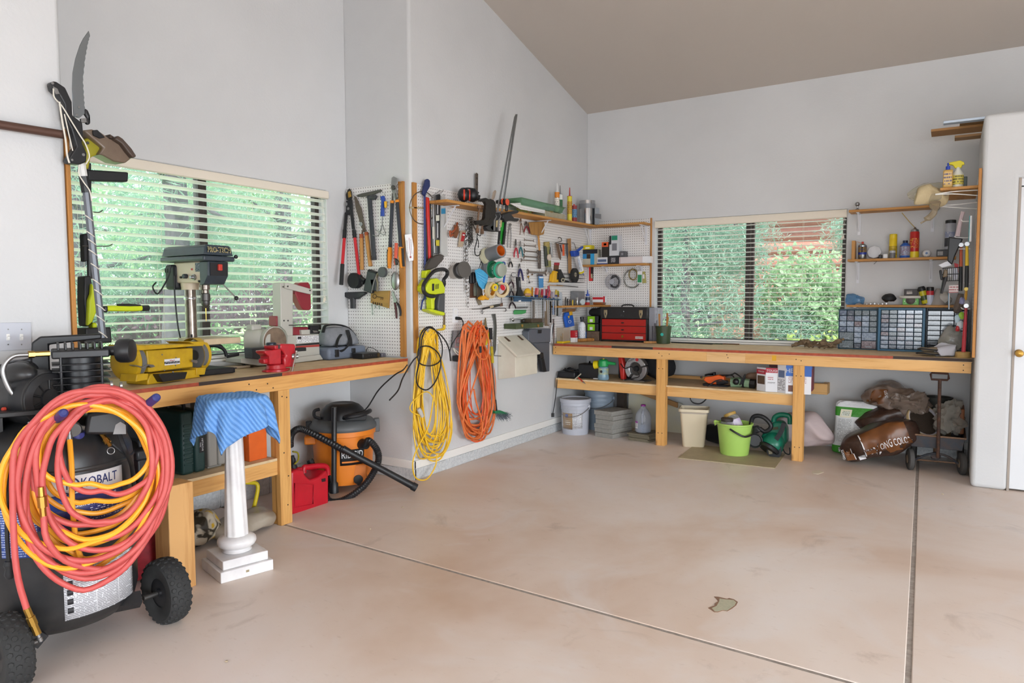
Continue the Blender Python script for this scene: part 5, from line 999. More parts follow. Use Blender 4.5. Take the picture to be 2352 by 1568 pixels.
# pliers, snips
def pliers(label,ox,oy,s,jaw,hl,hr,jm,hm,n=.03,w=.0065):
 P_=lambda pts:[((x+ox,y+oy))for x,y in pts]
 jx,jy,jt=jaw
 return H('pliers',label,'pliers',MW,('jaw','p',z((jx-14,jy),(jx-16,jy-30),(jx-5,jt),(jx,jt),(jx,jy)),n,n+.008,jm),('jaw','p',z((jx,jy),(jx+1,jt),(jx+6,jt),(jx+16,jy-30),(jx+14,jy)),n,n+.008,jm),('pivot','c',z((jx,jy-8))[0],1.6,n+.008,n+.012,STEEL),('grip','t',[(*q,n+.004)for q in z((jx+4,jy-5),*hl)],[w*.7,w,w,w*.8,w*.7],hm),('grip','t',[(*q,n+.004)for q in z((jx-4,jy-5),*hr)],[w*.7,w,w,w*.8,w*.7],hm),group='pliers on the pegboard')
zoom(1080,440,9.8)
pliers('needle-nose pliers with bright red grips',0,0,1,(1035,1240,1065),((1005,1330),(990,1400),(988,1480)),((1060,1330),(1075,1410),(1080,1495)),DSTEEL,Mt(0xb51f34,.4),.03)
pliers('small needle-nose pliers with teal grips',0,0,1,(1140,1225,1110),((1120,1290),(1108,1340),(1103,1400)),((1160,1300),(1175,1380),(1185,1460)),STEEL,Mt(0x1c6a74,.4),.03)
pliers('pincers with dark red grips beside the straw whisk',0,0,1,(1265,755,665),((1240,820),(1220,870),(1212,910)),((1300,820),(1325,880),(1340,945)),DSTEEL,Mt(0x8a2432,.4),.03)
pliers('all-steel pliers with thin bare handles under the shelf',0,0,1,(1145,690,600),((1135,760),(1128,870),(1118,970)),((1165,760),(1190,870),(1212,960)),RUSTY,RUSTY,.03,.004)
H('dividers','pair of long steel dividers hanging under the bar clamps','dividers',MW,('head','s',(*z((905,740))[0],.03),.012,STEEL),('leg','l',z((885,720,.03),(850,980,.03),(840,1260,.03)),.0045,STEEL),('leg','l',z((905,740,.03),(920,980,.03),(905,1270,.03)),.0045,STEEL),('arc','t',z((880,830,.035),(900,850,.04),(930,830,.035)),.003,STEEL))
for i,(x0,x1,y,sc,lab)in enumerate(((1230,1420,1082,.6,'smallest open-end wrench at the top of the column'),(1225,1460,1205,.7,'second open-end wrench from the top of the column'),(1235,1495,1335,1,'third open-end wrench from the top of the column'),(1225,1520,1455,1.1,'fourth open-end wrench from the top of the column'),(1160,1530,1540,.9,'long thin wrench fifth from the top of the column'),(1320,1685,1805,1.4,'large combination wrench at the bottom of the column'))):
 a,b=z((x0,y))[0],z((x1,y+22))[0];A,B=MW.at(*a,.04),MW.at(*b,.04);d=(B-A).normalized();m=MB().tube([A,B],.0062*sc,6)
 for c,sg in((A,-1),(B,1)):
  for tt in(-.5,.5):m.tube([c,c+(d*sg*math.cos(tt*1.6)+V((0,0,1))*math.sin(tt*1.6))*.024*sc],.006*sc,6)
 one('wrench',m,Mt(0x8a8078,.4,.8),lab,'wrench','wrenches in a column')
H('straw_whisk','straw whisk broom with long wooden handle hanging on the pegboard','whisk broom',MW,('straw','b',[(1217,510),(1250,507.5),(1252,520),(1250,538),(1239,541),(1222,538),(1219,522)],.052,.07,wood('straw',0xa87a3c,0x7d5526,'Z',False)),('binding','l',[(1236,538,.05),(1237,546,.05)],.011,ASH),('handle','t',[(1237,545,.05),(1238,560,.05),(1239,575,.05)],[.008,.013,.008],ASH),('shaft','b',[(1238,574),(1243,574),(1243.5,617),(1238.5,617)],.03,.045,Mt(0x4a3f3a,.5)),('hang_loop','o',[(1239,617,.04),(1243.5,617,.04),(1243,624,.04),(1240,624,.04)],.002,STEEL))
# --- right part of the middle board
zoom(1150,600,9.8)
pliers('small end cutters with black grips under the red needle-nose pliers',0,0,1,(222,-10,-80),((200,40),(185,90),(188,135)),((245,40),(262,90),(258,135)),STEEL,BLK,.03)
pliers('lineman pliers with purple grips above the flashlight',0,0,1,(432,150,50),((418,220),(405,300),(398,350)),((465,220),(490,320),(508,430)),DSTEEL,Mt(0x2c2a5a,.45),.03,.009)
pliers('long-nose pliers with dark grips, upper of three in a line',0,0,1,(238,445,300),((205,490),(175,540),(168,600)),((270,490),(288,545),(286,600)),STEEL,Mt(0x3a1c2c,.45),.03)
pliers('black-gripped pliers, middle of three in a line',0,0,1,(240,655,545),((212,700),(195,760),(205,820)),((270,700),(292,770),(295,850)),STEEL,Mt(0x2a1a26,.45),.035)
pliers('slip-joint pliers with black and red grips, lowest of three in a line',0,0,1,(250,905,790),((225,950),(200,1000),(192,1065)),((285,950),(320,1000),(335,1060)),DSTEEL,Mt(0x2a1a20,.45),.04,.008)
H('flashlight','black flashlight standing head-down on the blue tool rack','flashlight',MW,('barrel','t',z((390,355,.09),(400,480,.09),(412,620,.09),(415,660,.09)),[.022,.023,.023,.024],BLKM),('head','t',z((415,650,.09),(425,720,.09),(430,780,.09)),[.026,.036,.042],BLKM),('switch','b',z((430,430),(460,430),(465,590),(440,590)),.1,.118,Mt(0x55585c,.5)),('wrist_cord','t',z((385,360,.09),(330,345,.06),(270,345,.05),(240,300,.04),(260,262,.04),(340,265,.04)),.0025,BLKM))
H('tape_measure','round yellow tape measure on the blue tool rack','tape measure',MW,('case','s',(*z((605,710))[0],.1),(.035,.046,.045),Mt(0xe0b01c,.4)),('band','b',z((570,720),(690,720),(690,775),(575,780)),.12,.138,Mt(0xb58a70,.5)))
r=thing('tool_rack','blue steel rack on the pegboard holding screwdrivers and a tape measure','rack');BLU=Mt(0x1f4a6c,.45,.2)
mk('tray',MB().px(MW,z((300,770),(690,840),(1360,850),(1360,880),(690,862),(690,905),(300,905)),.013,.02),BLU,r)
a,b=MW.px(*z((300,785))[0],.13),MW.px(*z((1360,860))[0],.13)
mk('plate',MB().poly(MW,[(a[0],a[1]-.004),(b[0],b[1]-.004),(b[0],b[1]+.004),(a[0],a[1]+.004)],.013,.13),Mt(0x3f6480,.45,.2),r,bevel=.001);mk('lip',MB().px(MW,z((300,800),(700,845),(700,905),(300,905)),.1,.104),BLU,r);mk('price_tag',MB().px(MW,z((405,880),(460,872),(458,905),(405,905)),.104,.105),LAB,r)
SDR=[(712,585,700,830,1300,0xb8801e,.011),(800,600,780,790,1180,0xc45050,.011),(835,610,815,790,1270,0xcf6a66,.011),(880,640,860,840,1000,0x8a7a5c,.009),(935,630,920,800,1290,0xa82c3c,.012),(985,625,975,810,1270,0xb09aa8,.011),(1030,625,1015,810,1330,0xb03044,.012),(1075,550,1095,820,1440,0xa02838,.013),(1110,660,1060,840,1420,0xc05058,.012),(1160,690,1110,840,1300,0x9a8a98,.011),(1200,700,1190,850,1220,0xb8b0b8,.010),(1250,640,1245,780,1200,0xb59a3a,.012),(1290,660,1290,790,1230,0xa8a03a,.012)]
cols=('amber','pale red','pink','olive','crimson','lilac','red','long dark red','rose','grey clear','frosted','yellow','green-yellow')
for i,((x0,y0,x1,y1,ye,c,w),cn)in enumerate(zip(SDR,cols)):
 n=.06+.02*(i%3)
 H('screwdriver','%s-handled screwdriver standing in the blue rack'%cn,'screwdriver',MW,('handle','t',z((x0,y0,n),(lerp(x0,x1,.5),lerp(y0,y1,.5),n),(x1,y1,n)),[w*.8,w*1.1,w],Mt(c,.25)),('collar','l',z((lerp(x0,x1,.8),lerp(y0,y1,.8),n),(x1,y1+12,n)),w*1.08,Mt(0x1f2a6a if c>0xb00000 else 0x8a5a1c,.3)),('shaft','l',z((x1,y1,n),(lerp(x1,x1*.5+x0*.5,.3),ye,n)),.0034,STEEL),group='screwdrivers in the blue rack')
for i,(x,y0,y1,w,c,lab)in enumerate(((760,880,1270,10,0x8a8078,'flat steel file'),(1050,880,1455,45,0x8d7c68,'wide rusty chisel blade'),(1010,890,1120,10,0xc8c8d0,'bright narrow chisel'),(1195,900,1200,14,0x2a6fb0,'bright blue stick'),(1130,900,1380,12,0x2a2420,'dark thin pry tool'),(1275,880,1230,14,0x5a5a55,'green-tipped dark file'),(735,880,1290,12,0x77706a,'grey round file'))):
 one('hand_file',MB().px(MW,z((x-w,y0),(x+w,y0),(x+w*1.1,y1),(x-w*1.1,y1)),.05+.01*(i%3),.056+.01*(i%3)),Mt(c,.45,.5),lab+' hanging through the blue rack','file','files in the blue rack',bevel=.001)
H('drywall_saw','pale grey curved drywall knife at the right end of the blue rack','knife',MW,('blade','p',z((1330,690),(1380,700),(1395,900),(1390,1120),(1340,1240),(1300,1250)),.09,.093,Mt(0xb7bfc8,.35,.5)))
H('glue_pack','blue and white hang pack of blades on the pegboard','package',MW,('card','p',z((860,330),(965,335),(965,590),(870,600)),.04,.045,Mt(0x3c86c0,.4)),('label','p',z((870,345),(960,348),(960,380),(872,378)),.045,.046,LAB),('hanger','b',z((865,285),(965,290),(962,335),(862,332)),.03,.05,Mt(0x4a3f44,.5)))
H('wing_nuts','little cluster of brass fittings hung on a short hook','fittings',MW,('fitting','s',(*z((710,295))[0],.03),.009,RUSTY),('fitting','s',(*z((622,345))[0],.03),.011,BRASS),('fitting','s',(*z((645,475))[0],.03),.009,DSTEEL),('pin','l',z((710,295,.03),(780,275,.05)),.002,DSTEEL),('pin','l',z((645,475,.03),(725,460,.05)),.002,DSTEEL),('link','l',z((622,350,.03),(650,470,.03)),.002,BRASS))
H('green_comb','green plastic hair comb shaped deburring tool on the pegboard','comb',MW,('body','b',z((320,1105),(580,1100),(575,1165),(480,1190),(315,1192)),.02,.035,Mt(0x3a9a52,.4)),*[('tooth','p',z((330+26*i,1090),(344+26*i,1090),(344+26*i,1110),(330+26*i,1110)),.02,.03,Mt(0x2a7a40,.4))for i in range(10)])
H('caliper_tool','thin steel tweezers lying on a hook over the green comb','tweezers',MW,('leg','l',z((340,1030,.03),(615,1025,.03)),.0035,STEEL),('leg','l',z((350,1055,.03),(600,1048,.03)),.003,DSTEEL))
H('ratchet','chrome ratchet handle lying above the green metal box','ratchet',MW,('head','s',(*z((280,1310))[0],.05),(.01,.02,.018),CHROME),('shaft','t',z((290,1310,.05),(420,1300,.05),(520,1285,.05)),[.006,.008,.009],CHROME),('socket','l',z((520,1320,.06),(515,1360,.06)),.011,DSTEEL),('socket','l',z((550,1310,.06),(548,1370,.06)),.01,Mt(0x8ab0b8,.3,.5)))
GRB=Mt(0x4c5a38,.45,.2,col2=0x3e4a2e,vs=20);a0,a1=MW.px(*z((350,1440))[0],.15),MW.px(*z((960,1400))[0],.15)
r=thing('socket_case','long green metal socket case standing on hooks on the pegboard','case')
mk('case',MB().fbox(MW,a0[0],a1[0],a0[1]-.035,a0[1]+.012,.02,.15),GRB,r,bevel=.003)
for x in(490,850):mk('latch',MB().px(MW,z((x-20,1420),(x+22,1418),(x+15,1480),(x-12,1480)),.15,.155),BRASS,r,bevel=.001)
mk('lid_seam',MB().fbox(MW,a0[0]-.001,a1[0]+.001,a0[1]-.003,a0[1]-.001,.019,.151),INK,r)
bx('small_metal_box','small brown metal box on top of the green socket case','box',(XM+.02,MW.px(*z((700,1300))[0],.14)[0],a0[1]+.0125),(XM+.14,MW.px(*z((940,1300))[0],.14)[0],a0[1]+.05),Mt(0x4a3c2c,.45,.2),bevel=.003)
# --- far right of the middle board
zoom(1250,540,9.8)
H('adhesive_tube_long','olive cardboard tube hanging beside the steel shears','tube',MW,('tube','l',z((55,165,.04),(95,710,.04)),.03,Mt(0x7d7a44,.5)),('dark_half','l',z((30,240,.035),(60,690,.035)),.02,Mt(0x2c3226,.5)),('cap','l',z((50,150,.04),(58,260,.04)),.031,Mt(0x9c8a4a,.5)))
H('tin_snips','steel snips with black handle hanging by the olive tube','snips',MW,('handle','t',z((115,270,.06),(110,360,.06),(120,470,.06)),[.011,.013,.012],BLK),('handle','t',z((150,170,.06),(165,330,.06),(180,500,.06)),[.009,.011,.01],STEEL),('pivot','c',z((128,500))[0],3.6,.06,.075,Mt(0xcfc0b0,.4)),('blade','b',z((85,715),(130,700),(160,720),(190,800),(150,880),(110,800),(80,860)),.045,.055,STEEL))
H('trowel_blade','pointed steel trowel blade hung from a wire bracket','trowel',MW,('blade','p',z((265,180),(330,190),(385,500),(375,565),(330,500)),.05,.054,RUSTY))
for pts,c,lab in((((355,215),(380,215),(412,360),(398,375)),0x3c1c24,'dark maroon marking knife in the wire bracket'),(((420,205),(455,205),(460,460),(425,465)),0xdc5a24,'bright orange carpenter pencil in the wire bracket'),(((488,210),(530,212),(545,400),(530,510),(500,410)),0x4a4c52,'dark grey blade in the wire bracket')):
 one('marking_tool',MB().px(MW,z(*pts),.05,.058),Mt(c,.45),lab,'hand tool','tools in the wire bracket',bevel=.002)
H('wire_bracket','looped wire tool bracket on the pegboard','bracket',MW,('loop','t',z((240,180,.06),(330,150,.06),(390,130,.06),(380,70,.04),(340,50,.02),(310,70,.013)),.004,DSTEEL),('bar','l',z((330,185,.06),(540,200,.06)),.005,DSTEEL))
H('wood_stick','flat wooden stick with ruler edge hanging near the corner','stick',MW,('stick','b',z((537,80),(605,70),(622,850),(560,860)),.03,.04,wood('stick_wood',0xa57a4a,0x8a6034,'Z',False)))
H('caulk_gun','blue caulking gun holding a white cartridge near the corner','caulking gun',MW,('frame','b',z((670,350),(770,340),(800,400),(790,460),(690,480)),.05,.1,Mt(0x1c48a8,.35)),('trigger','b',z((720,360),(870,245),(890,245),(890,280),(800,360),(740,400)),.07,.1,Mt(0x2456c0,.35)),('cartridge','l',z((735,470,.075),(830,830,.075)),.034,LAB),('print','b',z((755,520),(790,512),(850,790),(815,800)),.105,.1105,printm(0xdfe4ea,0x3a5f9c,.012,.5,.45)),('yellow_band','l',z((822,800,.075),(832,838,.075)),.035,Mt(0xd6c51e,.4)),('rod','t',z((720,330,.06),(690,230,.04),(670,180,.03),(620,175,.02)),.003,DSTEEL),('rail','l',z((800,470,.1),(885,910,.1)),.004,Mt(0x1c48a8,.35)))
r=thing('wire_basket','black wire basket on the pegboard with a small wheel and odds and ends','basket')
ub0,vb1=MW.px(*z((440,1050))[0],.09);ub1=MW.px(*z((890,1050))[0],.09)[0];vt=vb1+.085
for h in(vb1,lerp(vb1,vt,.5),vt):mk('ring_wire',MB().tube([MW.P(ub0,h,.015),MW.P(ub0,h,.1),MW.P(ub1,h,.1),MW.P(ub1,h,.015)],.002,6,closed=True),BLKM,r)
for i in range(15):u=lerp(ub0,ub1,i/14);mk('upright_wire',MB().tube([MW.P(u,vt,.1),MW.P(u,vb1,.1),MW.P(u,vb1,.015)],.0014,5),BLKM,r)
H('caster_wheel','small black caster wheel sitting in the wire basket','wheel',MW,('tyre','c',z((710,905))[0],7.5,.04,.07,RUB),('hub','c',z((712,890))[0],2.4,.07,.078,Mt(0xa59c88,.5)))
H('yellow_drill_box','yellow boxed drill accessory beside the wire basket','box',MW,('box','b',z((230,795),(355,825),(335,1065),(195,1060)),.02,.07,Mt(0xe0ac1e,.4)),('panel','p',z((290,845),(345,850),(330,1000),(285,1000)),.07,.072,Mt(0x3a3220,.5)))
H('red_card','brown hang card with red top above the yellow box','package',MW,('card','p',z((225,660),(335,670),(320,830),(215,820)),.014,.018,Mt(0x6a4428,.5)),('top','p',z((235,615),(350,618),(340,680),(228,672)),.014,.019,Mt(0xa82a38,.45)))
H('black_holster','black rubber boot and roller tucked into the basket','holder',MW,('boot','b',z((335,780),(380,765),(470,960),(460,1000),(500,1010),(600,1040),(560,1050),(350,1050)),.04,.085,BLKM),('ring','o',[(1250+(422+34*math.cos(a))/9.8,540+(1012+38*math.sin(a))/9.8,.1)for a in(i*math.pi/6 for i in range(12))],.006,Mt(0xb0a890,.5)))
H('paint_stirrer','long thin dowel and wire lying on hooks under the basket','dowel',MW,('dowel','l',z((85,1060,.05),(330,1010,.05)),.004,ASH),('dowel','l',z((110,1125,.05),(420,1140,.05)),.004,ASH),('rod','l',z((290,1125,.045),(760,1165,.045)),.004,DSTEEL))
bx('steel_junction_box','grey sheet metal box on the low corner shelf','box',(XM+.02,6.66,1.316),(XM+.11,6.82,1.465),Mt(0x8b8d90,.4,.5,col2=0x73757a,vs=14),bevel=.003)
def bottle(name,label,base,prof,mat,cap=None,capprof=None,lab=None,cat_='bottle',group=None,seg=20):
 r=thing(name,label,cat_,group);b=V(base)
 o=mk('body',MB().lathe(prof,b,(0,0,1),seg),mat,r)
 if capprof:mk('cap',MB().lathe(capprof,b,(0,0,1),16),cap,r)
 if lab:mk('label',MB().lathe([(prof_r(prof,lab[0])+.0008,lab[0]),(prof_r(prof,lab[1])+.0008,lab[1])],b,(0,0,1),seg,cap=False),lab[2],o)
 return r
def prof_r(p,h):
 for(r0,a),(r1,b)in zip(p,p[1:]):
  if a<=h<=b and b>a:return lerp(r0,r1,(h-a)/(b-a))
 return max(q[0]for q in p)
gl=aX(1345,688,-3.36);bottle('glue_bottle','small glue bottle with blue nozzle on the low corner shelf',(-3.36,6.93,1.316),[(.022,0),(.024,.004),(.024,.085),(.012,.1)],Mt(0xb9bec8,.35),Mt(0x1c48b0,.35),[(.02,.098),(.02,.118),(.008,.122),(.003,.165)],(.05,.085,Mt(0x22304a,.4)))
r=thing('flat_box','red and white flat box of utility blades on the low corner shelf','box');q=[aY(x,y,6.98)for x,y in((1361,688),(1389,687),(1386,674),(1361,675))]
mk('box',MB().box((q[0].x,6.98,1.345),(q[1].x,7.03,1.41)),LAB,r,bevel=.002);mk('band',MB().box((q[0].x+.001,6.979,1.375),(q[1].x-.02,6.981,1.40)),Mt(0xc8202c,.4),r);mk('end_panel',MB().box((q[1].x-.018,6.979,1.346),(q[1].x+.001,6.981,1.409)),Mt(0xc8202c,.4),r)
bx('brown_plastic_tub','amber brown plastic holder under the red and white box','tub',(-3.31,6.96,1.316),(-3.2,7.05,1.344),Mt(0x8a4c1e,.35),bevel=.006)
for i,(x,y,c,h,lab)in enumerate(((-3.40,6.27,0xd8b01e,.05,'yellow-handled'),(-3.37,6.30,0x2a2018,.085,'tall dark-handled'),(-3.39,6.34,0x8c6a30,.07,'wooden-handled'),(-3.36,6.37,0x4a3020,.06,'brown-handled'),(-3.35,6.42,0xc8aa2a,.055,'mustard-handled'),(-3.40,6.40,0x1c1c20,.07,'short black-handled'))):
 y+=.13
 r=thing('small_tool',lab+' small tool standing in the low corner shelf','hand tool','small tools standing in the low corner shelf')
 mk('handle',MB().tube([(x,y,1.312),(x,y,1.316+h*.6),(x,y+.004,1.316+h)],[.006,.009,.006],8),Mt(c,.4),r);mk('shank',MB().cyl((x,y,1.25 if i in(1,)else 1.30),(x,y,1.32),.004,seg=6),DSTEEL,r)
bx('white_puller','small chrome wheel puller on the low corner shelf','puller',(-3.335,6.58,1.316),(-3.31,6.605,1.40),CHROME,bevel=.004)
one('tape_measure',MB().lathe([(.03,0),(.034,.004),(.034,.026),(.03,.03)],(-3.325,6.70,1.35),(1,-.4,0),20),Mt(0xb8c0c4,.3,.3),'silver round tape measure on the low corner shelf','tape measure')
bx('matchbox','small red and white box on the low corner shelf','box',(-3.345,6.83,1.316),(-3.31,6.88,1.345),Mt(0xb8322c,.5),bevel=.002)
zoom(1250,640,9.8)
H('glue_pouch','bright blue snack-like pouch of fasteners clipped to the pegboard','pouch',MW,('pouch','b',z((500,760),(640,750),(690,1060),(520,1100),(475,860)),.03,.06,Mt(0x1c5cc0,.35)),('yellow_tab','p',z((530,840),(580,830),(560,900)),.06,.061,Mt(0xe0b41e,.4)),('ring_mark','o',[(1250+(575+28*math.cos(a))/9.8,640+(965+32*math.sin(a))/9.8,.061)for a in(i*math.pi/6 for i in range(12))],.002,LAB),('clip','b',z((580,740),(640,735),(645,820),(590,825)),.06,.075,Mt(0xd8a82a,.4)))
H('wood_rack','small wooden block rack screwed under the corner shelf','rack',MW,('block','b',z((480,680),(720,668),(700,740),(470,752)),.013,.07,wood('rack_wood',0x9a7048,0x6d4a2c,'Y',False)))
H('wall_pouch','twisted clear blister of screws hanging beside the wooden rack','package',MW,('film','b',z((740,600),(800,610),(790,740),(755,740),(770,680)),.05,.06,clear('film_clear',0xf0f0f0,.5,.2,0xd0d0cc)))
# things standing on the back bench, left end
BB=.9285
for x0,y0,x1,y1,c in((-3.425,6.34,-3.35,6.50,0xe0c01e),):
 r=thing('drill_bit_box','clear-lidded yellow drill bit box on the back bench left end','case')
 mk('base',MB().box((x0,y0,BB),(x1,y1,BB+.02)),Mt(c,.4),r,bevel=.003);mk('lid',MB().box((x0,y0,BB+.02),(x1,y1,BB+.16)),clear('bit_box_lid',0xf4f0e8,.18,.15,0xd8d0c4),r,bevel=.004)
 for k in range(10):mk('drill_bit',MB().cyl((x1-.012-.02*(k%3),y0+.014+.0145*k,BB+.02),(x1-.012-.02*(k%3),y0+.014+.0145*k,BB+.06+.008*k),.004+.0003*k,seg=6),BRASS,r)
r=thing('bit_set','small red and white box beside the drill bit box','box');mk('lower',MB().box((-3.36,6.52,BB),(-3.31,6.59,BB+.05)),LAB,r,bevel=.002);mk('upper',MB().box((-3.36,6.52,BB+.05),(-3.31,6.59,BB+.125)),Mt(0xb8222c,.4),r,bevel=.002);mk('print',MB().box((-3.3095,6.54,BB+.06),(-3.309,6.57,BB+.11)),printm(0xb8222c,0xe8e0e0,.02,.5,.3),r)
bottle('spray_bottle','white plastic bottle with black pump on the back bench',(-3.34,6.75,BB),[(.038,0),(.04,.006),(.04,.17),(.03,.195),(.014,.21)],Mt(0xdfe4ea,.35),BLK,[(.016,.208),(.016,.235),(.02,.236),(.02,.262),(.008,.265)],(.02,.16,printm(0xe2e6ea,0x5a6a8a,.014,.4,.5)))
bx('blue_carton','small blue carton behind the white pump bottle','box',(-3.42,6.80,BB),(-3.34,6.88,BB+.10),Mt(0x2a6ab8,.4))
for k in range(2):
 r=thing('battery_box','lime green and black boxed battery, %s of two by the tool chest'%('lower' if k==0 else 'upper'),'box','battery boxes');zz=BB+.105+.085*k
 mk('box',MB().box((-3.33,6.86,zz),(-3.2,6.98,zz+.08)),BLK,r,bevel=.003);mk('green_panel',MB().box((-3.33+.004,6.859,zz+.006),(-3.24,6.861,zz+.075)),Mt(0x8ac81e,.4),r);mk('white_tag',MB().box((-3.30,6.858,zz+.015),(-3.265,6.86,zz+.045)),LAB,r)
bx('cardboard_carton','brown carton with red print under the lime battery boxes','box',(-3.34,6.86,BB),(-3.19,6.99,BB+.104),Mt(0x5a463a,.6,col2=0x7a6450,vs=30))
one('leather_pouch',MB().ball((-3.26,6.99,BB+.31),(.11,.06,.05)).jit(.03,16,2),BLKM,'crumpled black leather pouch on the lime battery boxes','pouch',sub=1,ang=180)
bx('plastic_jug','square frosted plastic tub left of the red tool chest','tub',(-3.185,6.93,BB),(-3.155+.06,7.03,BB+.22),Mt(0xc2b9a2,.4),bevel=.012,seg=3)
one('wood_dowel',MB().cyl((-3.32,6.60,BB+.018),(-3.24,6.82,BB+.018),.018,seg=16),ASH,'short wooden dowel lying on the back bench','dowel')
bx('black_stapler','low black plastic tool lying behind the red and white box','tool',(-3.42,6.60,BB),(-3.37,6.72,BB+.04),BLK,bevel=.01)
one('steel_rule',MB().px(FXp(-3.40),[(1270,800-68),(1273,800-68),(1274,794),(1271,794)],0,.003),STEEL,'long steel rule hanging down over the left end of the back bench','ruler')
# ================================================================== cords and boxes on the middle wall
def hank(top,tops_y,lefts,rights,bots,n0,n1,seed,N,twist=0):
 R=random.Random(seed);P=[]
 for i in range(N):
  xt=top+R.uniform(-1,1)*tops_y[2];yt=R.uniform(*tops_y[:2]);xl=R.uniform(*lefts);xr=R.uniform(*rights);yb=R.uniform(*bots);n=lambda:R.uniform(n0,n1)
  xm=lerp(xl,xr,R.uniform(.35,.65))
  P+=[MW.at(xt,yt,n1+.015),MW.at(lerp(xt,xl,.55)-R.uniform(0,4),lerp(yt,yb,.3),n()),MW.at(xl,lerp(yt,yb,.68),n()),MW.at(lerp(xl,xm,.35),lerp(yt,yb,.93),n()),MW.at(xm,yb,n()),MW.at(lerp(xr,xm,.3),lerp(yt,yb,.95),n()),MW.at(xr,lerp(yt,yb,.72),n()),MW.at(lerp(xt,xr,.5)+R.uniform(0,3),lerp(yt,yb,.3),n())]
 return cat(P,4)
YC=Mt(0xe9b719,.45,col2=0xf2c83a,vs=12,name='yellow_cord');OC=Mt(0xd5662c,.5,col2=0xdf7a40,vs=10,name='orange_cord');OC2=Mt(0xe2541f,.45,name='bright_orange_cord')
r=thing('extension_cord','long yellow extension cord hung in a hank below the grass trimmer','cord')
P=hank(984,(751,772,19),(948,972),(1000,1040),(995,1062),.02,.09,11,19)
P+=cat([P[-1],MW.at(1000,880,.1),MW.at(985,975,.1),MW.at(958,1030,.1),MW.at(948,1065,.09),MW.at(955,1097,.09),MW.at(980,1100,.09),MW.at(1000,1070,.09),MW.at(1004,1040,.08)],6)[1:]
mk('cord',MB().tube(P,.0056,6),YC,r);mk('plug_end',MB().tube([MW.at(961,938,.11),MW.at(965,945,.115),MW.at(970,956,.11)],[.016,.018,.014],12),Mt(0xbdbab4,.35),r)
mk('cord_tail',MB().tube(cat([MW.at(970,956,.11),MW.at(945,945,.1),MW.at(943,930,.1),MW.at(955,915,.1),MW.at(975,900,.1),MW.at(990,905,.1),MW.at(1002,930,.09)],6),.0046,6),YC,r)
zoom(920,680,3.564)
r=thing('power_cord','black cord wound round the yellow hank and plugged into the outlet','cord')
mk('cord',MB().tube(cat([MW.at(*p,n)for p,n in zip(z((-90,850),(-20,770),(20,665),(100,530),(150,470),(160,330),(200,265),(250,252),(300,300),(340,400),(335,500),(300,550),(230,570),(150,540),(150,430),(230,410),(310,470),(330,560),(290,690),(220,765),(150,740),(128,660),(160,500),(180,330),(230,260),(300,290),(370,370),(400,450),(412,530)),[.3,.2,.08]+[.12]*26)],5),.0052,6),BLKM,r)
mk('cord',MB().tube(cat([MW.at(*p,.06)for p in z((408,530),(405,440),(440,360),(490,290),(512,230),(505,195),(480,182))],5),.0045,6),BLKM,r)
mk('plug',MB().tube([MW.at(*p,n)for p,n in zip(z((500,185),(480,182),(450,180)),(.05,.045,.016))],[.009,.014,.013],10),BLK,r)
r=thing('wall_outlet','white duplex outlet plate set into the pegboard','outlet')
mk('plate',MB().px(MW,z((432,98),(472,100),(474,215),(430,218)),.012,.017),LAB,r,bevel=.002)
for y in(130,185):mk('receptacle',MB().px(MW,z((444,y-18),(462,y-18),(462,y+18),(444,y+18)),.017,.019),WHITE,r,bevel=.003)
r=thing('extension_cord','thick orange extension cord hung in a big hank on the middle wall','cord')
P=hank(1093,(737,762,28),(1050,1072),(1112,1138),(958,1012),.03,.11,5,16)
mk('cord',MB().tube(P,.0082,8),OC,r)
mk('coil',MB().tube(cat([MW.at(*p,.15)for p in z((620,240),(600,330),(610,440),(650,505),(690,515),(715,470),(722,380),(700,290),(660,240),(655,330),(655,420),(650,560),(600,720),(560,850),(515,1000),(520,1080),(570,1150),(640,1160),(670,1090),(660,1000),(620,870),(600,760))],5),.0068,8),OC,r)
mk('connector',MB().tube([MW.at(*z((653,410))[0],.152),MW.at(*z((655,462))[0],.152)],.010,10),BLKM,r)
r=one('extension_cord',MB().tube(hank(1096,(745,760,12),(1062,1082),(1105,1128),(950,1020),.05,.13,9,7),.0045,6),OC2,'thinner bright orange cord inside the big orange hank','cord')
zoom(1010,690,9.224)
H('padlock_pack','clear blister pack of two small red padlocks beside the orange hank','package',MW,('card','p',z((285,635),(600,640),(590,1015),(260,1000)),.03,.034,Mt(0x3a3238,.45)),('red_panel','p',z((340,780),(545,770),(520,1000),(320,995)),.034,.036,Mt(0xb82f3c,.4)),('padlock','b',z((375,900),(465,900),(460,970),(370,970)),.036,.055,BLK),('padlock','b',z((470,905),(550,905),(545,975),(470,972)),.036,.055,BLK),('shackle','t',z((378,890,.05),(385,830,.05),(420,820,.05),(435,890,.05)),.004,CHROME),('shackle','t',z((475,890,.05),(480,830,.05),(515,820,.05),(530,890,.05)),.004,CHROME),('padlock_face','p',z((395,835),(425,835),(428,880),(392,880)),.04,.052,Mt(0xd03040,.4)),('padlock_face','p',z((482,835),(512,835),(520,880),(480,880)),.04,.052,Mt(0xd03040,.4)),('blister','b',z((290,640),(605,640),(600,1010),(262,1005)),.06,.062,clear('blister_clear',0xf6f6f6,.02,.08,0xd8d8d8)))
H('phone_cord','loop of thin white cord under the padlock pack','cord',MW,('coil','t',z((290,1010,.04),(330,1090,.05),(400,1150,.05),(480,1130,.05),(530,1080,.05),(500,1060,.05),(430,1120,.045),(350,1060,.045),(300,1020,.04)),.005,ROPE))
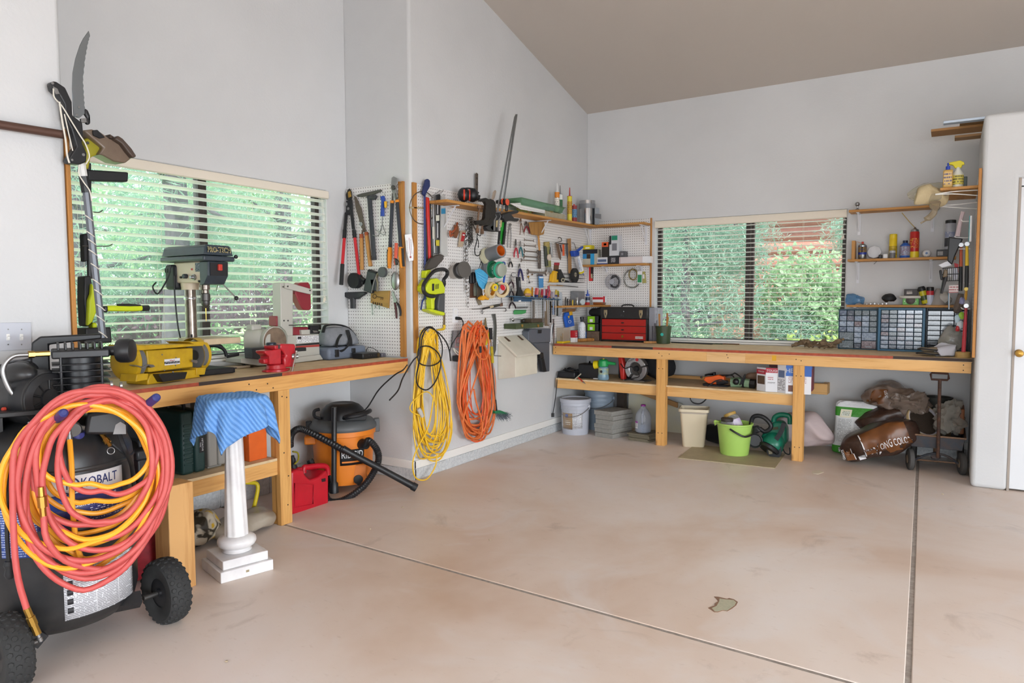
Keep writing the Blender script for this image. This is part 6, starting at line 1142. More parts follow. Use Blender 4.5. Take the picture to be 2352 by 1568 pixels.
H('steel_rod','thin steel rod and black block hanging below the white cord','rod',MW,('rod','l',z((340,1150,.02),(335,1460,.02)),.004,STEEL),('block','b',z((360,1170),(455,1165),(440,1300),(360,1290)),.014,.06,BLKM))
H('grease_gun','yellow handled snips with green locking pliers above, beside the orange hank','snips',MW,('jaw','b',z((965,480),(985,350),(1000,480),(1010,560),(960,560)),.03,.045,Mt(0x7a6a4a,.45,.5)),('pivot','b',z((960,560),(1030,560),(1030,650),(970,650)),.03,.05,BLKM),('grip','t',z((975,670,.04),(965,780,.04),(980,940,.04)),[.012,.014,.012],Mt(0xd8be1e,.4)),('grip','t',z((1020,670,.04),(1035,760,.04),(1020,900,.04)),[.011,.013,.011],Mt(0xd8be1e,.4)))
H('extendable_brush','extendable yellow and chrome pole with green-edged wash brush hanging to the floor','brush',MW,('grip','l',z((1075,580,.06),(1085,820,.06)),.0165,BLK),('tube','l',z((1085,820,.06),(1097,990,.06)),.0105,CHROME),('yellow_wrap','l',z((1097,970,.06),(1118,1320,.06)),.0145,Mt(0xd6bf1e,.4,col2=0x8a7a20,vs=40)),('tube','l',z((1118,1315,.06),(1135,1570,.06)),.011,CHROME),('tube','l',[(1133,860,.06),(1138,922,.06)],.0095,CHROME),('sleeve','l',[(1137,918,.06),(1140,948,.06)],.0125,BLK),('brush_block','b',[(1138,944),(1150,942),(1167,948),(1167,953),(1140,950)],.03,.09,Mt(0x1e7a4c,.4)))
m=MB();R=random.Random(2)
for i in range(170):
 a=MW.at(R.uniform(1140,1166),R.uniform(946,954),R.uniform(.03,.1));m.tube([a,a+V((R.uniform(-.02,.06),R.uniform(-.03,.04),R.uniform(-.06,.0)))],.0012,3)
o=mk('bristles',m,Mt(0x55606a,.7),bpy.data.objects['extendable_brush']);o['kind']='stuff'
H('pry_bar','flat dark steel hand saw blade hanging beside the white box','saw',MW,('blade','p',z((1110,290),(1185,280),(1200,400),(1210,560),(1195,1050),(1155,1160),(1140,1120),(1160,560),(1150,420)),.02,.026,Mt(0x5f605c,.4,.6)),('peg','l',z((1150,1165,.03),(1300,1178,.05)),.003,DSTEEL))
# white hinged box
u0,u1,dp=5.265,5.655,.19;vb,vf,vk=.69,.885,1.03
CWH=Mt(0xdcd6c6,.5,col2=0xd0c9b8,vs=8,name='cream_paint')
r=thing('wall_box','cream painted wooden wall box with sloping hinged lid','box')
mk('body',MB().poly(Fr((0,0,0),(1,0,0),(0,-1,0)),[(XM+.002,vb-.03),(XM+dp,vb),(XM+dp,vf),(XM+.002,vk)],-u1,-u0),CWH,r,bevel=.003)
d=V((dp+.02,0,vf-.012-(vk+.0)));mk('lid',MB().poly(Fr((0,0,0),(1,0,0),(0,-1,0)),[(XM+.004,vk+.002),(XM+dp+.022,vf-.016),(XM+dp+.03,vf+.0),(XM+.012,vk+.02)],-u1-.012,-u0+.012),CWH,r,bevel=.002)
for u in(u0+.07,u1-.09):mk('hinge',MB().poly(Fr((0,0,0),(1,0,0),(0,-1,0)),[(XM+.0,vk+.022),(XM+.075,vk-.028),(XM+.077,vk-.025),(XM+.0,vk+.027)],-u-.035,-u),RUSTY,r)
H('drill_case','grey plastic blow-moulded tool case half behind the white box','case',MW,('upper_shell','b',z((1880,660),(1920,600),(2350,590),(2350,880),(1960,900),(1890,840)),.02,.09,Mt(0x5b6069,.5)),('lower_shell','b',z((1980,900),(2330,880),(2330,1500),(2220,1520),(2150,1300),(2060,1010)),.02,.08,Mt(0x555a62,.5)),('handle_slot','b',z((2085,620),(2165,615),(2160,690),(2085,695)),.09,.096,BLKM))
H('vacuum_nozzle','black crevice nozzle hanging in front of the grey case','nozzle',MW,('neck','b',z((2120,1110),(2200,1100),(2215,1230),(2140,1240)),.09,.14,BLK),('blade','b',z((2140,1235),(2215,1225),(2275,1510),(2190,1505)),.09,.13,BLKM))
H('utility_saw','white and black utility knife on the pegboard above the back bench','knife',MW,('handle','t',[(1268,745,.05),(1266,760,.05),(1265,775,.05),(1263,788,.05)],[.006,.011,.012,.008],Mt(0xd8dade,.4)),('back','t',[(1272,742,.055),(1269,760,.055),(1267,778,.055)],.006,BLK))
# ================================================================== on the upper shelf
zoom(1120,420,5.6)
UF=FXp(XM+.17);sz=lambda y:2.1425+(y-4.268)*.0118
r=thing('pegboard_offcut','strip of white pegboard leaning on the upper shelf','board');mk('strip',MB().px(UF,z((290,262),(420,255),(738,345),(735,392),(430,340)),-.01,0),PEGY,r)
r=thing('biscuit_tin','flat old cream tin box on the upper shelf','tin');a,b=UF.px(*z((738,400))[0]),UF.px(*z((990,400))[0])
mk('tin',MB().box((XM+.02,a[0],sz(a[0])+.001),(XM+.175,b[0],sz(a[0])+.06)),Mt(0xb8b29a,.4,.3,col2=0xa39a80,vs=14),r,bevel=.004);mk('emblem',MB().px(FXp(XM+.1755),z((795,345),(850,340),(865,350),(850,370),(830,385),(800,370)),0,.001),Mt(0x8a7040,.5),r)
r=thing('glass_dish','green-tinted glass baking dish resting on the tin','dish');tz=sz(5.9)+.062
GD=clear('green_glass',0xbfe0c4,.22,.06,0x7fa287);ax_,bx_=UF.px(*z((410,215))[0],.02)[0],UF.px(*z((1000,350))[0],.02)[0]
ym,hw=(ax_+bx_)/2,(bx_-ax_)/2-.02
rg=[[(XM+.11+sx*wd,ym+sy*hl,h)for sx,sy in((-1,-1),(1,-1),(1,1),(-1,1))]for wd,hl,h in((.07,hw*.9,tz),(.085,hw,tz+.055),(.098,hw+.012,tz+.056),(.098,hw+.012,tz+.06),(.082,hw-.004,tz+.06),(.066,hw*.88,tz+.006))]
mk('dish',MB().quadstrip(rg),GD,r,bevel=.006,seg=2)
def cart(label,y,n,h,c,c2,cap,rad=.025,tip=True,group='cartridges on the upper shelf'):
 x=XM+n;s=sz(y)+.001;r=thing('sealant_cartridge',label,'cartridge',group)
 mk('tube',MB().lathe([(rad,0),(rad,h)],(x,y,s),(0,0,1),20),Mt(c,.4),r,bevel=.001);mk('label',MB().lathe([(rad+.0006,h*.3),(rad+.0006,h*.8)],(x,y,s),(0,0,1),20,cap=False),printm(c2,0x3a3030,.02,.5,.5),r)
 mk('top',MB().lathe([(rad,h),(rad,h+.004),(.008,h+.008),(.007,h+.02)]+([(.004,h+.09)]if tip else[]),(x,y,s),(0,0,1),16),Mt(cap,.4),r)
cart('white and orange caulk cartridge with white nozzle on the upper shelf',6.17,.12,.27,0xd9821e,0xe8e0d4,0xd8d8d8)
cart('white and green cartridge with grey nozzle on the upper shelf',6.27,.10,.26,0xe0e4e0,0x1f6a3c,0x7a7a7a)
cart('yellow and red construction adhesive cartridge on the upper shelf',6.42,.13,.255,0xd8c83a,0xc89a2a,0xa82a24)
cart('short dark red cartridge with blue band on the upper shelf',6.54,.12,.17,0x8a2c30,0x5a8ab0,0xb83a34,.03,False)
bx('blue_carton','small blue box lying behind the cartridges on the upper shelf','box',(XM+.03,6.02,sz(6.1)+.001),(XM+.10,6.14,sz(6.1)+.12),Mt(0x244a8c,.45))
r=thing('chimney_flashing','rolled sheet of bright metal flashing taped with duct tape in the shelf corner','metal roll');c=(XM+.13,6.83,2.176)
mk('roll',MB().lathe([(.085,0),(.085,.25),(.078,.25),(.078,0)],c,(0,0,1),36),Mt(0xb5b6b8,.18,1),r);mk('tape_band',MB().lathe([(.0862,.165),(.0862,.215)],c,(0,0,1),36,cap=False),TAPEG,r);mk('tape_patch',MB().px(FYp(6.742),z((1380,395),(1460,400),(1460,465),(1375,450)),0,.002),TAPEG,r)
one('flashing_sheet',MB().box((XM+.235,6.80,2.176),(XM+.238,6.9,2.35)),Mt(0xb8c0c8,.3,.8),'thin bent sheet of grey metal beside the taped roll','metal sheet')
# ================================================================== on the back pegboard
FB2=FYp(6.96);s2z=1.755
def card_box(name,label,x0,x1,h,c,y=6.965,d=.08,z0=s2z,panels=(),group='boxes on the back pegboard shelf'):
 r=thing(name,label,'box',group);mk('box',MB().box((x0,y,z0),(x1,y+d,z0+h)),Mt(c,.5),r,bevel=.002)
 for(a,b,e,f,c2)in panels:mk('panel',MB().box((lerp(x0,x1,a),y-.001,z0+h*e),(lerp(x0,x1,b),y+.001,z0+h*f)),c2 if not isinstance(c2,int)else Mt(c2,.5),r)
 return r
X2=lambda x:aY(x,600,6.965).x
card_box('parts_box','blue and black cardboard parts box at the left of the back shelf',X2(1337),X2(1372),.165,0xb8b4a4,panels=((0,1,.72,1,0x24242c),(0,.3,.4,.72,0x2a86c0),(.55,.8,0,.72,0x2a9ad0),(.3,.55,.4,.7,0x3a2a22)))
card_box('yellow_carton','small yellow carton lying on the blue and black box',X2(1339),X2(1358),.045,0xd6c51e,z0=s2z+.167,panels=((.3,.8,.2,.5,LAB),))
card_box('flat_carton','low white and blue carton on the back shelf',X2(1371),X2(1395),.075,0xd4d6dc,panels=((.1,.9,.35,.7,0x5a6a8a),(0,1,0,.15,0x3a4a8a)))
card_box('black_carton','low black carton with grey label on the back shelf',X2(1396),X2(1421),.085,0x26262c,panels=((.3,.7,.2,.8,printm(0x6a6a70,0xd8d8d8,.012,.5,.5)),))
card_box('orange_black_pack','orange and black hang pack on the low white carton',X2(1382),X2(1397),.16,0x2c2824,z0=s2z+.077,panels=((0,1,.68,1,0xdc5a28),(.3,.7,.78,.92,LAB)))
card_box('thermostat_box','white box with green top band on the black carton',X2(1399),X2(1421),.22,0xc9ccd2,z0=s2z+.087,panels=((.25,.85,.75,.97,0x1f8a6c),(.0,.22,.55,.97,0x24242a),(.3,.8,.25,.6,0x7a7c84)))
card_box('small_grey_box','small dark grey box on the back shelf near the window',X2(1423),X2(1435),.06,0x55565a,z0=s2z+.072,panels=((.3,.7,.3,.7,0x8a8a90),))
card_box('blind_box','long white and pink box lying at the right of the back shelf',X2(1422),X2(1494),.07,0xd9cfce,panels=((0,.05,0,1,0xc2b0b0),(.75,1,0,1,0xe4e6ea)))
H('hang_card','narrow red and black hang card below the back shelf','package',BW,('card','p',z((1302,1075),(1362,1072),(1355,1262),(1302,1262)),.014,.018,Mt(0x2a2426,.45)),('red_strip','p',z((1302,1078),(1325,1078),(1325,1262),(1302,1262)),.018,.019,Mt(0xc8302c,.4)),('foot','p',z((1302,1225),(1350,1225),(1350,1262),(1302,1262)),.018,.0192,Mt(0xc8302c,.4)),('blister','b',z((1325,1170),(1345,1165),(1348,1225),(1328,1225)),.018,.025,Mt(0xb0a488,.4)))
def coil(name,label,cx,cy,rx,ry,mat,rad,turns,n0,seed,cat_='wire coil'):
 R=random.Random(seed);P=[]
 for i in range(turns*12):
  a=2*math.pi*i/12;k=R.uniform(.86,1.0);P.append(BW.at(cx+rx*k*math.cos(a),cy+ry*k*math.sin(a),n0+R.uniform(0,.03)))
 return one(name,MB().tube(cat(P,3),rad,6),mat,label,cat_)
r=thing('wire_disc','clear round pack of coiled black wire on the back pegboard','wire coil')
P=[];R=random.Random(6)
for i in range(90):a=2*math.pi*i/14;k=R.uniform(.55,.8);P.append(BW.at(1412+15*k*math.cos(a),647+19*k*math.sin(a),.03+R.uniform(0,.02)))
mk('wire',MB().tube(cat(P,3),.005,6),BLKM,r);cc=BW.at(1410,647,.014);mk('pack',MB().lathe([(.085,0),(.088,.004),(.085,.05),(.02,.055)],cc,BW.N,32),clear('disc_pack',0xf4f4f6,.05,.12,0xd4d4d8),r);mk('centre',MB().lathe([(.03,.055),(.028,.062),(.004,.062)],cc,BW.N,20),Mt(0xa8a8b0,.4),r)
coil('wire_coil','loose coil of thin grey wire beside the black wire pack',1452,640,20,22,Mt(0x9a9c98,.35,.6),.003,7,.02,3)
coil('wire_coil','small brass-coloured wire coil on top of the grey coil',1454,630,10,13,Mt(0x9a8a5a,.4,.5),.0045,9,.05,4)
H('seed_packet','green and white packet hanging over the grey wire coil','packet',BW,('packet','p',z((1925,1135),(1988,1135),(1985,1295),(1922,1292)),.08,.084,LAB),('green_panel','p',z((1930,1180),(1982,1180),(1980,1280),(1928,1280)),.084,.085,Mt(0x2f8a5c,.5)))
H('tan_packet','tan and white packet behind the green one','packet',BW,('packet','p',z((1990,1140),(2025,1138),(2042,1285),(1990,1290)),.06,.064,Mt(0xa8a060,.5)),('label','p',z((1995,1175),(2015,1175),(2018,1230),(1995,1230)),.064,.065,LAB))
# ================================================================== tool chest and bench top under the right window
r=thing('tool_chest','black metal tool chest with three red drawers on the back bench','tool chest')
CX0,CX1,CY0,CY1,CZ0,CZ1=-3.17,-2.643,6.85,7.06,BB,1.295;BC=Mt(0x2e2d2e,.45,.2,col2=0x252425,vs=12);CRED=Mt(0xb5211a,.35,col2=0xa51d17,vs=8,name='chest_red')
mk('body',MB().box((CX0,CY0+.012,CZ0+.008),(CX1,CY1,CZ1-.125)),BC,r,bevel=.004);mk('lid',MB().box((CX0-.003,CY0-.0,CZ1-.124),(CX1+.003,CY1,CZ1)),BC,r,bevel=.008)
mk('side_post',MB().box((CX0,CY0,CZ0),(CX0+.013,CY0+.013,CZ1-.125)),BC,r);mk('side_post',MB().box((CX1-.013,CY0,CZ0),(CX1,CY0+.013,CZ1-.125)),BC,r)
dh=(CZ1-.125-CZ0-.02)/3;FC=FYp(CY0+.004)
for k in range(3):
 zt2=CZ1-.128-k*dh;d=mk('drawer',MB().box((CX0+.015,CY0+.004,zt2-dh+.005),(CX1-.015,CY0+.02,zt2)),CRED,r,bevel=.003)
 if k<2:mk('pull',MB().ball(((CX0+CX1)/2-.01,CY0+.004,zt2-dh*.5),(.018,.004,.007)),BLKM,d)
 else:
  mk('lock',MB().lathe([(.014,0),(.013,.005),(.004,.006)],((CX0+CX1)/2-.01,CY0+.004,zt2-dh*.45),(0,-1,0),16),BRASS,d)
  mk('sticker',MB().box((CX1-.13,CY0+.0025,zt2-dh*.75),(CX1-.045,CY0+.0045,zt2-dh*.38)),printm(0xd8d2cc,0x7a2a2a,.014,.45,.4),d)
for x in(CX0+.06,CX1-.07):
 l=mk('latch',MB().poly(FYp(CY0),[(x-.018,CZ1-.03),(x+.02,CZ1-.03),(x+.02,CZ1-.07),(x+.008,CZ1-.115),(x-.006,CZ1-.115),(x-.018,CZ1-.07)],0,.006),Mt(0xb3a382,.3,.8),r,bevel=.002);mk('latch_slot',MB().box((x-.004,CY0-.007,CZ1-.085),(x+.006,CY0-.005,CZ1-.06)),INK,l)
mk('carry_handle',MB().tube(cat([(-2.97,6.95,CZ1+.004),(-2.95,6.95,CZ1+.02),(-2.90,6.95,CZ1+.024),(-2.85,6.95,CZ1+.02),(-2.83,6.95,CZ1+.004)],5),.007,8),BLKM,r);mk('lid_lock',MB().lathe([(.007,0),(.006,.003)],((CX0+CX1)/2+.005,CY0,CZ1-.045),(0,-1,0),12),CHROME,r)
text(r,'F L',FYp(CY0-.0006),(CX0+CX1)/2-.01,CZ1-.09,0,.03,Mt(0x55565a,.6))
bx('clear_bin','upright clear plastic bin with grey tools right of the tool chest','bin',(-2.636,6.88,BB),(-2.545,7.05,1.29),clear('clear_bin',0xf2f2f6,.28,.12,0xb8b8c4),bevel=.006)
for i in range(3):bx('dark_rod','dark upright rod inside the clear bin, %s of three'%('left','middle','right')[i],'rod',(-2.625+.025*i,6.93,BB+.01),(-2.608+.025*i,6.95,1.10+.03*i),BLKM,bevel=.004,group='rods in the clear bin')
r=thing('plant_pot','dark green nursery pot holding wooden sticks on the back bench','pot');pc_=V((-2.46,6.83,BB));PG=Mt(0x35452a,.5)
mk('pot',MB().lathe([(.064,0),(.068,.004),(.079,.165),(.083,.165),(.083,.178),(.077,.178),(.066,.01)],pc_,(0,0,1),28),PG,r);mk('sticker',MB().lathe([(.016,0),(.016,.001)],pc_+V((.012,-.0745,.095)),(.1,-1,-.08),20),Mt(0x2fb5a8,.5),r)
for i,(x,y,h,lx)in enumerate(((-.035,.0,.30,-.01),(.035,.01,.31,.0),(.02,-.02,.27,.035))):
 one('wood_stick',MB().poly(FYp(pc_.y+y),[(pc_.x+x-.008,BB+.02),(pc_.x+x+.008,BB+.02),(pc_.x+x+lx+.009,BB+h),(pc_.x+x+lx-.009,BB+h)],-.004,.004),wood('paint_stick',0xb07a44,0x91602f,'Z',False),'%s wooden paint stick in the green nursery pot'%('leftmost','rightmost','leaning')[i],'stick','paint sticks in the pot',bevel=.001)
one('wood_wedge',MB().poly(FZp(BB),[(-2.64,6.75),(-2.52,6.80),(-2.525,6.83),(-2.645,6.775)],0,.022),ASH,'short tapered wood piece lying in front of the green pot','wood piece',bevel=.003)
for i,(x0,y0,x1,y1,rr,c,lab)in enumerate(((-2.42,6.96,-1.98,6.90,.006,0x35353a,'longest dark steel rod on the bench by the window'),(-2.40,6.99,-1.90,6.97,.005,0x4a5a4c,'green-grey rod lying behind the longest dark rod'),(-1.98,7.0,-1.75,7.02,.005,0x6a4a34,'short brown stick lying against the window sill'))):
 one('bench_rod',MB().cyl((x0,y0,BB+rr),(x1,y1,BB+rr),rr,seg=8),Mt(c,.5,.3),lab,'rod','rods on the back bench')
for i,(x,y,s,lab)in enumerate(((-1.19,6.86,.05,'leftmost of the gnarled driftwood pieces on the bench'),(-1.09,6.88,.055,'upright gnarled driftwood lump on the bench'),(-.98,6.84,.06,'flat gnarled driftwood piece on the bench'),(-.90,6.80,.055,'dark knotted driftwood by the drawer cabinets'))):
 m=MB();R=random.Random(i+20);b=V((x,y,BB+.026))
 for k in range(3):
  e=V((R.uniform(-1,1)*s*1.5,R.uniform(-.6,.6)*s,R.uniform(0,.8)*s));m.tube(cat([b-e*.7+V((0,0,.005)),b+V((0,0,.004)),b+e,b+e*1.5],4),[.010]*3+[.018]*4+[.022]*3+[.009]*3,8)
 m.jit(.008,60,i)
 lo=min(p.z for p in m.v);m.v=[p+V((0,0,BB-lo))for p in m.v]
 one('driftwood',m,Mt(0x5c4a38,.9,col2=0x8a7458,vs=30,bump=.6,bs=80),lab,'driftwood','driftwood on the back bench')
 # ================================================================== shelves and cabinets right of the back window
for zt_s,lab in((2.165,'top pine shelf right of the back window'),(1.73,'middle pine shelf with spray cans right of the back window'),(1.325,'lowest pine shelf above the drawer cabinets')):
 r=thing('wall_shelf',lab,'shelf');mk('board',MB().box((-.788,6.9,zt_s-.02),(.03 if zt_s<2 else-.1,YB-.001,zt_s)),SHELFX,r,bevel=.002)
 for x in(-.72,-.15)if zt_s>1.5 else(-.72,):
  mk('shelf_bracket',MB().fbox(BW,x-.012,x+.012,zt_s-.21 if zt_s>1.5 else zt_s-.06,zt_s-.021,.001,.006).fbox(BW,x-.012,x+.012,zt_s-.026,zt_s-.021,.001,.16).poly(Fr(BW.P(x,0,0),BW.N,-BW.U),[(.006,zt_s-.18),(.012,zt_s-.18),(.13,zt_s-.026),(.12,zt_s-.026)]if zt_s>1.5 else[(.006,zt_s-.06),(.012,zt_s-.06),(.05,zt_s-.026),(.04,zt_s-.026)],-.004,.004),Mt(0xdcdde2,.4),r)
r=thing('wall_shelf','short pine shelf at the closet side carrying two spray bottles','shelf');mk('board',MB().box((-.09,6.2,2.19),(.15,6.88,2.21)),SHELFW,r,bevel=.002);mk('bracket_wire',MB().tube(cat([(.15,6.25,2.14),(.0,6.22,2.16),(-.12,6.22,2.165)],4),.004,6).tube(cat([(.15,6.25,2.18),(.0,6.22,2.178),(-.12,6.22,2.167)],4),.004,6),WHITE,r)
r=thing('wire_hook','long white wire double hook under the closet-side shelf','hook');mk('wire',MB().tube(cat([(.15,6.42,2.06),(.0,6.4,2.08),(-.13,6.4,2.10)],4),.004,6).tube(cat([(.15,6.42,2.11),(.0,6.4,2.10),(-.13,6.4,2.10)],4),.004,6),WHITE,r)
# drawer cabinets
CL=[Mt(c,.15,col2=c2,vs=v,coat=.5,name='drawer_plastic')for c,c2,v in((0x9fb0c4,0x5a6a80,90),(0x7c8ba0,0x48546a,70),(0x8c8fa0,0x4c4c5a,110),(0xb4c2d2,0x74859c,60),(0x626c7c,0x3a424e,90),(0x9c8f96,0x54484e,80),(0x86949c,0x4c565c,100))]
def cabinet(label,x0,x1,y,z0,z1,frame,rows,cells,bezel,seed,dark=0):
 r=thing('drawer_cabinet',label,'drawer cabinet','small parts drawer cabinets');R=random.Random(seed)
 d=.16;t=.007
 m=MB().box((x0,y+.004,z0),(x0+t,y+d,z1)).box((x1-t,y+.004,z0),(x1,y+d,z1)).box((x0+t,y+.004,z0),(x1-t,y+d,z0+t)).box((x0+t,y+.004,z1-t),(x1-t,y+d,z1)).box((x0+t,y+d-.004,z0+t),(x1-t,y+d,z1-t))
 if bezel:m.box((x0-.003,y-.01,z0),(x0+.016,y+.004,z1)).box((x1-.016,y-.01,z0),(x1+.003,y+.004,z1)).box((x0+.016,y-.01,z0),(x1-.016,y+.004,z0+.016)).box((x0+.016,y-.01,z1-.016),(x1-.016,y+.004,z1))
 mk('frame',m,frame,r,bevel=.001,seg=1)
 ix0,ix1,iz0,iz1=x0+t+bezel*.01,x1-t-bezel*.01,z0+t+bezel*.01,z1-t-bezel*.01
 proto={}
 for(c0,c1,r0,r1,NC,NR)in cells:
  a,b=lerp(ix0,ix1,c0/NC)+.003,lerp(ix0,ix1,c1/NC)-.003;e,f=lerp(iz1,iz0,r1/NR)+.0028,lerp(iz1,iz0,r0/NR)-.0028
  key=(round(b-a,4),round(f-e,4));cx,cz=(a+b)/2,(e+f)/2
  mat=CL[R.randrange(len(CL))]if not dark else Mt((0x4c5058,0x60646e,0x3e4148,0x70727c)[R.randrange(4)],.15,col2=0x2c2e34,vs=90,coat=.5)
  if key not in proto:
   w_,h_=b-a,f-e;m=MB().box((a,y,e),(b,y+.006,f)).box((a+w_*.1,y-.004,e+h_*.16),(b-w_*.1,y,e+h_*.30)).box((a+.004,y+.006,e),(b-.004,y+.1,f-h_*.3))
   o=mk('drawer',m,mat,r,bevel=.0012,seg=1);proto[key]=(o,cx,cz)
   l=mk('drawer_pull',MB().box((a+w_*.28,y-.006,e+h_*.18),(b-w_*.28,y-.004,e+h_*.28)),Mt(0x9aa6b2,.2),o);proto[key]=(o,cx,cz,l)
  else:
   o0,px_,pz_,l0=proto[key];o=o0 .copy();COL.objects.link(o);o.location=o0 .location+V((cx-px_,0,cz-pz_));l=l0 .copy();COL.objects.link(l);l.parent=o
   o.material_slots[0].link='OBJECT';o.material_slots[0].material=mat
 return r
TEAL=Mt(0x1f4a5c,.45,name='teal_plastic');TEAL2=Mt(0x235f80,.45,name='blue_plastic');DGR=Mt(0x34404a,.45,name='slate_plastic')
c1=[(c,c+1,q,q+1,5,7)for q in range(4)for c in range(5)]+[(2,3,q,q+1,5,7)for q in(4,5,6)]+[(0,2,4,5.5,5,7),(0,2,5.5,7,5,7),(3,5,4,5.5,5,7),(3,5,5.5,7,5,7)]
cabinet('teal small-parts cabinet of mixed clear drawers nearest the window',-.848,-.532,6.90,BB,1.285,TEAL,0,c1,0,1)
cabinet('blue-framed cabinet of forty-five small clear drawers, middle of three',-.522,-.176,6.84,BB,1.30,TEAL2,0,[(c,c+1,q,q+1,5,9)for q in range(9)for c in range(5)],1,2)
cabinet('dark slate cabinet of wider grey drawers behind the gloves',-.165,.135,6.90,BB,1.30,DGR,0,[(c,c+1,q+.35,q+1.35,3,8.5)for q in range(8)for c in range(3)],0,3,1)
# on the shelves
SB=1.7305
def can(label,x,y,rad,h,body,capc,caph,z0,band=None,name='spray_can',dome=True,print_=None):
 r=thing(name,label,'can',None);b=V((x,y,z0))
 mk('body',MB().lathe([(rad*.94,0),(rad,.004),(rad,h*.9),(rad*.9,h*.93),(rad*.55,h)]if dome else[(rad*.96,0),(rad,.004),(rad,h)],b,(0,0,1),22),body,r)
 if caph:mk('cap',MB().lathe([(rad*.98,h*.9),(rad*.98,h*.9+caph*.9),(rad*.85,h*.9+caph)],b,(0,0,1),20),Mt(capc,.4),r)
 for a,e,c in band or():mk('label_band',MB().lathe([(rad+.0007,h*a),(rad+.0007,h*e)],b,(0,0,1),22,cap=False),c if not isinstance(c,int)else Mt(c,.4),r)
 return r
XS=lambda px,Y=6.95:aY(px,590,Y).x
one('wood_block',MB().box((XS(1956),6.93,SB),(XS(1964),7.03,SB+.165)),ASH,'upright wood block at the left of the middle shelf','wood block',bevel=.002)
r=can('blue and yellow lubricant can with straw on the middle shelf',XS(1980),6.97,.034,.135,Mt(0x9aa0a0,.25,.8),0xb8b8b8,0,SB,[(.3,.82,0x23348c),(.45,.8,0xe0b41e)],'lubricant_can');mk('straw',MB().cyl((XS(1980),6.97,SB+.138),(XS(1967),6.97,SB+.158),.002,seg=6),Mt(0xb86a3a,.4),r);mk('nozzle',MB().lathe([(.01,.133),(.009,.155)],(XS(1980),6.97,SB),(0,0,1),10),Mt(0xc03a2a,.4),r)
text(r,'WD-40',FYp(6.9355),XS(1980)+.002,SB+.085,0,.026,NAVY,width=.045)
r=thing('smoke_alarm','white round alarm leaning on the middle shelf wall','alarm');mk('case',MB().lathe([(.055,0),(.06,.006),(.058,.028),(.03,.036)],(XS(2005),7.06,SB+.06),(.1,-1,.12),8),Mt(0xd9dade,.4),r,bevel=.003)
one('wire_lead',MB().tube(cat([(XS(2008),6.95,SB+.005),(XS(2018),6.92,SB+.004),(XS(2014),6.9,SB-.03),(XS(2009),6.895,SB-.05)],5),.002,5),BLKM,'thin dark wire hanging over the middle shelf edge','wire')
bx('small_camera','small black and white gadget on the middle shelf','gadget',(XS(2018),6.95,SB),(XS(2025),7.0,SB+.035),BLK,bevel=.004);bx('white_plug','small white plug adapter on the middle shelf','plug',(XS(2028),6.95,SB),(XS(2039),7.0,SB+.04),LAB,bevel=.006)
can('tall yellow spray adhesive can on the middle shelf',XS(2050),6.98,.031,.19,Mt(0xe0c01a,.35),0xe2c41e,.04,SB,[(.15,.55,printm(0xd8b81c,0x3a2a1c,.011,.5,.4))])
can('small grey canister standing before the yellow spray can',XS(2050),6.93,.024,.05,Mt(0x6a6a6c,.4),0xb8b8ba,.02,SB,name='small_canister')
bottle('coolant_bottle','blue plastic additive bottle with dark cap on the middle shelf',(XS(2078),6.97,SB),[(.038,0),(.041,.005),(.041,.105),(.018,.13)],Mt(0x2f5fb0,.35),Mt(0x1c2440,.4),[(.019,.128),(.019,.15)],(.02,.1,printm(0x9aa6bc,0x7a2028,.011,.5,.45)))
r=can('red spray foam can with yellow base and long straw on the middle shelf',XS(2099),6.98,.036,.24,Mt(0xb8231e,.35),0x9a9a98,.0,SB,[(0,.22,0xe0c41e),(.35,.7,printm(0xb8231e,0xe8c04a,.011,.5,.5))],'foam_can');mk('valve',MB().lathe([(.033,.22),(.03,.24),(.012,.25),(.006,.262)],(XS(2099),6.98,SB),(0,0,1),18),STEEL,r);mk('straw',MB().tube(cat([(XS(2099),6.98,SB+.258),(XS(2086),6.97,SB+.31),(XS(2068),6.96,SB+.39)],4),.0035,6),Mt(0xb59a5a,.5),r)
r=thing('light_bulb','white round bulb lying base outward on the middle shelf','bulb');mk('globe',MB().ball((XS(2128),6.97,SB+.033),.033),Mt(0xe4e6ea,.3),r);mk('base',MB().lathe([(.01,0),(.009,.01)],(XS(2128),6.938,SB+.034),(0,-1,0),12),Mt(0x4a6a9a,.4),r)
bx('barcode_box','flat black box with barcode label on the middle shelf','box',(XS(2151),6.93,SB),(XS(2178),7.02,SB+.06),BLK,bevel=.003);one('barcode_sticker',MB().box((XS(2153),6.9285,SB+.012),(XS(2166),6.9295,SB+.045)),printm(0xe4e4e4,0x2a2a2a,.1,.9,.45,500),'white barcode sticker on the flat black box','sticker')
can('tall silver and black tyre product can on the flat black box',XS(2181),6.98,.04,.24,Mt(0xb9bec8,.3,.2),0x1c1c1e,.03,SB+.061,[(.1,.4,0x3a3e46),(.42,.62,printm(0xc2c8d2,0x2a4a9a,.011,.5,.4))])
S3=1.3255
one('poly_bag',MB().ball((XS(1965),6.96,S3+.045),(.075,.05,.045),20,12).jit(.03,22,4),clear('poly_bag',0xe8f0f8,.4,.15,0x4f8fc0),'crumpled clear and blue plastic bag on the lowest shelf','bag')
one('black_mitt',MB().ball((XS(2046),6.97,S3+.06),(.06,.045,.035),16,10).jit(.02,25,2),BLKM,'folded black elastic strap bundle on the lowest shelf','strap')
for i in range(6):bx('socket','small loose steel socket on the lowest shelf, number %s from the left'%('one','two','three','four','five','six')[i],'socket',(XS(1992+9*i),6.93,S3),(XS(1992+9*i)+.018,6.95,S3+.012+.004*(i%3)),STEEL,bevel=.003,group='loose sockets on the lowest shelf')
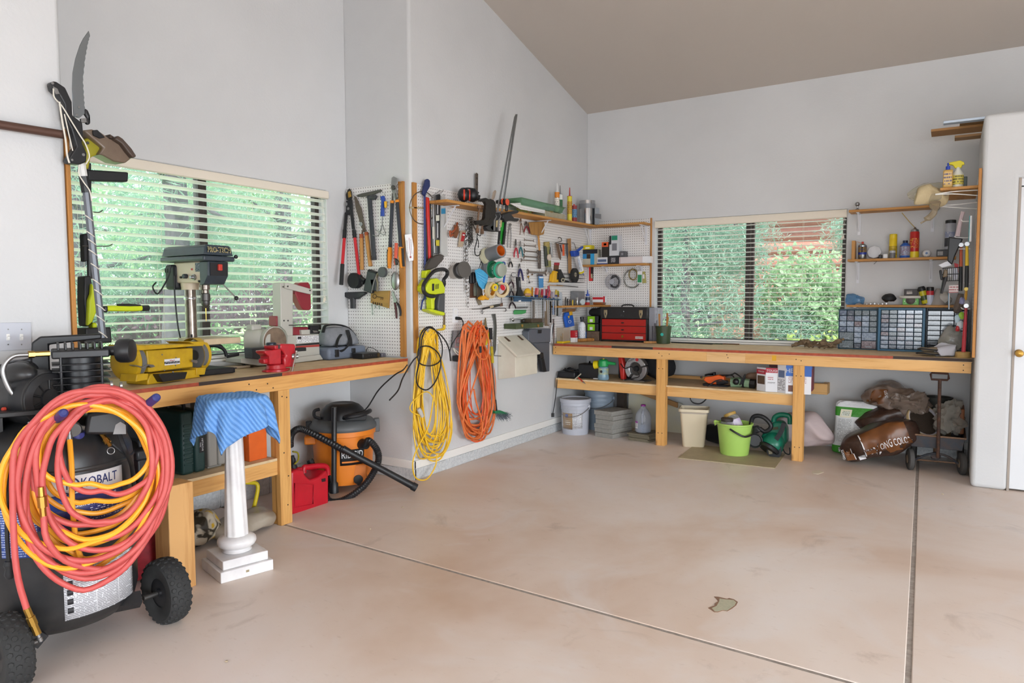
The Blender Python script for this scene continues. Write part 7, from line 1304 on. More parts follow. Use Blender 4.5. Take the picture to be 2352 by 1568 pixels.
r=thing('green_carton','lime green carton on the lowest shelf','box');mk('box',MB().box((XS(2077),6.93,S3),(XS(2114),7.03,S3+.055)),Mt(0x5fb04a,.45),r,bevel=.002);mk('print',MB().box((XS(2080),6.929,S3+.015),(XS(2110),6.931,S3+.04)),printm(0x5fb04a,0xe0ead0,.018,.5,.45),r)
r=thing('polishing_disc','white round foam pad with dark knob on the green carton','pad');mk('disc',MB().lathe([(.085,0),(.09,.006),(.088,.02),(.07,.024)],(XS(2095),6.99,S3+.056),(0,0,1),28),Mt(0xd6d2ca,.6),r);mk('knob',MB().lathe([(.03,-.03),(.036,-.02),(.036,0),(.02,.006)],(XS(2095),6.92,S3+.04),(0,-1,0),16),Mt(0x4a3f38,.5),r)
r=thing('dark_carton','small dark carton with barcode on the foam pad','box');mk('box',MB().box((XS(2079),6.96,S3+.081),(XS(2110),7.03,S3+.135)),Mt(0x2c2422,.5),r,bevel=.002);mk('barcode',MB().box((XS(2085),6.959,S3+.092),(XS(2098),6.961,S3+.122)),printm(0xc8c0b8,0x2a2a2a,.1,.9,.45,500),r)
r=thing('spray_can','tilted yellow and black spray can on the lowest shelf','can');a=V((XS(2130),6.96,S3+.012));ax=V((-.28,0,1)).normalized();mk('body',MB().lathe([(.026,0),(.028,.004),(.028,.11),(.02,.12)],a,ax,18),Mt(0xc2b81e,.4),r);mk('cap',MB().lathe([(.029,.11),(.03,.135),(.022,.15)],a,ax,18),BLK,r);mk('band',MB().lathe([(.0286,.03),(.0286,.07)],a,ax,18,cap=False),Mt(0x3a4a22,.4),r)
can('white spray can with red cap collar and black top on the lowest shelf',XS(2139),6.96,.029,.12,Mt(0xc2c6d6,.35),0x1c1a1c,.045,S3,[(.7,1.0,0xc02a34)])
one('grey_cone',MB().lathe([(.07,0),(.02,.13),(.014,.14)],(XS(2158),6.98,S3),(0,0,1),20),Mt(0x9c9690,.5),'grey plastic funnel cone standing on the lowest shelf','funnel')
one('cloth_wad',MB().ball((XS(2174),6.97,S3+.05),(.05,.05,.05),16,10).jit(.03,20,7),Mt(0xb9b6b0,.8),'pale grey cloth wad at the end of the lowest shelf','cloth')
r=thing('figurine','little metal figure on the top shelf beside the window valance','figure');fx=XS(1966,6.98);mk('stand',MB().lathe([(.02,0),(.018,.008),(.006,.02),(.008,.04)],(fx,6.98,2.166),(0,0,1),14),STEEL,r);mk('head',MB().ball((fx,6.98,2.166+.055),.02),STEEL,r)
# closet-side things
mb=MB();R=random.Random(3)
mb.ball((-.16,6.35,2.17),(.13,.08,.075),28,18);mb.jit(.06,9,5)
r=thing('cheesecloth','bundle of cream cheesecloth in a torn plastic bag draped over the shelf end','cloth');mk('folds',mb,Mt(0xc6b48e,.9,bump=.8,bs=160),r,sub=1,ang=180)
mk('film',MB().ball((-.15,6.37,2.20),(.15,.09,.075),22,14).jit(.05,8,8),clear('torn_film',0xf4f2ea,.22,.15,0xd9d4c4),r);mk('tail',MB().tube(cat([(-.12,6.32,2.12),(-.13,6.3,2.05),(-.17,6.3,1.99),(-.21,6.3,1.97)],4),[.04]*4+[.025]*5+[.006]*4,8).jit(.02,14,3),clear('torn_film2',0xe8e0d0,.35,.2,0xb3a48c),r)
r=thing('trigger_bottle','white and yellow trigger spray bottle on the closet-side shelf','spray bottle');b=V((.02,6.27,2.2105));YT=Mt(0xd9cb1c,.35)
mk('body',MB().lathe([(.034,0),(.037,.005),(.037,.10),(.016,.135),(.015,.15)],b,(0,0,1),20),Mt(0xd8d8cc,.35),r);mk('trigger_head',MB().poly(FYp(6.27),[(.0,2.355),(.04,2.355),(.045,2.375),(.06,2.375),(.055,2.395),(.03,2.41),(-.045,2.40),(-.045,2.388),(-.015,2.38)],-.014,.014),YT,r,bevel=.004);mk('label',MB().lathe([(.0378,.02),(.0378,.09)],b,(0,0,1),20,cap=False),printm(0xd4c65a,0x3a3a3a,.02,.5,.45),r)
r=thing('oil_bottle','flat amber bottle with blue cap on the closet-side shelf','bottle');mk('body',MB().box((-.075,6.225,2.2105),(-.012,6.26,2.345)),Mt(0xc8a258,.35),r,bevel=.01,seg=3);mk('cap',MB().lathe([(.015,0),(.015,.025),(.006,.028),(.006,.05)],(-.045,6.243,2.345),(0,0,1),14),Mt(0x1f3fa8,.35),r);mk('label',MB().box((-.07,6.2235,2.235),(-.018,6.2255,2.325)),printm(0xd8b878,0x2a3a7a,.025,.5,.45),r)
bx('dark_tin','small dark tin behind the spray bottle on the closet-side shelf','tin',(.055,6.27,2.2105),(.08,6.32,2.29),Mt(0x2c3a34,.4),bevel=.004)
CLF=FYp(6.36);zoom(2080,480,4.125)
def hammer(label,hx,hy,x1,y1,x2,y2,c1,c2,Y=6.36,rr=.012):
 f_=FYp(Y);r=thing('hammer',label,'hammer','hammers at the closet side')
 mk('head',MB().cyl(f_.at(hx,hy)-V((.0,.05,0)),f_.at(hx,hy)+V((0,.05,0)),.016,seg=14),STEEL,r)
 a,b,c=f_.at(hx,hy),f_.at(x1,y1),f_.at(x2,y2);mk('shaft',MB().tube([a,b],[.009,.012],10),Mt(c1,.4),r);mk('grip',MB().tube([b,lerp(b,c,.5),c],[rr,rr*1.15,rr*1.1],12),Mt(c2,.5),r)
hammer('hammer with orange shaft and black grip hung at the closet side',2207.5,563,2207,612,2206,668,0xb5502c,0x1c1c1e)
hammer('hammer with yellow shaft and black grip hung at the closet side',2221,561,2221,610,2220,660,0xe0b81c,0x1c1c1e,6.30)
hammer('red-handled hammer hung low at the closet side',2219,702,2217,740,2213,808,0xa82a34,0xb82f3a,6.30)
H('screwdriver','screwdriver with yellow cap and amber shaft at the closet side','screwdriver',FYp(6.3),('cap','c',z((574,757))[0],5,-.01,.02,Mt(0xe0c01e,.35)),('handle','t',z((574,770,0),(572,810,0),(570,860,0)),[.009,.010,.007],Mt(0xb8862a,.3)))
H('black_funnel','big black plastic funnel hung at the closet side','funnel',CLF,('cone','b',z((408,262),(545,280),(470,440),(440,530),(395,490),(400,380)),-.05,.05,BLK))
H('clear_tube','pale pink tube leaning against the closet-side pegboard','tube',CLF,('tube','t',z((545,25,0),(525,90,0),(490,260,0)),[.014,.013,.018],Mt(0xc9b5b8,.35)))
H('spirit_level_short','small white and teal level standing on the closet side','level',FYp(6.22),('body','b',z((605,62),(634,58),(625,310),(597,308)),-.02,.02,LAB),('teal_edge','p',z((603,62),(611,62),(603,308),(596,308)),.02,.022,Mt(0x2a8a8c,.4)))
for i,(y,x0,lab)in enumerate(((270,465,'upper'),(375,465,'second'),(115,525,'highest'),(708,550,'lower'),(945,525,'lowest'))):
 one('peg_hook',MB().tube(cat([CLF.at(*z((612,y))[0],.02),CLF.at(*z((560,y+2))[0],.02),CLF.at(*z((x0+15,y))[0],.02),CLF.at(*z((x0,y-14))[0],.02)],4),.0035,6),WHITE,'%s white wire hook at the closet side'%lab,'hook','white hooks at the closet side')
r=thing('wire_basket','black wire basket of small packets at the closet side','basket')
for h in(560,620,682):mk('ring_wire',MB().tube([CLF.at(*z((350,h))[0],.05),CLF.at(*z((505,h-6))[0],.05),CLF.at(*z((505,h-6))[0],-.1),CLF.at(*z((350,h))[0],-.1)],.003,6,closed=True),BLKM,r)
for i in range(8):mk('upright_wire',MB().tube([CLF.at(*z((355+20*i,560))[0],.05),CLF.at(*z((355+20*i,682))[0],.05)],.002,5),BLKM,r)
for i,(pts,c,lab)in enumerate(((((310,530),(415,485),(440,530),(350,555)),0xd8dae0,'white folded paper on the basket'),(((400,570),(440,560),(440,640),(410,640)),0xe0e2e8,'white tag inside the basket'),(((445,560),(490,555),(500,660),(450,675)),0xc9cad4,'larger white packet in the basket'),(((460,510),(500,520),(500,600),(470,590)),0xa82830,'red packet in the basket'),(((410,725),(500,715),(500,790),(410,795)),0xd4c8c4,'white and red printed card under the basket'))):
 one('paper_packet',MB().px(FYp(6.33+.01*i),z(*pts),0,.004),Mt(c,.6)if i<4 else printm(0xdcd4d0,0xa02a34,.02,.5,.4),lab+' at the closet side','packet','packets at the closet side')
H('heat_gun','black heat gun nozzle pointing down at the closet side','heat gun',FYp(6.3),('body','b',z((365,570),(398,575),(395,640),(350,650)),-.03,.03,Mt(0x6a5a44,.5)),('barrel','t',z((378,635,0),(360,710,0),(338,800,0)),[.017,.013,.009],BLK),('end_cap','b',z((315,580),(340,572),(355,670),(332,675)),-.03,.03,BLK))
H('white_blue_strip','thin white and blue plastic strip hanging before the drawers','strip',FYp(6.892),('strip','p',z((405,795),(420,793),(418,950),(403,950)),0,.004,LAB),('blue_edge','p',z((404,795),(409,795),(407,950),(403,950)),.004,.005,Mt(0x3a9ac8,.4)))
H('fur_duster','brownish fluffy brush hanging before the slate cabinet','brush',FYp(6.87),('fluff','t',z((525,800,0),(510,880,0),(490,950,0),(465,980,0)),[.02,.03,.035,.012],Mt(0x7d7068,.95,bump=1,bs=120)))
for i,(x,y,s,c,lab)in enumerate(((535,870,.02,0x8a8ab0,'lilac clear packet'),(580,905,.022,0xb8b8b8,'steel fitting'),(530,1010,.02,0x9ac83a,'lime green packet'),(490,1040,.022,0xb8d0dc,'pale blue roll'),(515,1095,.024,0xc2ccd2,'white plastic bag'),(495,1130,.016,0xb02a30,'red clip'))):
 c_=FYp(6.42).at(*z((x,y))[0]);one('hung_packet',MB().ball(c_,(s,.012,s*1.5),12,8).jit(.006,60,i),Mt(c,.35),lab+' hung low at the closet side','packet','packets hung low at the closet side')
one('plastic_bag',MB().ball(V((.02,6.55,BB+.115)),(.075,.06,.115),22,14).jit(.045,12,6),clear('knotted_bag',0xe8e8e6,.35,.12,0xb8b4ac),'knotted clear plastic bag of hardware on the bench corner','bag')
one('work_glove',MB().ball(V((-.02,6.44,BB+.045)),(.085,.05,.05),22,14).jit(.05,14,9),Mt(0xc9cad2,.8),'crumpled pale cloth on the bench corner beside the gloves','cloth')
for i,(dz,dx)in enumerate(((.018,0),(.052,.01))):
 r=thing('work_glove','folded tan work glove with black edging, %s of two'%('lower','upper')[i],'glove','work gloves on the bench');c_=V((-.13+dx,6.42,BB+dz+.002))
 mk('palm',MB().ball(c_,(.085,.05,.016),20,8).jit(.008,30,i),Mt(0x8f8068,.85),r);mk('edging',MB().tube([c_+V((.086*math.cos(a),.051*math.sin(a),.004*math.sin(a*2)))for a in(k*math.pi/12 for k in range(24))],.006,6,closed=True),BLKM,r)
one('wood_puck',MB().lathe([(.05,0),(.052,.006),(.05,.04),(.046,.044)],(.095,6.40,BB),(0,0,1),20),wood('puck_wood',0xbd9a5c,0x9c7a42,'X',False),'round pale wood block in the corner of the back bench','wood block')
r=thing('goggles','olive tinted safety goggles leaning on the slate drawers','goggles');c_=V((-.03,6.86,BB+.10));mk('lens',MB().lathe([(.06,0),(.05,.012),(.002,.016)],c_,(-.2,-1,.3),24,flat=(1,.55)),Mt(0x7d8468,.3),r);mk('rim',MB().lathe([(.064,-.004),(.066,.004),(.06,.006)],c_,(-.2,-1,.3),24,flat=(1,.55),cap=False),BLKM,r)
# planks stored over the closet
for i,(x0,x1,y0,y1,z0,c,lab)in enumerate(((-.085,1.2,6.24,6.31,2.69,0xb9c8d8,'shiny aluminium channel sticking out over the closet top'),(-.17,1.2,6.5,6.72,2.692,0xa57a4a,'widest brown plank sticking out over the closet top'),(.02,1.0,6.42,6.6,2.712,0x8a6a44,'short brown board end on the wide plank'),(-.01,1.1,6.86,7.0,2.692,0xa8835a,'rearmost narrow plank over the closet top'))):
 one('stored_plank',MB().box((x0,y0,z0),(x1,y1,z0+.019)),Mt(c,.35 if i==0 else .7,.7 if i==0 else 0),lab,'plank','planks stored over the closet',bevel=.002)
 # ================================================================== under the left bench
SZ=.4215
BLKP=Mt(0x2b2c30,.45)
r=thing('toolbox','dark grey plastic toolbox on the lower shelf beside the compressor','toolbox')
mk('body',MB().box((-3.80,1.98,SZ),(-3.50,2.10,SZ+.15)),BLKP,r,bevel=.006);mk('lid',MB().box((-3.81,1.97,SZ+.15),(-3.49,2.115,SZ+.2)),BLKP,r,bevel=.01);mk('handle',MB().tube(cat([(-3.72,2.04,SZ+.2),(-3.7,2.04,SZ+.23),(-3.6,2.04,SZ+.23),(-3.58,2.04,SZ+.2)],4),.01,8),BLKP,r)
r=thing('drill_case','tall dark green plastic tool case standing on the lower shelf','case');GC=Mt(0x1c3a38,.5,name='case_green')
mk('shell',MB().box((-3.88,2.26,SZ),(-3.56,2.335,SZ+.355)),GC,r,bevel=.018,seg=3);mk('shell',MB().box((-3.88,2.338,SZ),(-3.56,2.405,SZ+.355)),GC,r,bevel=.018,seg=3)
for i in range(9):mk('rib',MB().box((-3.562,2.27,SZ+.055+.027*i),(-3.556,2.325,SZ+.066+.027*i)),GC,r,bevel=.002,seg=1)
lb=mk('label',MB().box((-3.5605,2.365,SZ+.11),(-3.5585,2.395,SZ+.2)),BLKM,r);F_=Fr((-3.5582,0,0),(0,0,-1),(1,0,0),(0,1,0));text(lb,'HITACHI',F_,-(SZ+.155),2.384,0,.014,LAB,width=.07);text(lb,'TOOL',F_,-(SZ+.155),2.371,0,.01,LAB)
mk('handle',MB().tube(cat([(-3.80,2.335,SZ+.35),(-3.79,2.335,SZ+.385),(-3.66,2.335,SZ+.385),(-3.65,2.335,SZ+.35)],4),.011,8),BLKP,r)
r=thing('drill_case','grey plastic tool case standing behind the marble pedestal','case');GY=Mt(0x8f8c86,.5)
mk('shell',MB().box((-3.86,2.425,SZ+.012),(-3.565,2.485,SZ+.30)),GY,r,bevel=.012,seg=3);mk('shell',MB().box((-3.86,2.488,SZ+.012),(-3.565,2.545,SZ+.30)),GY,r,bevel=.012,seg=3);mk('foot',MB().box((-3.8,2.44,SZ),(-3.6,2.53,SZ+.014)),GY,r)
TAN=Mt(0x9c8e80,.5,.2)
r=thing('card_file','taupe metal card file box with label holder stacked under the bench','file box');y0_,y1_=aX(551,1000,-3.56).y,aX(585,1000,-3.56).y
mk('box',MB().box((-3.86,y0_-.12,SZ+.235),(-3.56,y1_,SZ+.40)),TAN,r,bevel=.004);d_=mk('drawer_front',MB().box((-3.561,y0_-.11,SZ+.245),(-3.556,y1_-.01,SZ+.39)),TAN,r,bevel=.002)
mk('label_holder',MB().box((-3.5565,y0_+.0,SZ+.30),(-3.553,y1_-.045,SZ+.335)),Mt(0xb8ac90,.35,.6),d_,bevel=.002);mk('card',MB().box((-3.5532,y0_+.006,SZ+.306),(-3.5525,y1_-.051,SZ+.329)),Mt(0x857868,.6),d_)
bx('metal_box','second taupe metal box below the card file','box',(-3.84,2.56,SZ),(-3.57,2.66,SZ+.234),TAN,bevel=.004)
bx('orange_box','bright orange painted wooden box on the lower shelf by the bench leg','box',(-3.74,2.672,SZ),(-3.53,2.80,SZ+.21),Mt(0xe0651a,.55,col2=0xd05a16,vs=10),bevel=.003)
bx('dark_crate','black boxy tool case in the shade behind the green case','case',(-4.03,1.9,SZ),(-3.9,2.24,SZ+.33),BLKM,bevel=.01)
r=thing('car_jack','red car jack part standing behind the compressor hoses','jack');mk('body',MB().box((-3.78,1.80,SZ),(-3.6,1.94,SZ+.16)),Mt(0x6a2420,.5),r,bevel=.02);mk('arm',MB().cyl((-3.7,1.87,SZ+.16),(-3.62,1.95,SZ+.27),.02,seg=10),Mt(0x55201c,.5),r)
# marble pedestal with towel
MARB=Mt(0xe9e7e6,.3,col2=0xc9c4c8,var=.14,vs=7,coat=.2,name='white_marble')
Fp,Lp,Rp=V((-2.995,2.075,0)),V((-3.252,2.16,0)),V((-2.927,2.325,0));pcn=(Lp+Rp)/2;pcn.z=0;ex=(Rp-Fp).normalized();ey=(Lp-Fp).normalized();PB_=.268
ang_=math.atan2(ex.y,ex.x);pcn=Fp+(ex+ey)*(PB_/2)
r=thing('marble_pedestal','white marble twisted column pedestal on the garage floor','pedestal')
mk('base_plate',MB().cbox(pcn+V((0,0,.0275)),(PB_,PB_,.055),ang_),MARB,r,bevel=.004);mk('plinth',MB().cbox(pcn+V((0,0,.0785)),(PB_*.86,PB_*.86,.046),ang_),MARB,r,bevel=.004)
mk('torus',MB().lathe([(.07,.102),(.074,.107),(.068,.114),(.064,.122),(.075,.126),(.088,.134),(.096,.15),(.094,.166),(.084,.178),(.06,.186)],pcn,(0,0,1),40),MARB,r,ang=60)
rg=[]
for i in range(33):
 t=i/32;hh=lerp(.184,.83,t);R0=lerp(.057,.038,t)
 rg.append([pcn+V((R0*(1+.035*math.cos(9*a+4.2*t))*math.cos(a),R0*(1+.035*math.cos(9*a+4.2*t))*math.sin(a),hh))for a in(2*math.pi*k/72 for k in range(72))])
mk('shaft',MB().quadstrip(rg),MARB,r,ang=70);mk('capital',MB().lathe([(.05,.83),(.07,.838),(.075,.855),(.062,.868)],pcn,(0,0,1),32),MARB,r,ang=60);mk('top_plate',MB().cbox(pcn+V((0,0,.885)),(.2,.2,.032),ang_),MARB,r,bevel=.004)
mk('sticker',MB().cbox(Fp+ex*.14-ey*.0005+V((0,0,.03)),(.016,.0012,.011),ang_),Mt(0x9a8a6a,.5),r)
def towel_mat():
 m,t,b=nt('blue_towel');wv=nd(t,'ShaderNodeTexWave');wv.bands_direction='DIAGONAL';wv.inputs['Scale'].default_value=20;wv.inputs['Distortion'].default_value=.6;wv.inputs['Detail'].default_value=1
 t.links.new(coords(t),wv.inputs[0]);t.links.new(ramp(t,wv.outputs['Fac'],[(.2,0x5f95da),(.7,0x7cafec)]),b.inputs['Base Color']);b.inputs['Roughness'].default_value=.95
 bumpn(t,b,mth(t,'ADD',wv.outputs['Fac'],noisen(t,coords(t),260,2)),.7,.006);return m
TOW=towel_mat();HS=.285;zt0=.904
def towel(u,v):
 a,b=(u*2-1)*HS,(v*2-1)*HS
 a,b=a*.94-b*.34,a*.34+b*.94
 q=.1;ox,oy=max(0,abs(a)-q),max(0,abs(b)-q);sx,sy=math.copysign(1,a),math.copysign(1,b)
 over=math.hypot(ox,oy)
 if over<1e-6:X,Y,Z=a,b,zt0
 else:
  k=min(over,.02);fl=.03*over/.2+.018*math.sin(9*math.atan2(b,a))*min(1,over/.06)
  X=min(abs(a),q)*sx+sx*ox/over*(k+fl+.022);Y=min(abs(b),q)*sy+sy*oy/over*(k+fl+.022);Z=zt0-max(0,over-.012)*.97
 Z+=.004*math.sin(a*40+b*22)*(0 if over>1e-6 else 1)
 d=ex*X+ey*Y;return pcn+d+V((0,0,Z))
tw=one('hand_towel',MB().grid(towel,44,44),TOW,'blue striped terry towel draped over the marble pedestal','towel',solid=.006,ang=180)
# bags under the bench
def bag(c,sx,sy,sz,rz,seed,amp=.03,seg=26,flat=.6):
 m=MB();rg=[]
 for i in range(15):
  t=-1+2*i/14;k=max(.06,(1-abs(t)**3.2))**.5
  rg.append([V((sx*t,sy*k*math.copysign(abs(math.cos(a))**flat,math.cos(a)),sz*(max(.12,k))*math.copysign(abs(math.sin(a))**flat,math.sin(a))))for a in(2*math.pi*j/seg for j in range(seg))])
 m.quadstrip(rg);m.jit(amp,7,seed);m.jit(amp*.35,22,seed+3);R_=Matrix.Rotation(rz,3,'Z');m.v=[R_@p+V(c)for p in m.v]
 lo=min(p.z for p in m.v);m.v=[p+V((0,0,c[2]-sz-lo))if False else p for p in m.v];return m
def onfloor(m,z0=0):
 lo=min(p.z for p in m.v);m.v=[p-V((0,0,lo-z0))for p in m.v];return m
def bag_print(name,c1,c2,c3,sc):
 m,t,b=nt(name);f=noisen(t,coords(t),sc,2,.4,1.5);c=ramp(t,f,[(.40,c1),(.47,c2),(.56,c2),(.60,c3)]);t.nodes[-1].color_ramp.interpolation='CONSTANT' if False else 'LINEAR'
 t.links.new(c,b.inputs['Base Color']);b.inputs['Roughness'].default_value=.5;bumpn(t,b,noisen(t,coords(t),30,3),.6,.01);return m
one('cement_bag',onfloor(bag((-3.60,2.28,.12),.2,.13,.09,1.45,3,.05)),bag_print('cement_print',0x3a3428,0xc4bba8,0xd0a81e,9),'crumpled torn cement mix bag printed yellow and black under the bench','bag',sub=1,ang=180)
one('cement_bag',onfloor(bag((-3.62,2.17,.10),.16,.1,.06,1.3,8,.05)),bag_print('cement_print2',0xcfa51c,0x4a4438,0xb8b0a0,7),'flattened yellow and grey bag beneath the torn cement bag','bag',sub=1,ang=180)
one('sand_bag',onfloor(bag((-3.53,2.62,.07),.22,.13,.05,1.75,5,.03)),Mt(0xb3a99a,.35,col2=0x9a8f80,vs=8),'grey clear plastic bag of sand lying by the bench leg','bag',sub=1,ang=180)
one('red_sack',onfloor(bag((-3.36,1.86,.2),.17,.1,.16,1.5,4,.03)),Mt(0xa32431,.55,col2=0x7a1a24,vs=30),'red woven sack behind the compressor wheel','sack',sub=1,ang=180)
r=thing('trimmer_frame','yellow bent tube frame with black foot beneath the lower shelf','frame');YT2=Mt(0xd9c21c,.4)
mk('tube',MB().tube(cat([(-3.86,2.62,.22),(-3.80,2.70,.25),(-3.72,2.8,.24),(-3.68,2.84,.22),(-3.68,2.82,.12),(-3.69,2.80,.05)],5),.013,10),YT2,r);mk('foot',MB().lathe([(.03,0),(.028,.04),(.018,.06)],(-3.70,2.79,0),(0,0,1),14),BLKM,r)
# gas can
r=thing('fuel_can','red plastic fuel can with black spout beside the bench leg','fuel can');GF2=FXp(-3.575);zoom(620,860,4.6105);GR=Mt(0xc4162a,.35,col2=0xb01224,vs=10,name='fuel_red')
mk('body',MB().px(GF2,z((228,1030),(290,1005),(360,1010),(375,1060),(430,1118),(520,1085),(600,1010),(625,1060),(625,1370),(500,1450),(250,1485),(228,1480)),-.16,0),GR,r,bevel=.014,seg=3)
mk('handle',MB().tube(cat([GF2 .at(*z(p)[0],-.08)for p in((355,1040),(360,985),(400,980),(540,965),(600,985),(612,1060))],5),.02,12),GR,r)
mk('embossed_frame',MB().tube([GF2 .at(*z(p)[0],.002)for p in((260,1150),(460,1165),(455,1370),(265,1410))],.004,6,closed=True),GR,r);mk('cap',MB().lathe([(.026,0),(.026,.02),(.02,.024)],GF2 .at(*z((300,1020))[0],-.06),(0,0,1),18),GR,r)
mk('spout',MB().tube(cat([GF2 .at(*z(p)[0],-.08)for p in((250,1010),(245,930),(235,860))],4),[.025]*3+[.018]*4+[.014]*2,12),BLKM,r);mk('spout_guard',MB().tube(cat([GF2 .at(*z(p)[0],-.05)for p in((260,950),(300,900),(295,830),(240,815))],4),.006,6),Mt(0x8a8220,.4),r);mk('scrawl',MB().px(GF2,z((545,1105),(590,1095),(590,1130),(550,1138)),0,.001),Mt(0x2a1014,.6),r)
# shop vacuum
VC=V((-3.80,3.70,0));VO=Mt(0xdf7d1d,.42,name='vac_orange');VG=Mt(0x55585a,.5,name='vac_grey');VN=V((.716,-.698,0));VU=V((.698,.716,0));VFR=Fr(VC,VU,VN);VR=.225
r=thing('shop_vacuum','orange and black shop vacuum with ribbed hose in the corner under the bench end','vacuum')
mk('drum',MB().lathe([(.18,.045),(.2,.05),(.205,.09),(VR,.40),(VR+.012,.405),(VR+.012,.44),(VR,.445)],VC,(0,0,1),44),VO,r,ang=50)
mk('lid',MB().lathe([(VR+.014,.44),(VR+.02,.45),(VR+.018,.475),(VR-.01,.505),(.15,.52)],VC,(0,0,1),44),VG,r,ang=50)
mk('motor_head',MB().lathe([(.165,.50),(.165,.545),(.15,.58),(.12,.61),(.085,.625),(.06,.618),(.03,.62)],VC,(0,0,1),40),BLK,r,ang=50)
mk('carry_handle',MB().tube(cat([VFR.P(.0,.53,.14),VFR.P(.04,.55,.2),VFR.P(.13,.56,.18),VFR.P(.19,.57,.10),VFR.P(.19,.56,.02)],5),.017,8),BLK,r);mk('vent_grille',MB().poly(VFR,[(.02,.515),(.16,.515),(.17,.55),(.0,.55)],.1,.17),BLKM,r,bevel=.004)
for s in(-1,1):mk('lid_clamp',MB().fbox(VFR,s*(VR+.02)-.02,s*(VR+.02)+.02,.40,.5,-.02,.03),VG if s>0 else BLK,r,bevel=.006)
mk('cord_hook',MB().tube(cat([VFR.P(-.16,.52,.05),VFR.P(-.2,.54,.06),VFR.P(-.2,.58,.06),VFR.P(-.165,.59,.05)],4),.012,8),BLK,r)
mk('drum_handle',MB().fbox(VFR,-VR-.05,-VR+.05,.34,.40,.02,.1),VO,r,bevel=.01);mk('drain_recess',MB().fbox(VFR,.06,.16,.06,.2,.15,.195),Mt(0xc96d18,.45),r,bevel=.008);mk('drain_cap',MB().lathe([(.035,0),(.033,.02),(.012,.024)],VFR.P(.10,.09,.185),VN,18),BLKM,r)
def vp(th,h,rr):return VC+(VN*math.cos(th)+VU*math.sin(th))*rr+V((0,0,h))
def vrad(h):return lerp(.205,VR,(h-.09)/.31)
pl=mk('nameplate',MB().grid(lambda u,v:vp(lerp(-.12,.72,u),lerp(.2,.315,v),vrad(lerp(.2,.315,v))+.002),14,2),BLKM,r,solid=.001)
text(pl,'RIDGID',VFR,0,.275,0,.07,LAB,width=.155,fn=lambda u,v:vp(.3+u/.215,v,vrad(v)+.004));text(pl,'RIDGID',VFR,0,.2755,0,.07,LAB,width=.156,fn=lambda u,v:vp(.3+u/.215,v,vrad(v)+.004))
mk('stripe',MB().grid(lambda u,v:vp(lerp(-.06,.64,u),lerp(.218,.23,v),vrad(.22)+.004),12,1),VO,pl)
for a in(.75,-.55,2.2,-2.3):
 c_=vp(a,.03,.2);mk('caster',MB().ball(c_,.03,14,8),BLK,r);mk('caster_arm',MB().tube([vp(a,.035,.17),vp(a,.09,.2),vp(a,.13,.205)],[.03,.035,.02],8),BLK,r)
def ribbed(pts,rad,name,par,n=10):
 P=cat(pts,n);rr=[rad*(1.0 if i%2 else .86)for i in range(len(P))];return mk(name,MB().tube(P,rr,14),BLK,par,ang=20)
fz=lambda x,y,Z:aZ(x,y,Z)
V6=lambda x,y,n:VFR.at(*z((x,y))[0],n)
mk('inlet',MB().tube([vp(.62,.345,.2),vp(.62,.345,.25),vp(.62,.345,.28)],[.04,.036,.03],16),BLK,r)
ribbed([vp(.62,.345,.26),V6(1050,700,.27),V6(1130,790,.27),V6(1150,900,.27),V6(1100,1030,.27),V6(1000,1170,.30),V6(850,1290,.34),V6(720,1345,.36),V6(620,1330,.36),V6(560,1200,.33),V6(420,900,.30)],.0255,'hose',r,14)
ribbed([V6(215,760,.16),V6(225,640,.2),V6(300,575,.24),V6(400,600,.26),V6(600,700,.28),V6(800,810,.3)],.025,'hose',r,14)
wd=[V6(770,785,.3),V6(900,855,.3),V6(1180,1000,.3),V6(1550,1200,.32)];mk('wand',MB().tube([wd[0],lerp(wd[0],wd[1],.5),wd[1],wd[2],wd[3]],[.027,.024,.023,.023,.026],14),BLK,r);mk('wand_tip',MB().tube([lerp(wd[2],wd[3],.88),wd[3]],.03,14),BLKM,r)
r2=one('vacuum_wand',MB().tube([V6(682,345,.26),V6(680,500,.26),V6(678,1130,.27),V6(678,1150,.27),V6(680,1250,.27)],[.019,.0185,.0185,.03,.032],14),BLK,'upright black extension wand standing against the orange vacuum','wand')
r3=one('power_cord',MB().tube(cat([vp(.4,.56,.14),VFR.P(.16,.585,.12),VFR.at(870,895,.2),VFR.at(905,862,.32),MW.at(925,850,.2),MW.at(935,838,.1)],6),.005,6),BLKM,'black cord running from the vacuum up to the yellow hank','cord')
# ================================================================== shelf under the back bench
S5=.5715;zoom(1240,680,7.35)
def cordheap(label,c,rx,ry,h,n,seed,rr=.006,mat=BLKM,z0=S5):return one('power_cord',MB().tube(tangle((c[0],c[1],z0),rx,ry,h,n,seed,rr),rr,6),mat,label,'cord')
cordheap('tangle of black cords at the left end of the under-bench shelf',(-3.3,6.5),.12,.1,.1,9,3)
cordheap('coil of black cable in front of the black charger box',(-3.07,6.50),.09,.08,.17,9,5)
r=thing('adapter','long black power adapter at the left end of the under-bench shelf','adapter');mk('box',MB().box((-3.42,6.35,S5),(-3.22,6.46,S5+.065)),BLK,r,bevel=.012,seg=3);mk('lead',MB().tube(cat([(-3.40,6.36,S5+.05),(-3.405,6.325,S5+.02),(-3.41,6.30,S5-.15),(-3.42,6.28,S5-.28),(-3.43,6.27,S5-.36)],5),.0045,6),BLKM,r);mk('plug',MB().tube([(-3.43,6.27,S5-.36),(-3.43,6.27,S5-.40)],.014,10),BLK,r)
bx('charger_box','square black battery charger standing on the under-bench shelf','charger',(-3.22,6.42,S5),(-2.98,6.56,S5+.15),BLK,bevel=.014,seg=3)
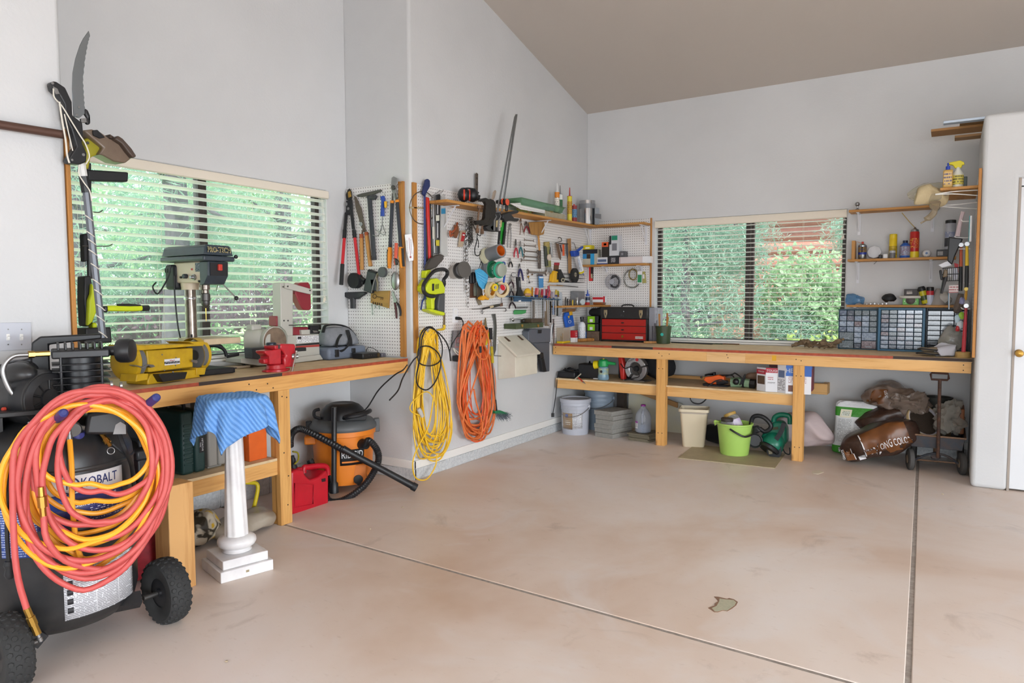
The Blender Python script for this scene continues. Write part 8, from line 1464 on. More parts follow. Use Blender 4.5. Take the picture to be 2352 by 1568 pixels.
r=thing('jumper_clamp','red and metal spring clamp hanging over the shelf edge','clamp');mk('handle',MB().tube([(-3.16,6.31,S5+.02),(-3.10,6.295,S5-.02)],.007,8),Mt(0xb5321f,.4),r);mk('jaw',MB().tube([(-3.10,6.295,S5-.02),(-3.07,6.29,S5-.035)],[.008,.002],8),STEEL,r);mk('handle',MB().tube([(-3.2,6.31,S5-.0),(-3.13,6.31,S5+.06)],.006,8),Mt(0xb8b09a,.4),r)
r=thing('hose_end_sprayer','green and yellow garden feeder sprayer jar on the under-bench shelf','sprayer');b=V((-2.94,6.43,S5))
mk('jar',MB().lathe([(.052,0),(.056,.006),(.056,.03),(.05,.06),(.05,.12),(.035,.135)],b,(0,0,1),24),clear('jar_blue',0xcfe4ee,.5,.2,0x9ec2d8),r);mk('label',MB().lathe([(.0515,.035),(.0507,.06),(.0507,.115)],b,(0,0,1),24,cap=False),Mt(0xe0cf2a,.45,col2=0x2a86b8,vs=14),r);mk('emblem',MB().lathe([(.014,0),(.013,.002)],b+V((.0,-.0525,.085)),(0,-1,0),16),INK,r)
mk('head',MB().lathe([(.04,.13),(.052,.14),(.05,.19),(.035,.205)],b,(0,0,1),22),Mt(0x1f9a50,.4),r);mk('spray_arm',MB().cyl(b+V((.0,0,.175)),b+V((.13,.0,.165)),.02,.014,14),Mt(0x1f9a50,.4),r);mk('coupling',MB().cyl(b+V((-.05,0,.15)),b+V((-.095,0,.145)),.04,.044,18),Mt(0xe0cb1c,.4),r);mk('dial',MB().lathe([(.012,.2),(.01,.215)],b,(0,0,1),12),Mt(0xc8b21c,.4),r)
r=thing('circular_saw','red handled circular saw with silver blade guard on the under-bench shelf','circular saw');b=V((-2.60,6.47,S5+.125));SN=V((-.15,-1,0)).normalized();SU=V((1,-.15,0)).normalized();SFm=Fr(b,SU,SN);REDS=Mt(0xb5271f,.4);ALU=Mt(0xb4b6ba,.3,.8)
mk('upper_guard',MB().poly(SFm,[(.12*math.cos(a),.12*math.sin(a))for a in(RAD(q)for q in range(20,231,15))]+[(.065*math.cos(a),.065*math.sin(a))for a in(RAD(q)for q in range(230,19,-15))],-.03,.03),ALU,r,bevel=.006)
mk('lower_guard',MB().poly(SFm,[(.11*math.cos(a)+.01,.11*math.sin(a)-.005)for a in(RAD(q)for q in range(235,381,12))]+[(.06*math.cos(a)+.01,.06*math.sin(a)-.005)for a in(RAD(q)for q in range(380,234,-12))],-.02,.02),Mt(0xa3a5a8,.35,.8),r,bevel=.004)
mk('blade',MB().lathe([(.1,-.001),(.1,.001)],b,SN,40),DSTEEL,r);mk('arbor',MB().lathe([(.03,0),(.025,.025),(.01,.03)],b,SN,18),BLKM,r);mk('badge',MB().lathe([(.017,0),(.017,.002)],SFm.P(.02,.092,.03),SN,18),Mt(0xc4303a,.4),r);text(r,'SKILSAW',SFm,-.045,.082,.031,.02,BLKM,rot=.45)
mk('handle',MB().poly(SFm,[(-.17,-.115),(-.13,-.12),(-.125,.0),(-.155,.105),(-.20,.11),(-.19,.02)],-.03,.03),REDS,r,bevel=.012,seg=3);mk('motor',MB().cyl(SFm.P(-.02,.01,-.03),SFm.P(-.02,.01,-.14),.055,seg=22),BLKM,r);mk('base_plate',MB().poly(SFm,[(-.13,-.122),(.12,-.12),(.12,-.112),(-.13,-.114)],-.08,.05),STEEL,r);mk('cord',MB().tube(cat([SFm.P(-.18,.05,.02),SFm.P(-.1,.0,.06),SFm.P(-.02,.02,.06),SFm.P(.06,-.06,.05),SFm.P(.0,-.09,.06),SFm.P(-.1,-.115,.06)],5),.005,6),BLKM,r)
one('black_jacket',onfloor(bag((-2.46,6.66,0),.19,.12,.12,.2,12,.05),S5),Mt(0x17171a,.9),'heap of black cloth behind the circular saw','cloth',sub=1,ang=180)
bx('white_tray','flat white tray under the sprayer on the under-bench shelf','tray',(-3.05,6.42,S5),(-2.99,6.6,S5+.012),LAB,bevel=.004)
one('black_bin',MB().box((-2.86,6.62,S5),(-2.72,6.76,S5+.16)),BLKM,'black box with yellow rim behind the sprayer','box',bevel=.01)
zoom(1500,800,5.113)
JF=FYp(6.50)
H('jig_saw','orange jig saw lying on its side on the under-bench shelf','jig saw',JF,('body','b',z((590,370),(610,335),(700,325),(760,310),(830,335),(830,400),(760,425),(640,410)),-.05,.03,Mt(0xdc5c1e,.4)),('grip','t',z((750,405,.02),(800,400,.02),(880,395,.02)),[.022,.02,.016],BLK),('base','b',z((575,410),(880,445),(860,465),(590,445)),-.05,.05,BLKM),('shoe','b',z((600,305),(720,280),(720,325),(700,325),(690,295),(605,330)),-.04,.02,BLKM),('bolt','s',(*z((567,338))[0],0),.011,DSTEEL),('cord','t',z((880,400,.03),(800,370,.05),(720,390,.06),(640,450,.08),(540,500,.14),(450,560,.17),(440,600,.17),(480,640,.17),(560,645,.17),(630,580,.17),(655,460,.16)),.0062,BLKM))
H('rotary_tool','pale green angle grinder with black head on the under-bench shelf','grinder',JF,('motor','l',z((920,400,0),(1050,395,0)),.046,Mt(0x7f9c7c,.45)),('band','l',z((1048,400,0),(1080,405,0)),.043,BLKM),('neck','l',z((1078,405,0),(1140,412,0)),.041,Mt(0x86a382,.45)),('head','l',z((1138,412,0),(1200,420,0)),.043,BLK),('knob','s',(*z((975,390))[0],.04),.03,BLK),('cord','t',z((850,330,.02),(940,300,.02),(960,290,.02),(1010,320,.04),(1040,360,.05),(1020,430,.05),(1080,305,.05),(1070,360,.05),(1040,420,.05)),.006,BLKM),('cord','t',z((720,315,-.02),(820,315,0),(920,315,.02),(950,340,.04)),.006,BLKM))
one('brown_bag',onfloor(bag((-1.52,6.72,0),.09,.06,.06,.1,6,.03),S5),Mt(0x9a7a64,.8),'crumpled brown paper bag behind the sander boxes','bag',sub=1,ang=180)
def cuboid(name,label,P0,P1,P2,h,base,faces,z0,cat_='box',group=None):
 """box standing on z0; P0 front corner, P1 and P2 its neighbours on the ground"""
 P0,P1,P2=V((P0 .x,P0 .y,z0)),V((P1 .x,P1 .y,z0)),V((P2 .x,P2 .y,z0));P3=P1+P2-P0;U=V((0,0,h))
 r=thing(name,label,cat_,group);mk('carton',MB().quadstrip([[P0,P1,P3,P2],[P0+U,P1+U,P3+U,P2+U]]),base,r,bevel=.002,seg=1)
 for(e,s0,s1,t0,t1,mt)in faces:
  A,B=(P0,P1)if e==0 else(P0,P2);n=(B-A).cross(V((0,0,1))).normalized();n=n if n.dot(EYE-P0)>0 else-n
  q=[lerp(A,B,s0)+U*t0,lerp(A,B,s1)+U*t0,lerp(A,B,s1)+U*t1,lerp(A,B,s0)+U*t1];mk('print',MB().quadstrip([[p+n*.0006 for p in q],[p+n*.0014 for p in q]]),mt if not isinstance(mt,int)else Mt(mt,.5),r,smooth=False)
 return r,P0,P1,P2
def on_face(r,A,B,s,t,h,txt,size,mat,z0):
 U=(B-A).normalized();n=U.cross(V((0,0,1))).normalized()
 if n.dot(EYE-A)<0:n=-n
 U2=U if U.dot(CR)>0 else-U;f_=Fr(lerp(A,B,s)+V((0,0,h*t)),U2,n);text(r,txt,f_,0,0,.002,size,mat,bold=.0008)
q=lambda x,y:aZ(*z((x,y))[0],S5)
PW=Mt(0xdfe0e4,.5);RB=0xb02a3c;p0=q(1320,508)
r,P0,P1,P2=cuboid('sander_box','white and red boxed orbital sander on the under-bench shelf',p0,V((p0 .x+.155,p0 .y+.02,0)),V((p0 .x-.09,p0 .y+.06,0)),.21,PW,((0,0,1,.8,1,RB),(1,0,1,.72,.92,RB),(0,.62,.92,.12,.75,0x2a2624),(1,.1,.9,.3,.65,0x5a4636),(0,.1,.5,.35,.42,printm(0xdfe0e4,0x2a2a2a,.01,.5,.4)),(0,.1,.4,.5,.66,printm(0xdfe0e4,0xa02a38,.015,.5,.4))),S5);on_face(r,P0,P1,.35,.88,.21,'TOUGH',.028,LAB,S5);on_face(r,P0,P2,.5,.82,.21,'TOUGH',.02,LAB,S5)
bx('sander_box','second red topped sander box behind the first one','box',(p0 .x+.0,p0 .y+.13,S5),(p0 .x+.19,p0 .y+.27,S5+.235),Mt(0x7a2030,.5,col2=0x2a2426,vs=12),bevel=.002)
p0=q(1555,530)
r,P0,P1,P2=cuboid('heat_gun_box','white and blue boxed heat gun behind the right bench leg',p0,V((p0 .x+.2,p0 .y+.03,0)),V((p0 .x-.08,p0 .y+.05,0)),.245,PW,((0,0,1,.62,1,0x2a5fb0),(1,.15,.85,.55,.8,0x5a6a8a),(0,.1,.7,.08,.3,0x6a4030),(0,.1,.8,.36,.6,printm(0xdfe0e4,0x8a3a30,.012,.5,.45)),(1,.1,.9,.1,.5,printm(0xdfe0e4,0x44444c,.012,.5,.45))),S5);on_face(r,P0,P1,.3,.8,.245,'HEAT',.05,LAB,S5)
r,P0,P1,P2=cuboid('polisher_box','blue and maroon boxed power tool at the right end of the under-bench shelf',V((-1.10,6.52,0)),V((-1.0,6.55,0)),V((-1.11,6.68,0)),.245,Mt(0x7a2c3c,.5),((0,0,1,.8,1,0x2a4f9c),(0,.1,.9,.42,.78,0xc2a08a),(0,.05,.4,.5,.8,0x2c2a2a)),S5)
# ================================================================== floor under the back bench
def pail(label,c,r0,r1,h,mat,lid=True,name='plastic_pail',lab=None):
 r=thing(name,label,'bucket');b=V((c[0],c[1],0))
 mk('body',MB().lathe([(r0*.97,0),(r0,.008),(lerp(r0,r1,.7),h*.7)]+[(lerp(r0,r1,k)+(.006 if i%2 else 0),h*k)for i,k in enumerate((.7,.705,.74,.745,.8,.805,.84,.845,.9))]+[(r1,h),(r1-.006,h),(lerp(r0,r1,.5)-.006,h*.5),(r0-.006,.012)],b,(0,0,1),40),mat,r,ang=30)
 if lid:mk('lid',MB().lathe([(r1+.009,h-.035),(r1+.011,h-.03),(r1+.011,h),(r1+.004,h+.006),(r1-.01,h+.006),(r1-.016,h-.004),(.01,h-.004)],b,(0,0,1),40),mat,r,ang=30)
 mk('bail',MB().tube(cat([b+V(((r1+.012)*math.cos(a)*math.cos(.0),-(r1+.012)*abs(math.sin(a))*.95-.0,h*.8-.10*math.sin(a)))for a in(k*math.pi/10 for k in range(11))],3),.003,6),STEEL,r)
 for s in(-1,1):mk('ear',MB().ball(b+V((s*(r1+.006),0,h*.8)),(.012,.022,.022)),mat,r)
 if lab:
  f_=lambda a0,a1,h0,h1,m_,l:mk('label',MB().grid(lambda u,v:b+V((math.sin(lerp(a0,a1,u))*(lerp(r0,r1,lerp(h0,h1,v)/h)+l),-math.cos(lerp(a0,a1,u))*(lerp(r0,r1,lerp(h0,h1,v)/h)+l),lerp(h0,h1,v))),14,2),m_,r,solid=.0006)
  for q in lab:f_(*q)
 return r
LGP=Mt(0xb9bcc6,.4,name='pale_pail');GBP=Mt(0x8b99a8,.4,name='grey_pail')
pc1=pail('pale grey lidded paint pail with brown and white label under the bench',(-3.245,6.415),.135,.15,.36,LGP,True,'paint_pail',((-1.1,1.0,.07,.225,printm(0xdedee2,0x55555c,.012,.45,.45),.001),(-.62,.25,.06,.225,Mt(0x8c6a3a,.5,col2=0xa5824c,vs=14),.002),(-.3,-.08,.18,.215,Mt(0x2a4a9c,.5),.003),(-.35,.1,.1,.15,printm(0x8c6a3a,0xe8e0d0,.02,.5,.4),.003),(-.62,.25,.06,.075,Mt(0x6a4c28,.5),.003)))
one('plastic_wrap',MB().grid(lambda u,v:V((-3.245+math.sin(lerp(-.5,.6,u))*(.155+.006*math.sin(u*30)),6.415-math.cos(lerp(-.5,.6,u))*(.155+.006*math.sin(v*22)),lerp(.06,.3,v))),18,18).jit(.006,40,2),clear('shrink_wrap',0xfafafa,.06,.08,0xe4e4e8),'torn clear plastic wrap clinging to the paint pail','wrap')
pail('darker blue-grey bucket standing behind the paint pail',(-3.14,6.78),.135,.155,.42,GBP,True,'plastic_pail')
bx('dark_board','dark brown board leaning behind the blue-grey bucket','board',(-2.98,6.86,0),(-2.9,6.95,.44),Mt(0x3a3029,.7),bevel=.003)
m=MB().poly(FYp(6.98),[(-2.89,0.0),(-2.3,0),(-2.3,.3),(-2.89,.47)],0,.012);one('wallboard_offcut',m,Mt(0xc2c2bc,.7,col2=0xcfc9a8,vs=5),'grey wallboard offcut leaning against the back wall under the bench','panel')
m=MB().poly(FYp(6.90),[(-2.85,.42),(-2.32,.275),(-2.32,.325),(-2.85,.475)],0,.035);one('leaning_board',m,wood('lean_wood',0xa57c4c,0x8a6236,'X',False),'sloping pine board in front of the grey wallboard','board',bevel=.002)
PAV=Mt(0x9a9892,.9,col2=0x85837e,vs=30,bump=.6,bs=150,name='concrete_paver');pv=(V((-2.79,6.33,0)),V((-3.0,6.37,0)),V((-2.70,6.62,0)))
R=random.Random(9)
for i in range(6):
 o=V((R.uniform(-.012,.012),R.uniform(-.012,.012),.0445*i));a,b,c=(p+o for p in pv);e=b+c-a;up=V((0,0,.044))
 one('concrete_paver',MB().quadstrip([[a,b,e,c],[a+up,b+up,e+up,c+up]]),PAV,'grey concrete paver, %s in the stack of six under the bench'%('bottom','second from bottom','third from bottom','fourth from bottom','fifth from bottom','topmost')[i],'paver','stack of concrete pavers',bevel=.003)
TIL=Mt(0x7d7562,.7,col2=0x6a6352,vs=20,name='slate_tile');pv=(V((-2.42,6.34,0)),V((-2.64,6.36,0)),V((-2.36,6.62,0)))
for i in range(7):
 o=V((R.uniform(-.015,.015),R.uniform(-.015,.015),.0105*i));a,b,c=(p+o for p in pv);e=b+c-a;up=V((0,0,.0098))
 one('floor_tile',MB().quadstrip([[a,b,e,c],[a+up,b+up,e+up,c+up]]),TIL,'olive brown floor tile, %s in the short stack under the water jug'%('bottom','second from bottom','third from bottom','middle','fifth from bottom','sixth from bottom','topmost')[i],'tile','stack of floor tiles',bevel=.001)
r=thing('water_jug','clear plastic gallon jug with purple cap, half full, on the tiles','jug');b=V((-2.52,6.45,.075));JG=clear('jug_plastic',0xeef2f8,.32,.2,0xc9ced8)
mk('body',MB().lathe([(.06,0),(.075,.01),(.077,.03),(.077,.14),(.07,.18),(.05,.215),(.025,.245),(.021,.262)],b,(0,0,1),28),JG,r);mk('cap',MB().lathe([(.024,.258),(.024,.272),(.02,.275)],b,(0,0,1),18),Mt(0x8a2a8c,.4),r);mk('water',MB().lathe([(.07,.006),(.073,.03),(.073,.085)],b,(0,0,1),24),clear('jug_water',0xc8d4e4,.45,.05,0x9fb0c6),r)
mk('handle',MB().tube(cat([b+V((.02,-.05,.225)),b+V((.025,-.082,.19)),b+V((.025,-.085,.14)),b+V((.02,-.07,.1))],5),.011,10),JG,r);mk('label',MB().grid(lambda u,v:b+V((math.sin(lerp(-.95,-.35,u))*.0785,-math.cos(lerp(-.95,-.35,u))*.0785,lerp(.045,.10,v))),8,1),printm(0xe4e4e8,0x3a3a40,.012,.45,.45),r);mk('label_band',MB().grid(lambda u,v:b+V((math.sin(lerp(-.95,-.35,u))*.079,-math.cos(lerp(-.95,-.35,u))*.079,lerp(.098,.115,v))),8,1),Mt(0xa03aa0,.4),r)
# wastebasket
def rrect(cx,cy,hx,hy,rad,zz,rz=0,n=5):
 P=[]
 for sx,sy,a0 in((1,1,0),(-1,1,90),(-1,-1,180),(1,-1,270)):
  for k in range(n):a=RAD(a0+90*k/(n-1));P.append((sx*(hx-rad)+rad*math.cos(a),sy*(hy-rad)+rad*math.sin(a)))
 c_,s_=math.cos(rz),math.sin(rz);return[V((cx+x*c_-y*s_,cy+x*s_+y*c_,zz))for x,y in P]
r=thing('wastebasket','tall cream plastic wastebasket with worn rim under the bench','wastebasket');cx,cy=-2.01,6.44;CB=Mt(0xd8cbb0,.5,name='cream_plastic')
mk('bin',MB().quadstrip([rrect(cx,cy,hx,hy,.03,zz,.25)for hx,hy,zz in((.095,.08,0),(.1,.085,.008),(.125,.11,.33),(.138,.122,.335),(.138,.122,.36),(.128,.112,.362),(.120,.104,.33),(.095,.08,.02))]),CB,r,ang=40);mk('darker_band',MB().quadstrip([rrect(cx,cy,.1265,.1115,.03,.318,.25),rrect(cx,cy,.1275,.1125,.03,.334,.25)],cap=False),Mt(0xaea294,.6),r)  # slightly darker band just below the rim
# mat
mp=(V((-1.967,5.858,0)),V((-1.17,5.907,0)),V((-1.2,6.52,0)),V((-2.01,6.47,0)));one('hardboard_mat',MB().poly(FZp(0),[(p.x,p.y)for p in mp],0,.006),Mt(0xb3a585,.6,col2=0xa3967a,vs=10),'thin tan hardboard sheet on the floor under the green bucket','board')
r=thing('mop_bucket','lime green plastic bucket holding plastic jars','bucket');b=V((-1.59,6.27,.0065));LG=Mt(0xa9d066,.42,name='lime_bucket')
mk('body',MB().lathe([(.118,0),(.122,.01),(.150,.262),(.158,.266),(.158,.278),(.150,.28),(.146,.262),(.116,.014)],b,(0,0,1),44),LG,r,ang=40);mk('spout',MB().tube([b+V((-.148,-.03,.262)),b+V((-.172,-.035,.285))],[.03,.012],10),LG,r)
mk('handle',MB().tube(cat([b+V((-.0,-.16,.245)),b+V((.06,-.165,.215)),b+V((.12,-.13,.185)),b+V((.165,-.05,.2)),b+V((.162,.0,.24))],6),.0085,8),BLK,r)
JARC=clear('jar_clear',0xf2f2f0,.16,.08,0xcfcfcc)
r=thing('plastic_jar','clear jar with black lid standing in the lime bucket','jar','jars in the lime bucket');c_=b+V((-.06,-.03,.1));mk('jar',MB().lathe([(.055,0),(.062,.01),(.062,.16),(.05,.19)],c_,(0,0,1),24),JARC,r);mk('lid',MB().lathe([(.053,.19),(.054,.215),(.045,.222)],c_,(0,0,1),22),Mt(0x352e2a,.5),r);mk('label',MB().lathe([(.0628,.13),(.0628,.16)],c_,(0,0,1),24,cap=False),printm(0xd8d8dc,0x55555c,.012,.5,.5),r)
r=thing('plastic_jar','clear jar with gold lid tilted in the lime bucket','jar','jars in the lime bucket');c_=b+V((.055,.02,.13));ax=V((-.45,.1,.85));mk('jar',MB().lathe([(.055,0),(.065,.01),(.065,.06),(.055,.08),(.065,.1),(.065,.2),(.05,.225)],c_,ax,24),JARC,r);mk('lid',MB().lathe([(.055,.225),(.056,.245),(.05,.252)],c_,ax,22),Mt(0xb5934a,.4),r);mk('label',MB().lathe([(.0657,.11),(.0657,.18)],c_,ax,24,cap=False),Mt(0xb7a0cf,.5,col2=0xe0dde4,vs=25),r)
# leaf blower
BG=Mt(0x0d6a52,.35,name='blower_green')
one('blower_tube',MB().tube([(-1.96,6.72,.09),(-1.93,6.70,.09),(-1.70,6.58,.085),(-1.62,6.54,.085)],[.07,.085,.085,.08],20),BLKM,'fat black blower tube lying behind the lime bucket','tube')
r=thing('leaf_blower','green electric leaf blower with black handle and grey cloth bag','leaf blower')
LBF=FYp(6.42);zoom(1600,900,4.0727)
mk('motor_housing',MB().px(LBF,z((600,400),(640,370),(720,275),(800,280),(840,330),(840,480),(760,540),(650,500),(600,470)),-.09,.04),BG,r,bevel=.03,seg=4);mk('shroud',MB().lathe([(.09,0),(.1,.02),(.085,.1),(.06,.13)],LBF.at(*z((690,520))[0],.06),(.35,.5,.7),26),BG,r,ang=50)
mk('intake',MB().lathe([(.085,-.02),(.095,0),(.09,.01)],LBF.at(*z((680,530))[0],.08),(.35,.5,.7),26),BLK,r);mk('top_handle',MB().tube(cat([LBF.at(*z(p)[0],0)for p in((720,280),(730,240),(770,215),(830,215),(870,235),(875,300))],5),.022,12),BG,r)
mk('front_handle',MB().tube(cat([LBF.at(*z(p)[0],.04)for p in((510,390),(510,290),(530,235),(580,222),(640,245),(690,300),(690,340),(640,370),(590,340))],6),.019,10),BLK,r);mk('nozzle',MB().lathe([(.06,-.02),(.066,0),(.06,.004),(.05,-.012),(.045,-.15)],LBF.at(*z((545,455))[0],.12),(.15,-1,.1),26),Mt(0x2c2d31,.5),r);mk('nozzle_bracket',MB().px(LBF,z((500,330),(560,320),(600,370),(540,400),(500,390)),.0,.08),BLK,r,bevel=.01);mk('vent',MB().px(LBF,z((690,330),(760,325),(765,350),(690,358)),.04,.043),Mt(0x3a3a1c,.5),r)
mk('shoulder_strap',MB().tube(cat([LBF.at(*z(p)[0],.1)for p in((820,290),(790,370),(740,450),(690,520),(680,570),(730,595),(770,580),(770,510))],6),.022,6,flat=.25,up=(0,-1,0)),Mt(0x24262a,.7),r);mk('buckle',MB().px(LBF,z((668,540),(705,535),(710,580),(675,585)),.1,.11),Mt(0x8a8270,.4,.6),r,bevel=.003)
mk('cord',MB().tube(cat([LBF.at(*z(p)[0],.0)for p in((800,520),(830,570),(870,580),(870,520))],5),.006,6),BLKM,r)
m=bag((-1.08,6.58,.17),.25,.11,.13,.05,21,.05);m.v=[p+V((0,0,.10*(p.x+1.0)*-.6+.06*math.cos((p.x+1.05)*7)))for p in m.v];onfloor(m,.07)
one('blower_bag',m,Mt(0xb8a8a8,.85,bump=.3,bs=60),'pinkish grey cloth collection bag slumped behind the right bench leg','bag',sub=1,ang=180)
one('yellow_peg',MB().tube([aZ(1876,1018,.03)+V((0,0,.06)),aZ(1877,1020,.0)+V((.01,0,.0))],[.02,.009],10),Mt(0xd8a61e,.4),'small yellow peg foot under the cloth bag','peg')
# ================================================================== bags and wagon by the closet
from mathutils.bvhtree import BVHTree
def wrap(mb):
 return BVHTree.FromPolygons([tuple(p)for p in mb.v],[tuple(f)for f in mb.f])
def wtext(parent,s,bvh,fr,u,v,size,mat,width=None,rot=0,off=.004,rev=False):
 def fn(a,b):
  o=fr.P(a,b,.5);h=bvh.ray_cast(o,-fr.N);return(h[0]+fr.N*off)if h[0]else fr.P(a,b,0)
 return text(parent,s,fr,u,v,0,size,mat,width=width,rot=rot,fn=fn)
def wpatch(name,parent,bvh,fr,pts,mat,off=.003,n=10):
 """a printed panel lying on a bag; pts: four corners (u, v)"""
 def g(a,b):
  p=[lerp(lerp(V((*pts[0],0)),V((*pts[1],0)),a),lerp(V((*pts[3],0)),V((*pts[2],0)),a),b)][0]
  o=fr.P(p.x,p.y,.5);h=bvh.ray_cast(o,-fr.N);return(h[0]+fr.N*off)if h[0]else fr.P(p.x,p.y,0)
 return mk(name,MB().grid(g,n,max(1,n//2)),mat,parent)
def crumple(m,amp,sc,seed):
 """sharp creases as in film and sacking"""
 c=sum(m.v,V((0,0,0)))/len(m.v);o=[]
 for p in m.v:
  q=p*sc+V((seed,0,seed));k=1-2*abs(MN.noise(q))+.5*(1-2*abs(MN.noise(q*2.1)));o.append(p+(p-c).normalized()*amp*(k-.8))
 m.v=o;return m
def zbands(name,stops,rough=.45):
 m,t,b=nt(name);sx=nd(t,'ShaderNodeSeparateXYZ');t.links.new(nd(t,'ShaderNodeTexCoord').outputs['Generated'],sx.inputs[0]);c=ramp(t,sx.outputs['Z'],stops)
 for n_ in t.nodes:
  if n_.type=='VALTORGB':n_.color_ramp.interpolation='CONSTANT'
 t.links.new(c,b.inputs['Base Color']);b.inputs['Roughness'].default_value=rough;bumpn(t,b,noisen(t,coords(t),18,4),.8,.015);return m
 # fertiliser bag
m=MB();rg=[];fb=V((-.70,6.80,0))
for i,(t,wx,wy)in enumerate(((0,.155,.05),(.02,.165,.075),(.1,.165,.085),(.2,.16,.08),(.3,.165,.07),(.38,.172,.05),(.43,.176,.025),(.47,.178,.008))):
 rg.append([fb+V((wx*math.copysign(abs(math.cos(a))**.5,math.cos(a))+t*.08,wy*math.copysign(abs(math.sin(a))**.7,math.sin(a)),t+(.012*math.sin(a*5)if t>.4 else 0)))for a in(2*math.pi*k/32 for k in range(32))])
m.quadstrip(rg);m.jit(.012,14,4);onfloor(m);FF=FYp(6.80);bv=wrap(m)
r=thing('fertilizer_bag','upright white and green lawn product bag standing by the soil bags','bag')
mk('bag',m,zbands('bag_bands',[(0,0x3d8f2c),(.17,0xdfe2e2),(.70,0x3d8f2c),(.86,0xe6e8ea)]),r,sub=1,ang=180)
wpatch('back_text',r,bv,FF,[(-.82,.12),(-.71,.12),(-.70,.32),(-.81,.32)],printm(0xdfe2e2,0x7a7c80,.012,.45,.42));wpatch('back_text',r,bv,FF,[(-.69,.12),(-.58,.12),(-.57,.31),(-.68,.32)],printm(0xdfe2e2,0x7a7c80,.012,.45,.42))
wpatch('seal',r,bv,FF,[(-.80,.335),(-.71,.335),(-.70,.405),(-.79,.405)],Mt(0xe8e4cc,.5),.004);wpatch('seal_core',r,bv,FF,[(-.785,.35),(-.725,.35),(-.715,.39),(-.775,.39)],printm(0xe2e6dc,0x6a7a4a,.014,.5,.45),.006);wpatch('mark',r,bv,FF,[(-.80,.03),(-.72,.03),(-.72,.07),(-.80,.07)],printm(0xdfe2e2,0x3a3a3a,.016,.5,.4),.004)
# soil bags
SOIL=Mt(0x4a3328,.35,col2=0x33231c,vs=40,bump=.4,bs=60,name='soil_bag');SOILB=Mt(0x7a4a24,.35,col2=0x5c361b,vs=12,name='brown_print');FILM=Mt(0x9a8a80,.22,col2=0x6a5548,vs=9,bump=.5,bs=30,name='smoky_film')
def tilt_bag(c,sx,sy,sz,pitch,yaw,seed,amp=.03):
 m=bag((0,0,0),sx,sy,sz,0,seed,amp);R_=(Matrix.Rotation(yaw,3,'Z')@Matrix.Rotation(pitch,3,'Y'));m.v=[R_@p+V(c)for p in m.v];return m
c0=aY(2018,1020,6.52);m=crumple(tilt_bag(c0,.31,.2,.13,RAD(-24),.05,31,.03),.014,16,5);onfloor(m,0);bv=wrap(m)
lo,hi=m.bb();SFx=Fr(((lo.x+hi.x)/2,lo.y,(lo.z+hi.z)/2),(1,0,0),(0,-.8,.6),(0,.6,.8))
r=thing('soil_bag','full brown potting soil bag lying in front with white lettering','bag');mk('bag',m,SOIL,r,sub=1,ang=180)
ra=RAD(26)
def rp(u,v):return(u*math.cos(ra)-v*math.sin(ra),u*math.sin(ra)+v*math.cos(ra))
wpatch('brown_panel',r,bv,SFx,[rp(-.1,-.06),rp(.25,-.06),rp(.25,.14),rp(-.1,.14)],SOILB,.004,14);wpatch('end_panel',r,bv,SFx,[rp(-.25,-.06),rp(-.19,-.07),rp(-.19,.07),rp(-.25,.06)],SOILB,.004)
wtext(r,'YEAR LONG COLOR',bv,SFx,*rp(.075,-.02),.058,LAB,width=.36,rot=ra,off=.008);wpatch('white_rule',r,bv,SFx,[rp(-.10,-.07),rp(-.092,-.07),rp(-.092,.14),rp(-.10,.14)],LAB,.006);wpatch('white_rule',r,bv,SFx,[rp(-.19,-.07),rp(-.185,-.07),rp(-.185,.07),rp(-.19,.07)],LAB,.006);wpatch('barcode',r,bv,SFx,[rp(-.165,-.085),rp(-.115,-.085),rp(-.115,-.05),rp(-.165,-.05)],printm(0xe0e0e4,0x2a2a2a,.2,.9,.45,400),.006);wtext(r,'10 QT',bv,SFx,*rp(-.222,.01),.03,Mt(0xc8b8a8,.5),rot=ra+1.2,off=.008);wtext(r,'GIANTS',bv,SFx,*rp(-.262,.0),.026,LAB,rot=ra+1.4,off=.008)
c0=aY(2045,958,6.80);m=crumple(tilt_bag(c0,.27,.17,.11,RAD(-18),.1,44,.035),.018,18,2);one('soil_bag',m,SOIL,'dark soil-filled plastic bag in the middle of the bag pile','bag',sub=1,ang=180)
c0=aY(2062,918,6.80);m=crumple(tilt_bag(c0,.25,.15,.11,RAD(14),-.1,52,.06),.03,14,3);bv=wrap(m);r=thing('soil_bag','half-empty smoky plastic soil bag folded on top of the pile','bag');mk('bag',m,FILM,r,sub=1,ang=180)
lo,hi=m.bb();S2=Fr(((lo.x+hi.x)/2,lo.y,(lo.z+hi.z)/2),(1,0,0),(0,-.8,.6),(0,.6,.8));wpatch('brown_panel',r,bv,S2,[(-.22,-.02),(-.09,.0),(-.06,.12),(-.18,.1)],SOILB,.006,12);wtext(r,'use',bv,S2,-.07,.07,.05,LAB,rot=-1.3,off=.009)
m=crumple(MB().ball(aY(2085,925,6.62),(.13,.07,.08),40,24).jit(.05,8,12),.05,13,7);one('plastic_film',m,clear('smoky_clear',0xcfc4ba,.45,.18,0x9c8c80),'crumpled smoky plastic film hanging at the front of the top bag','plastic film')
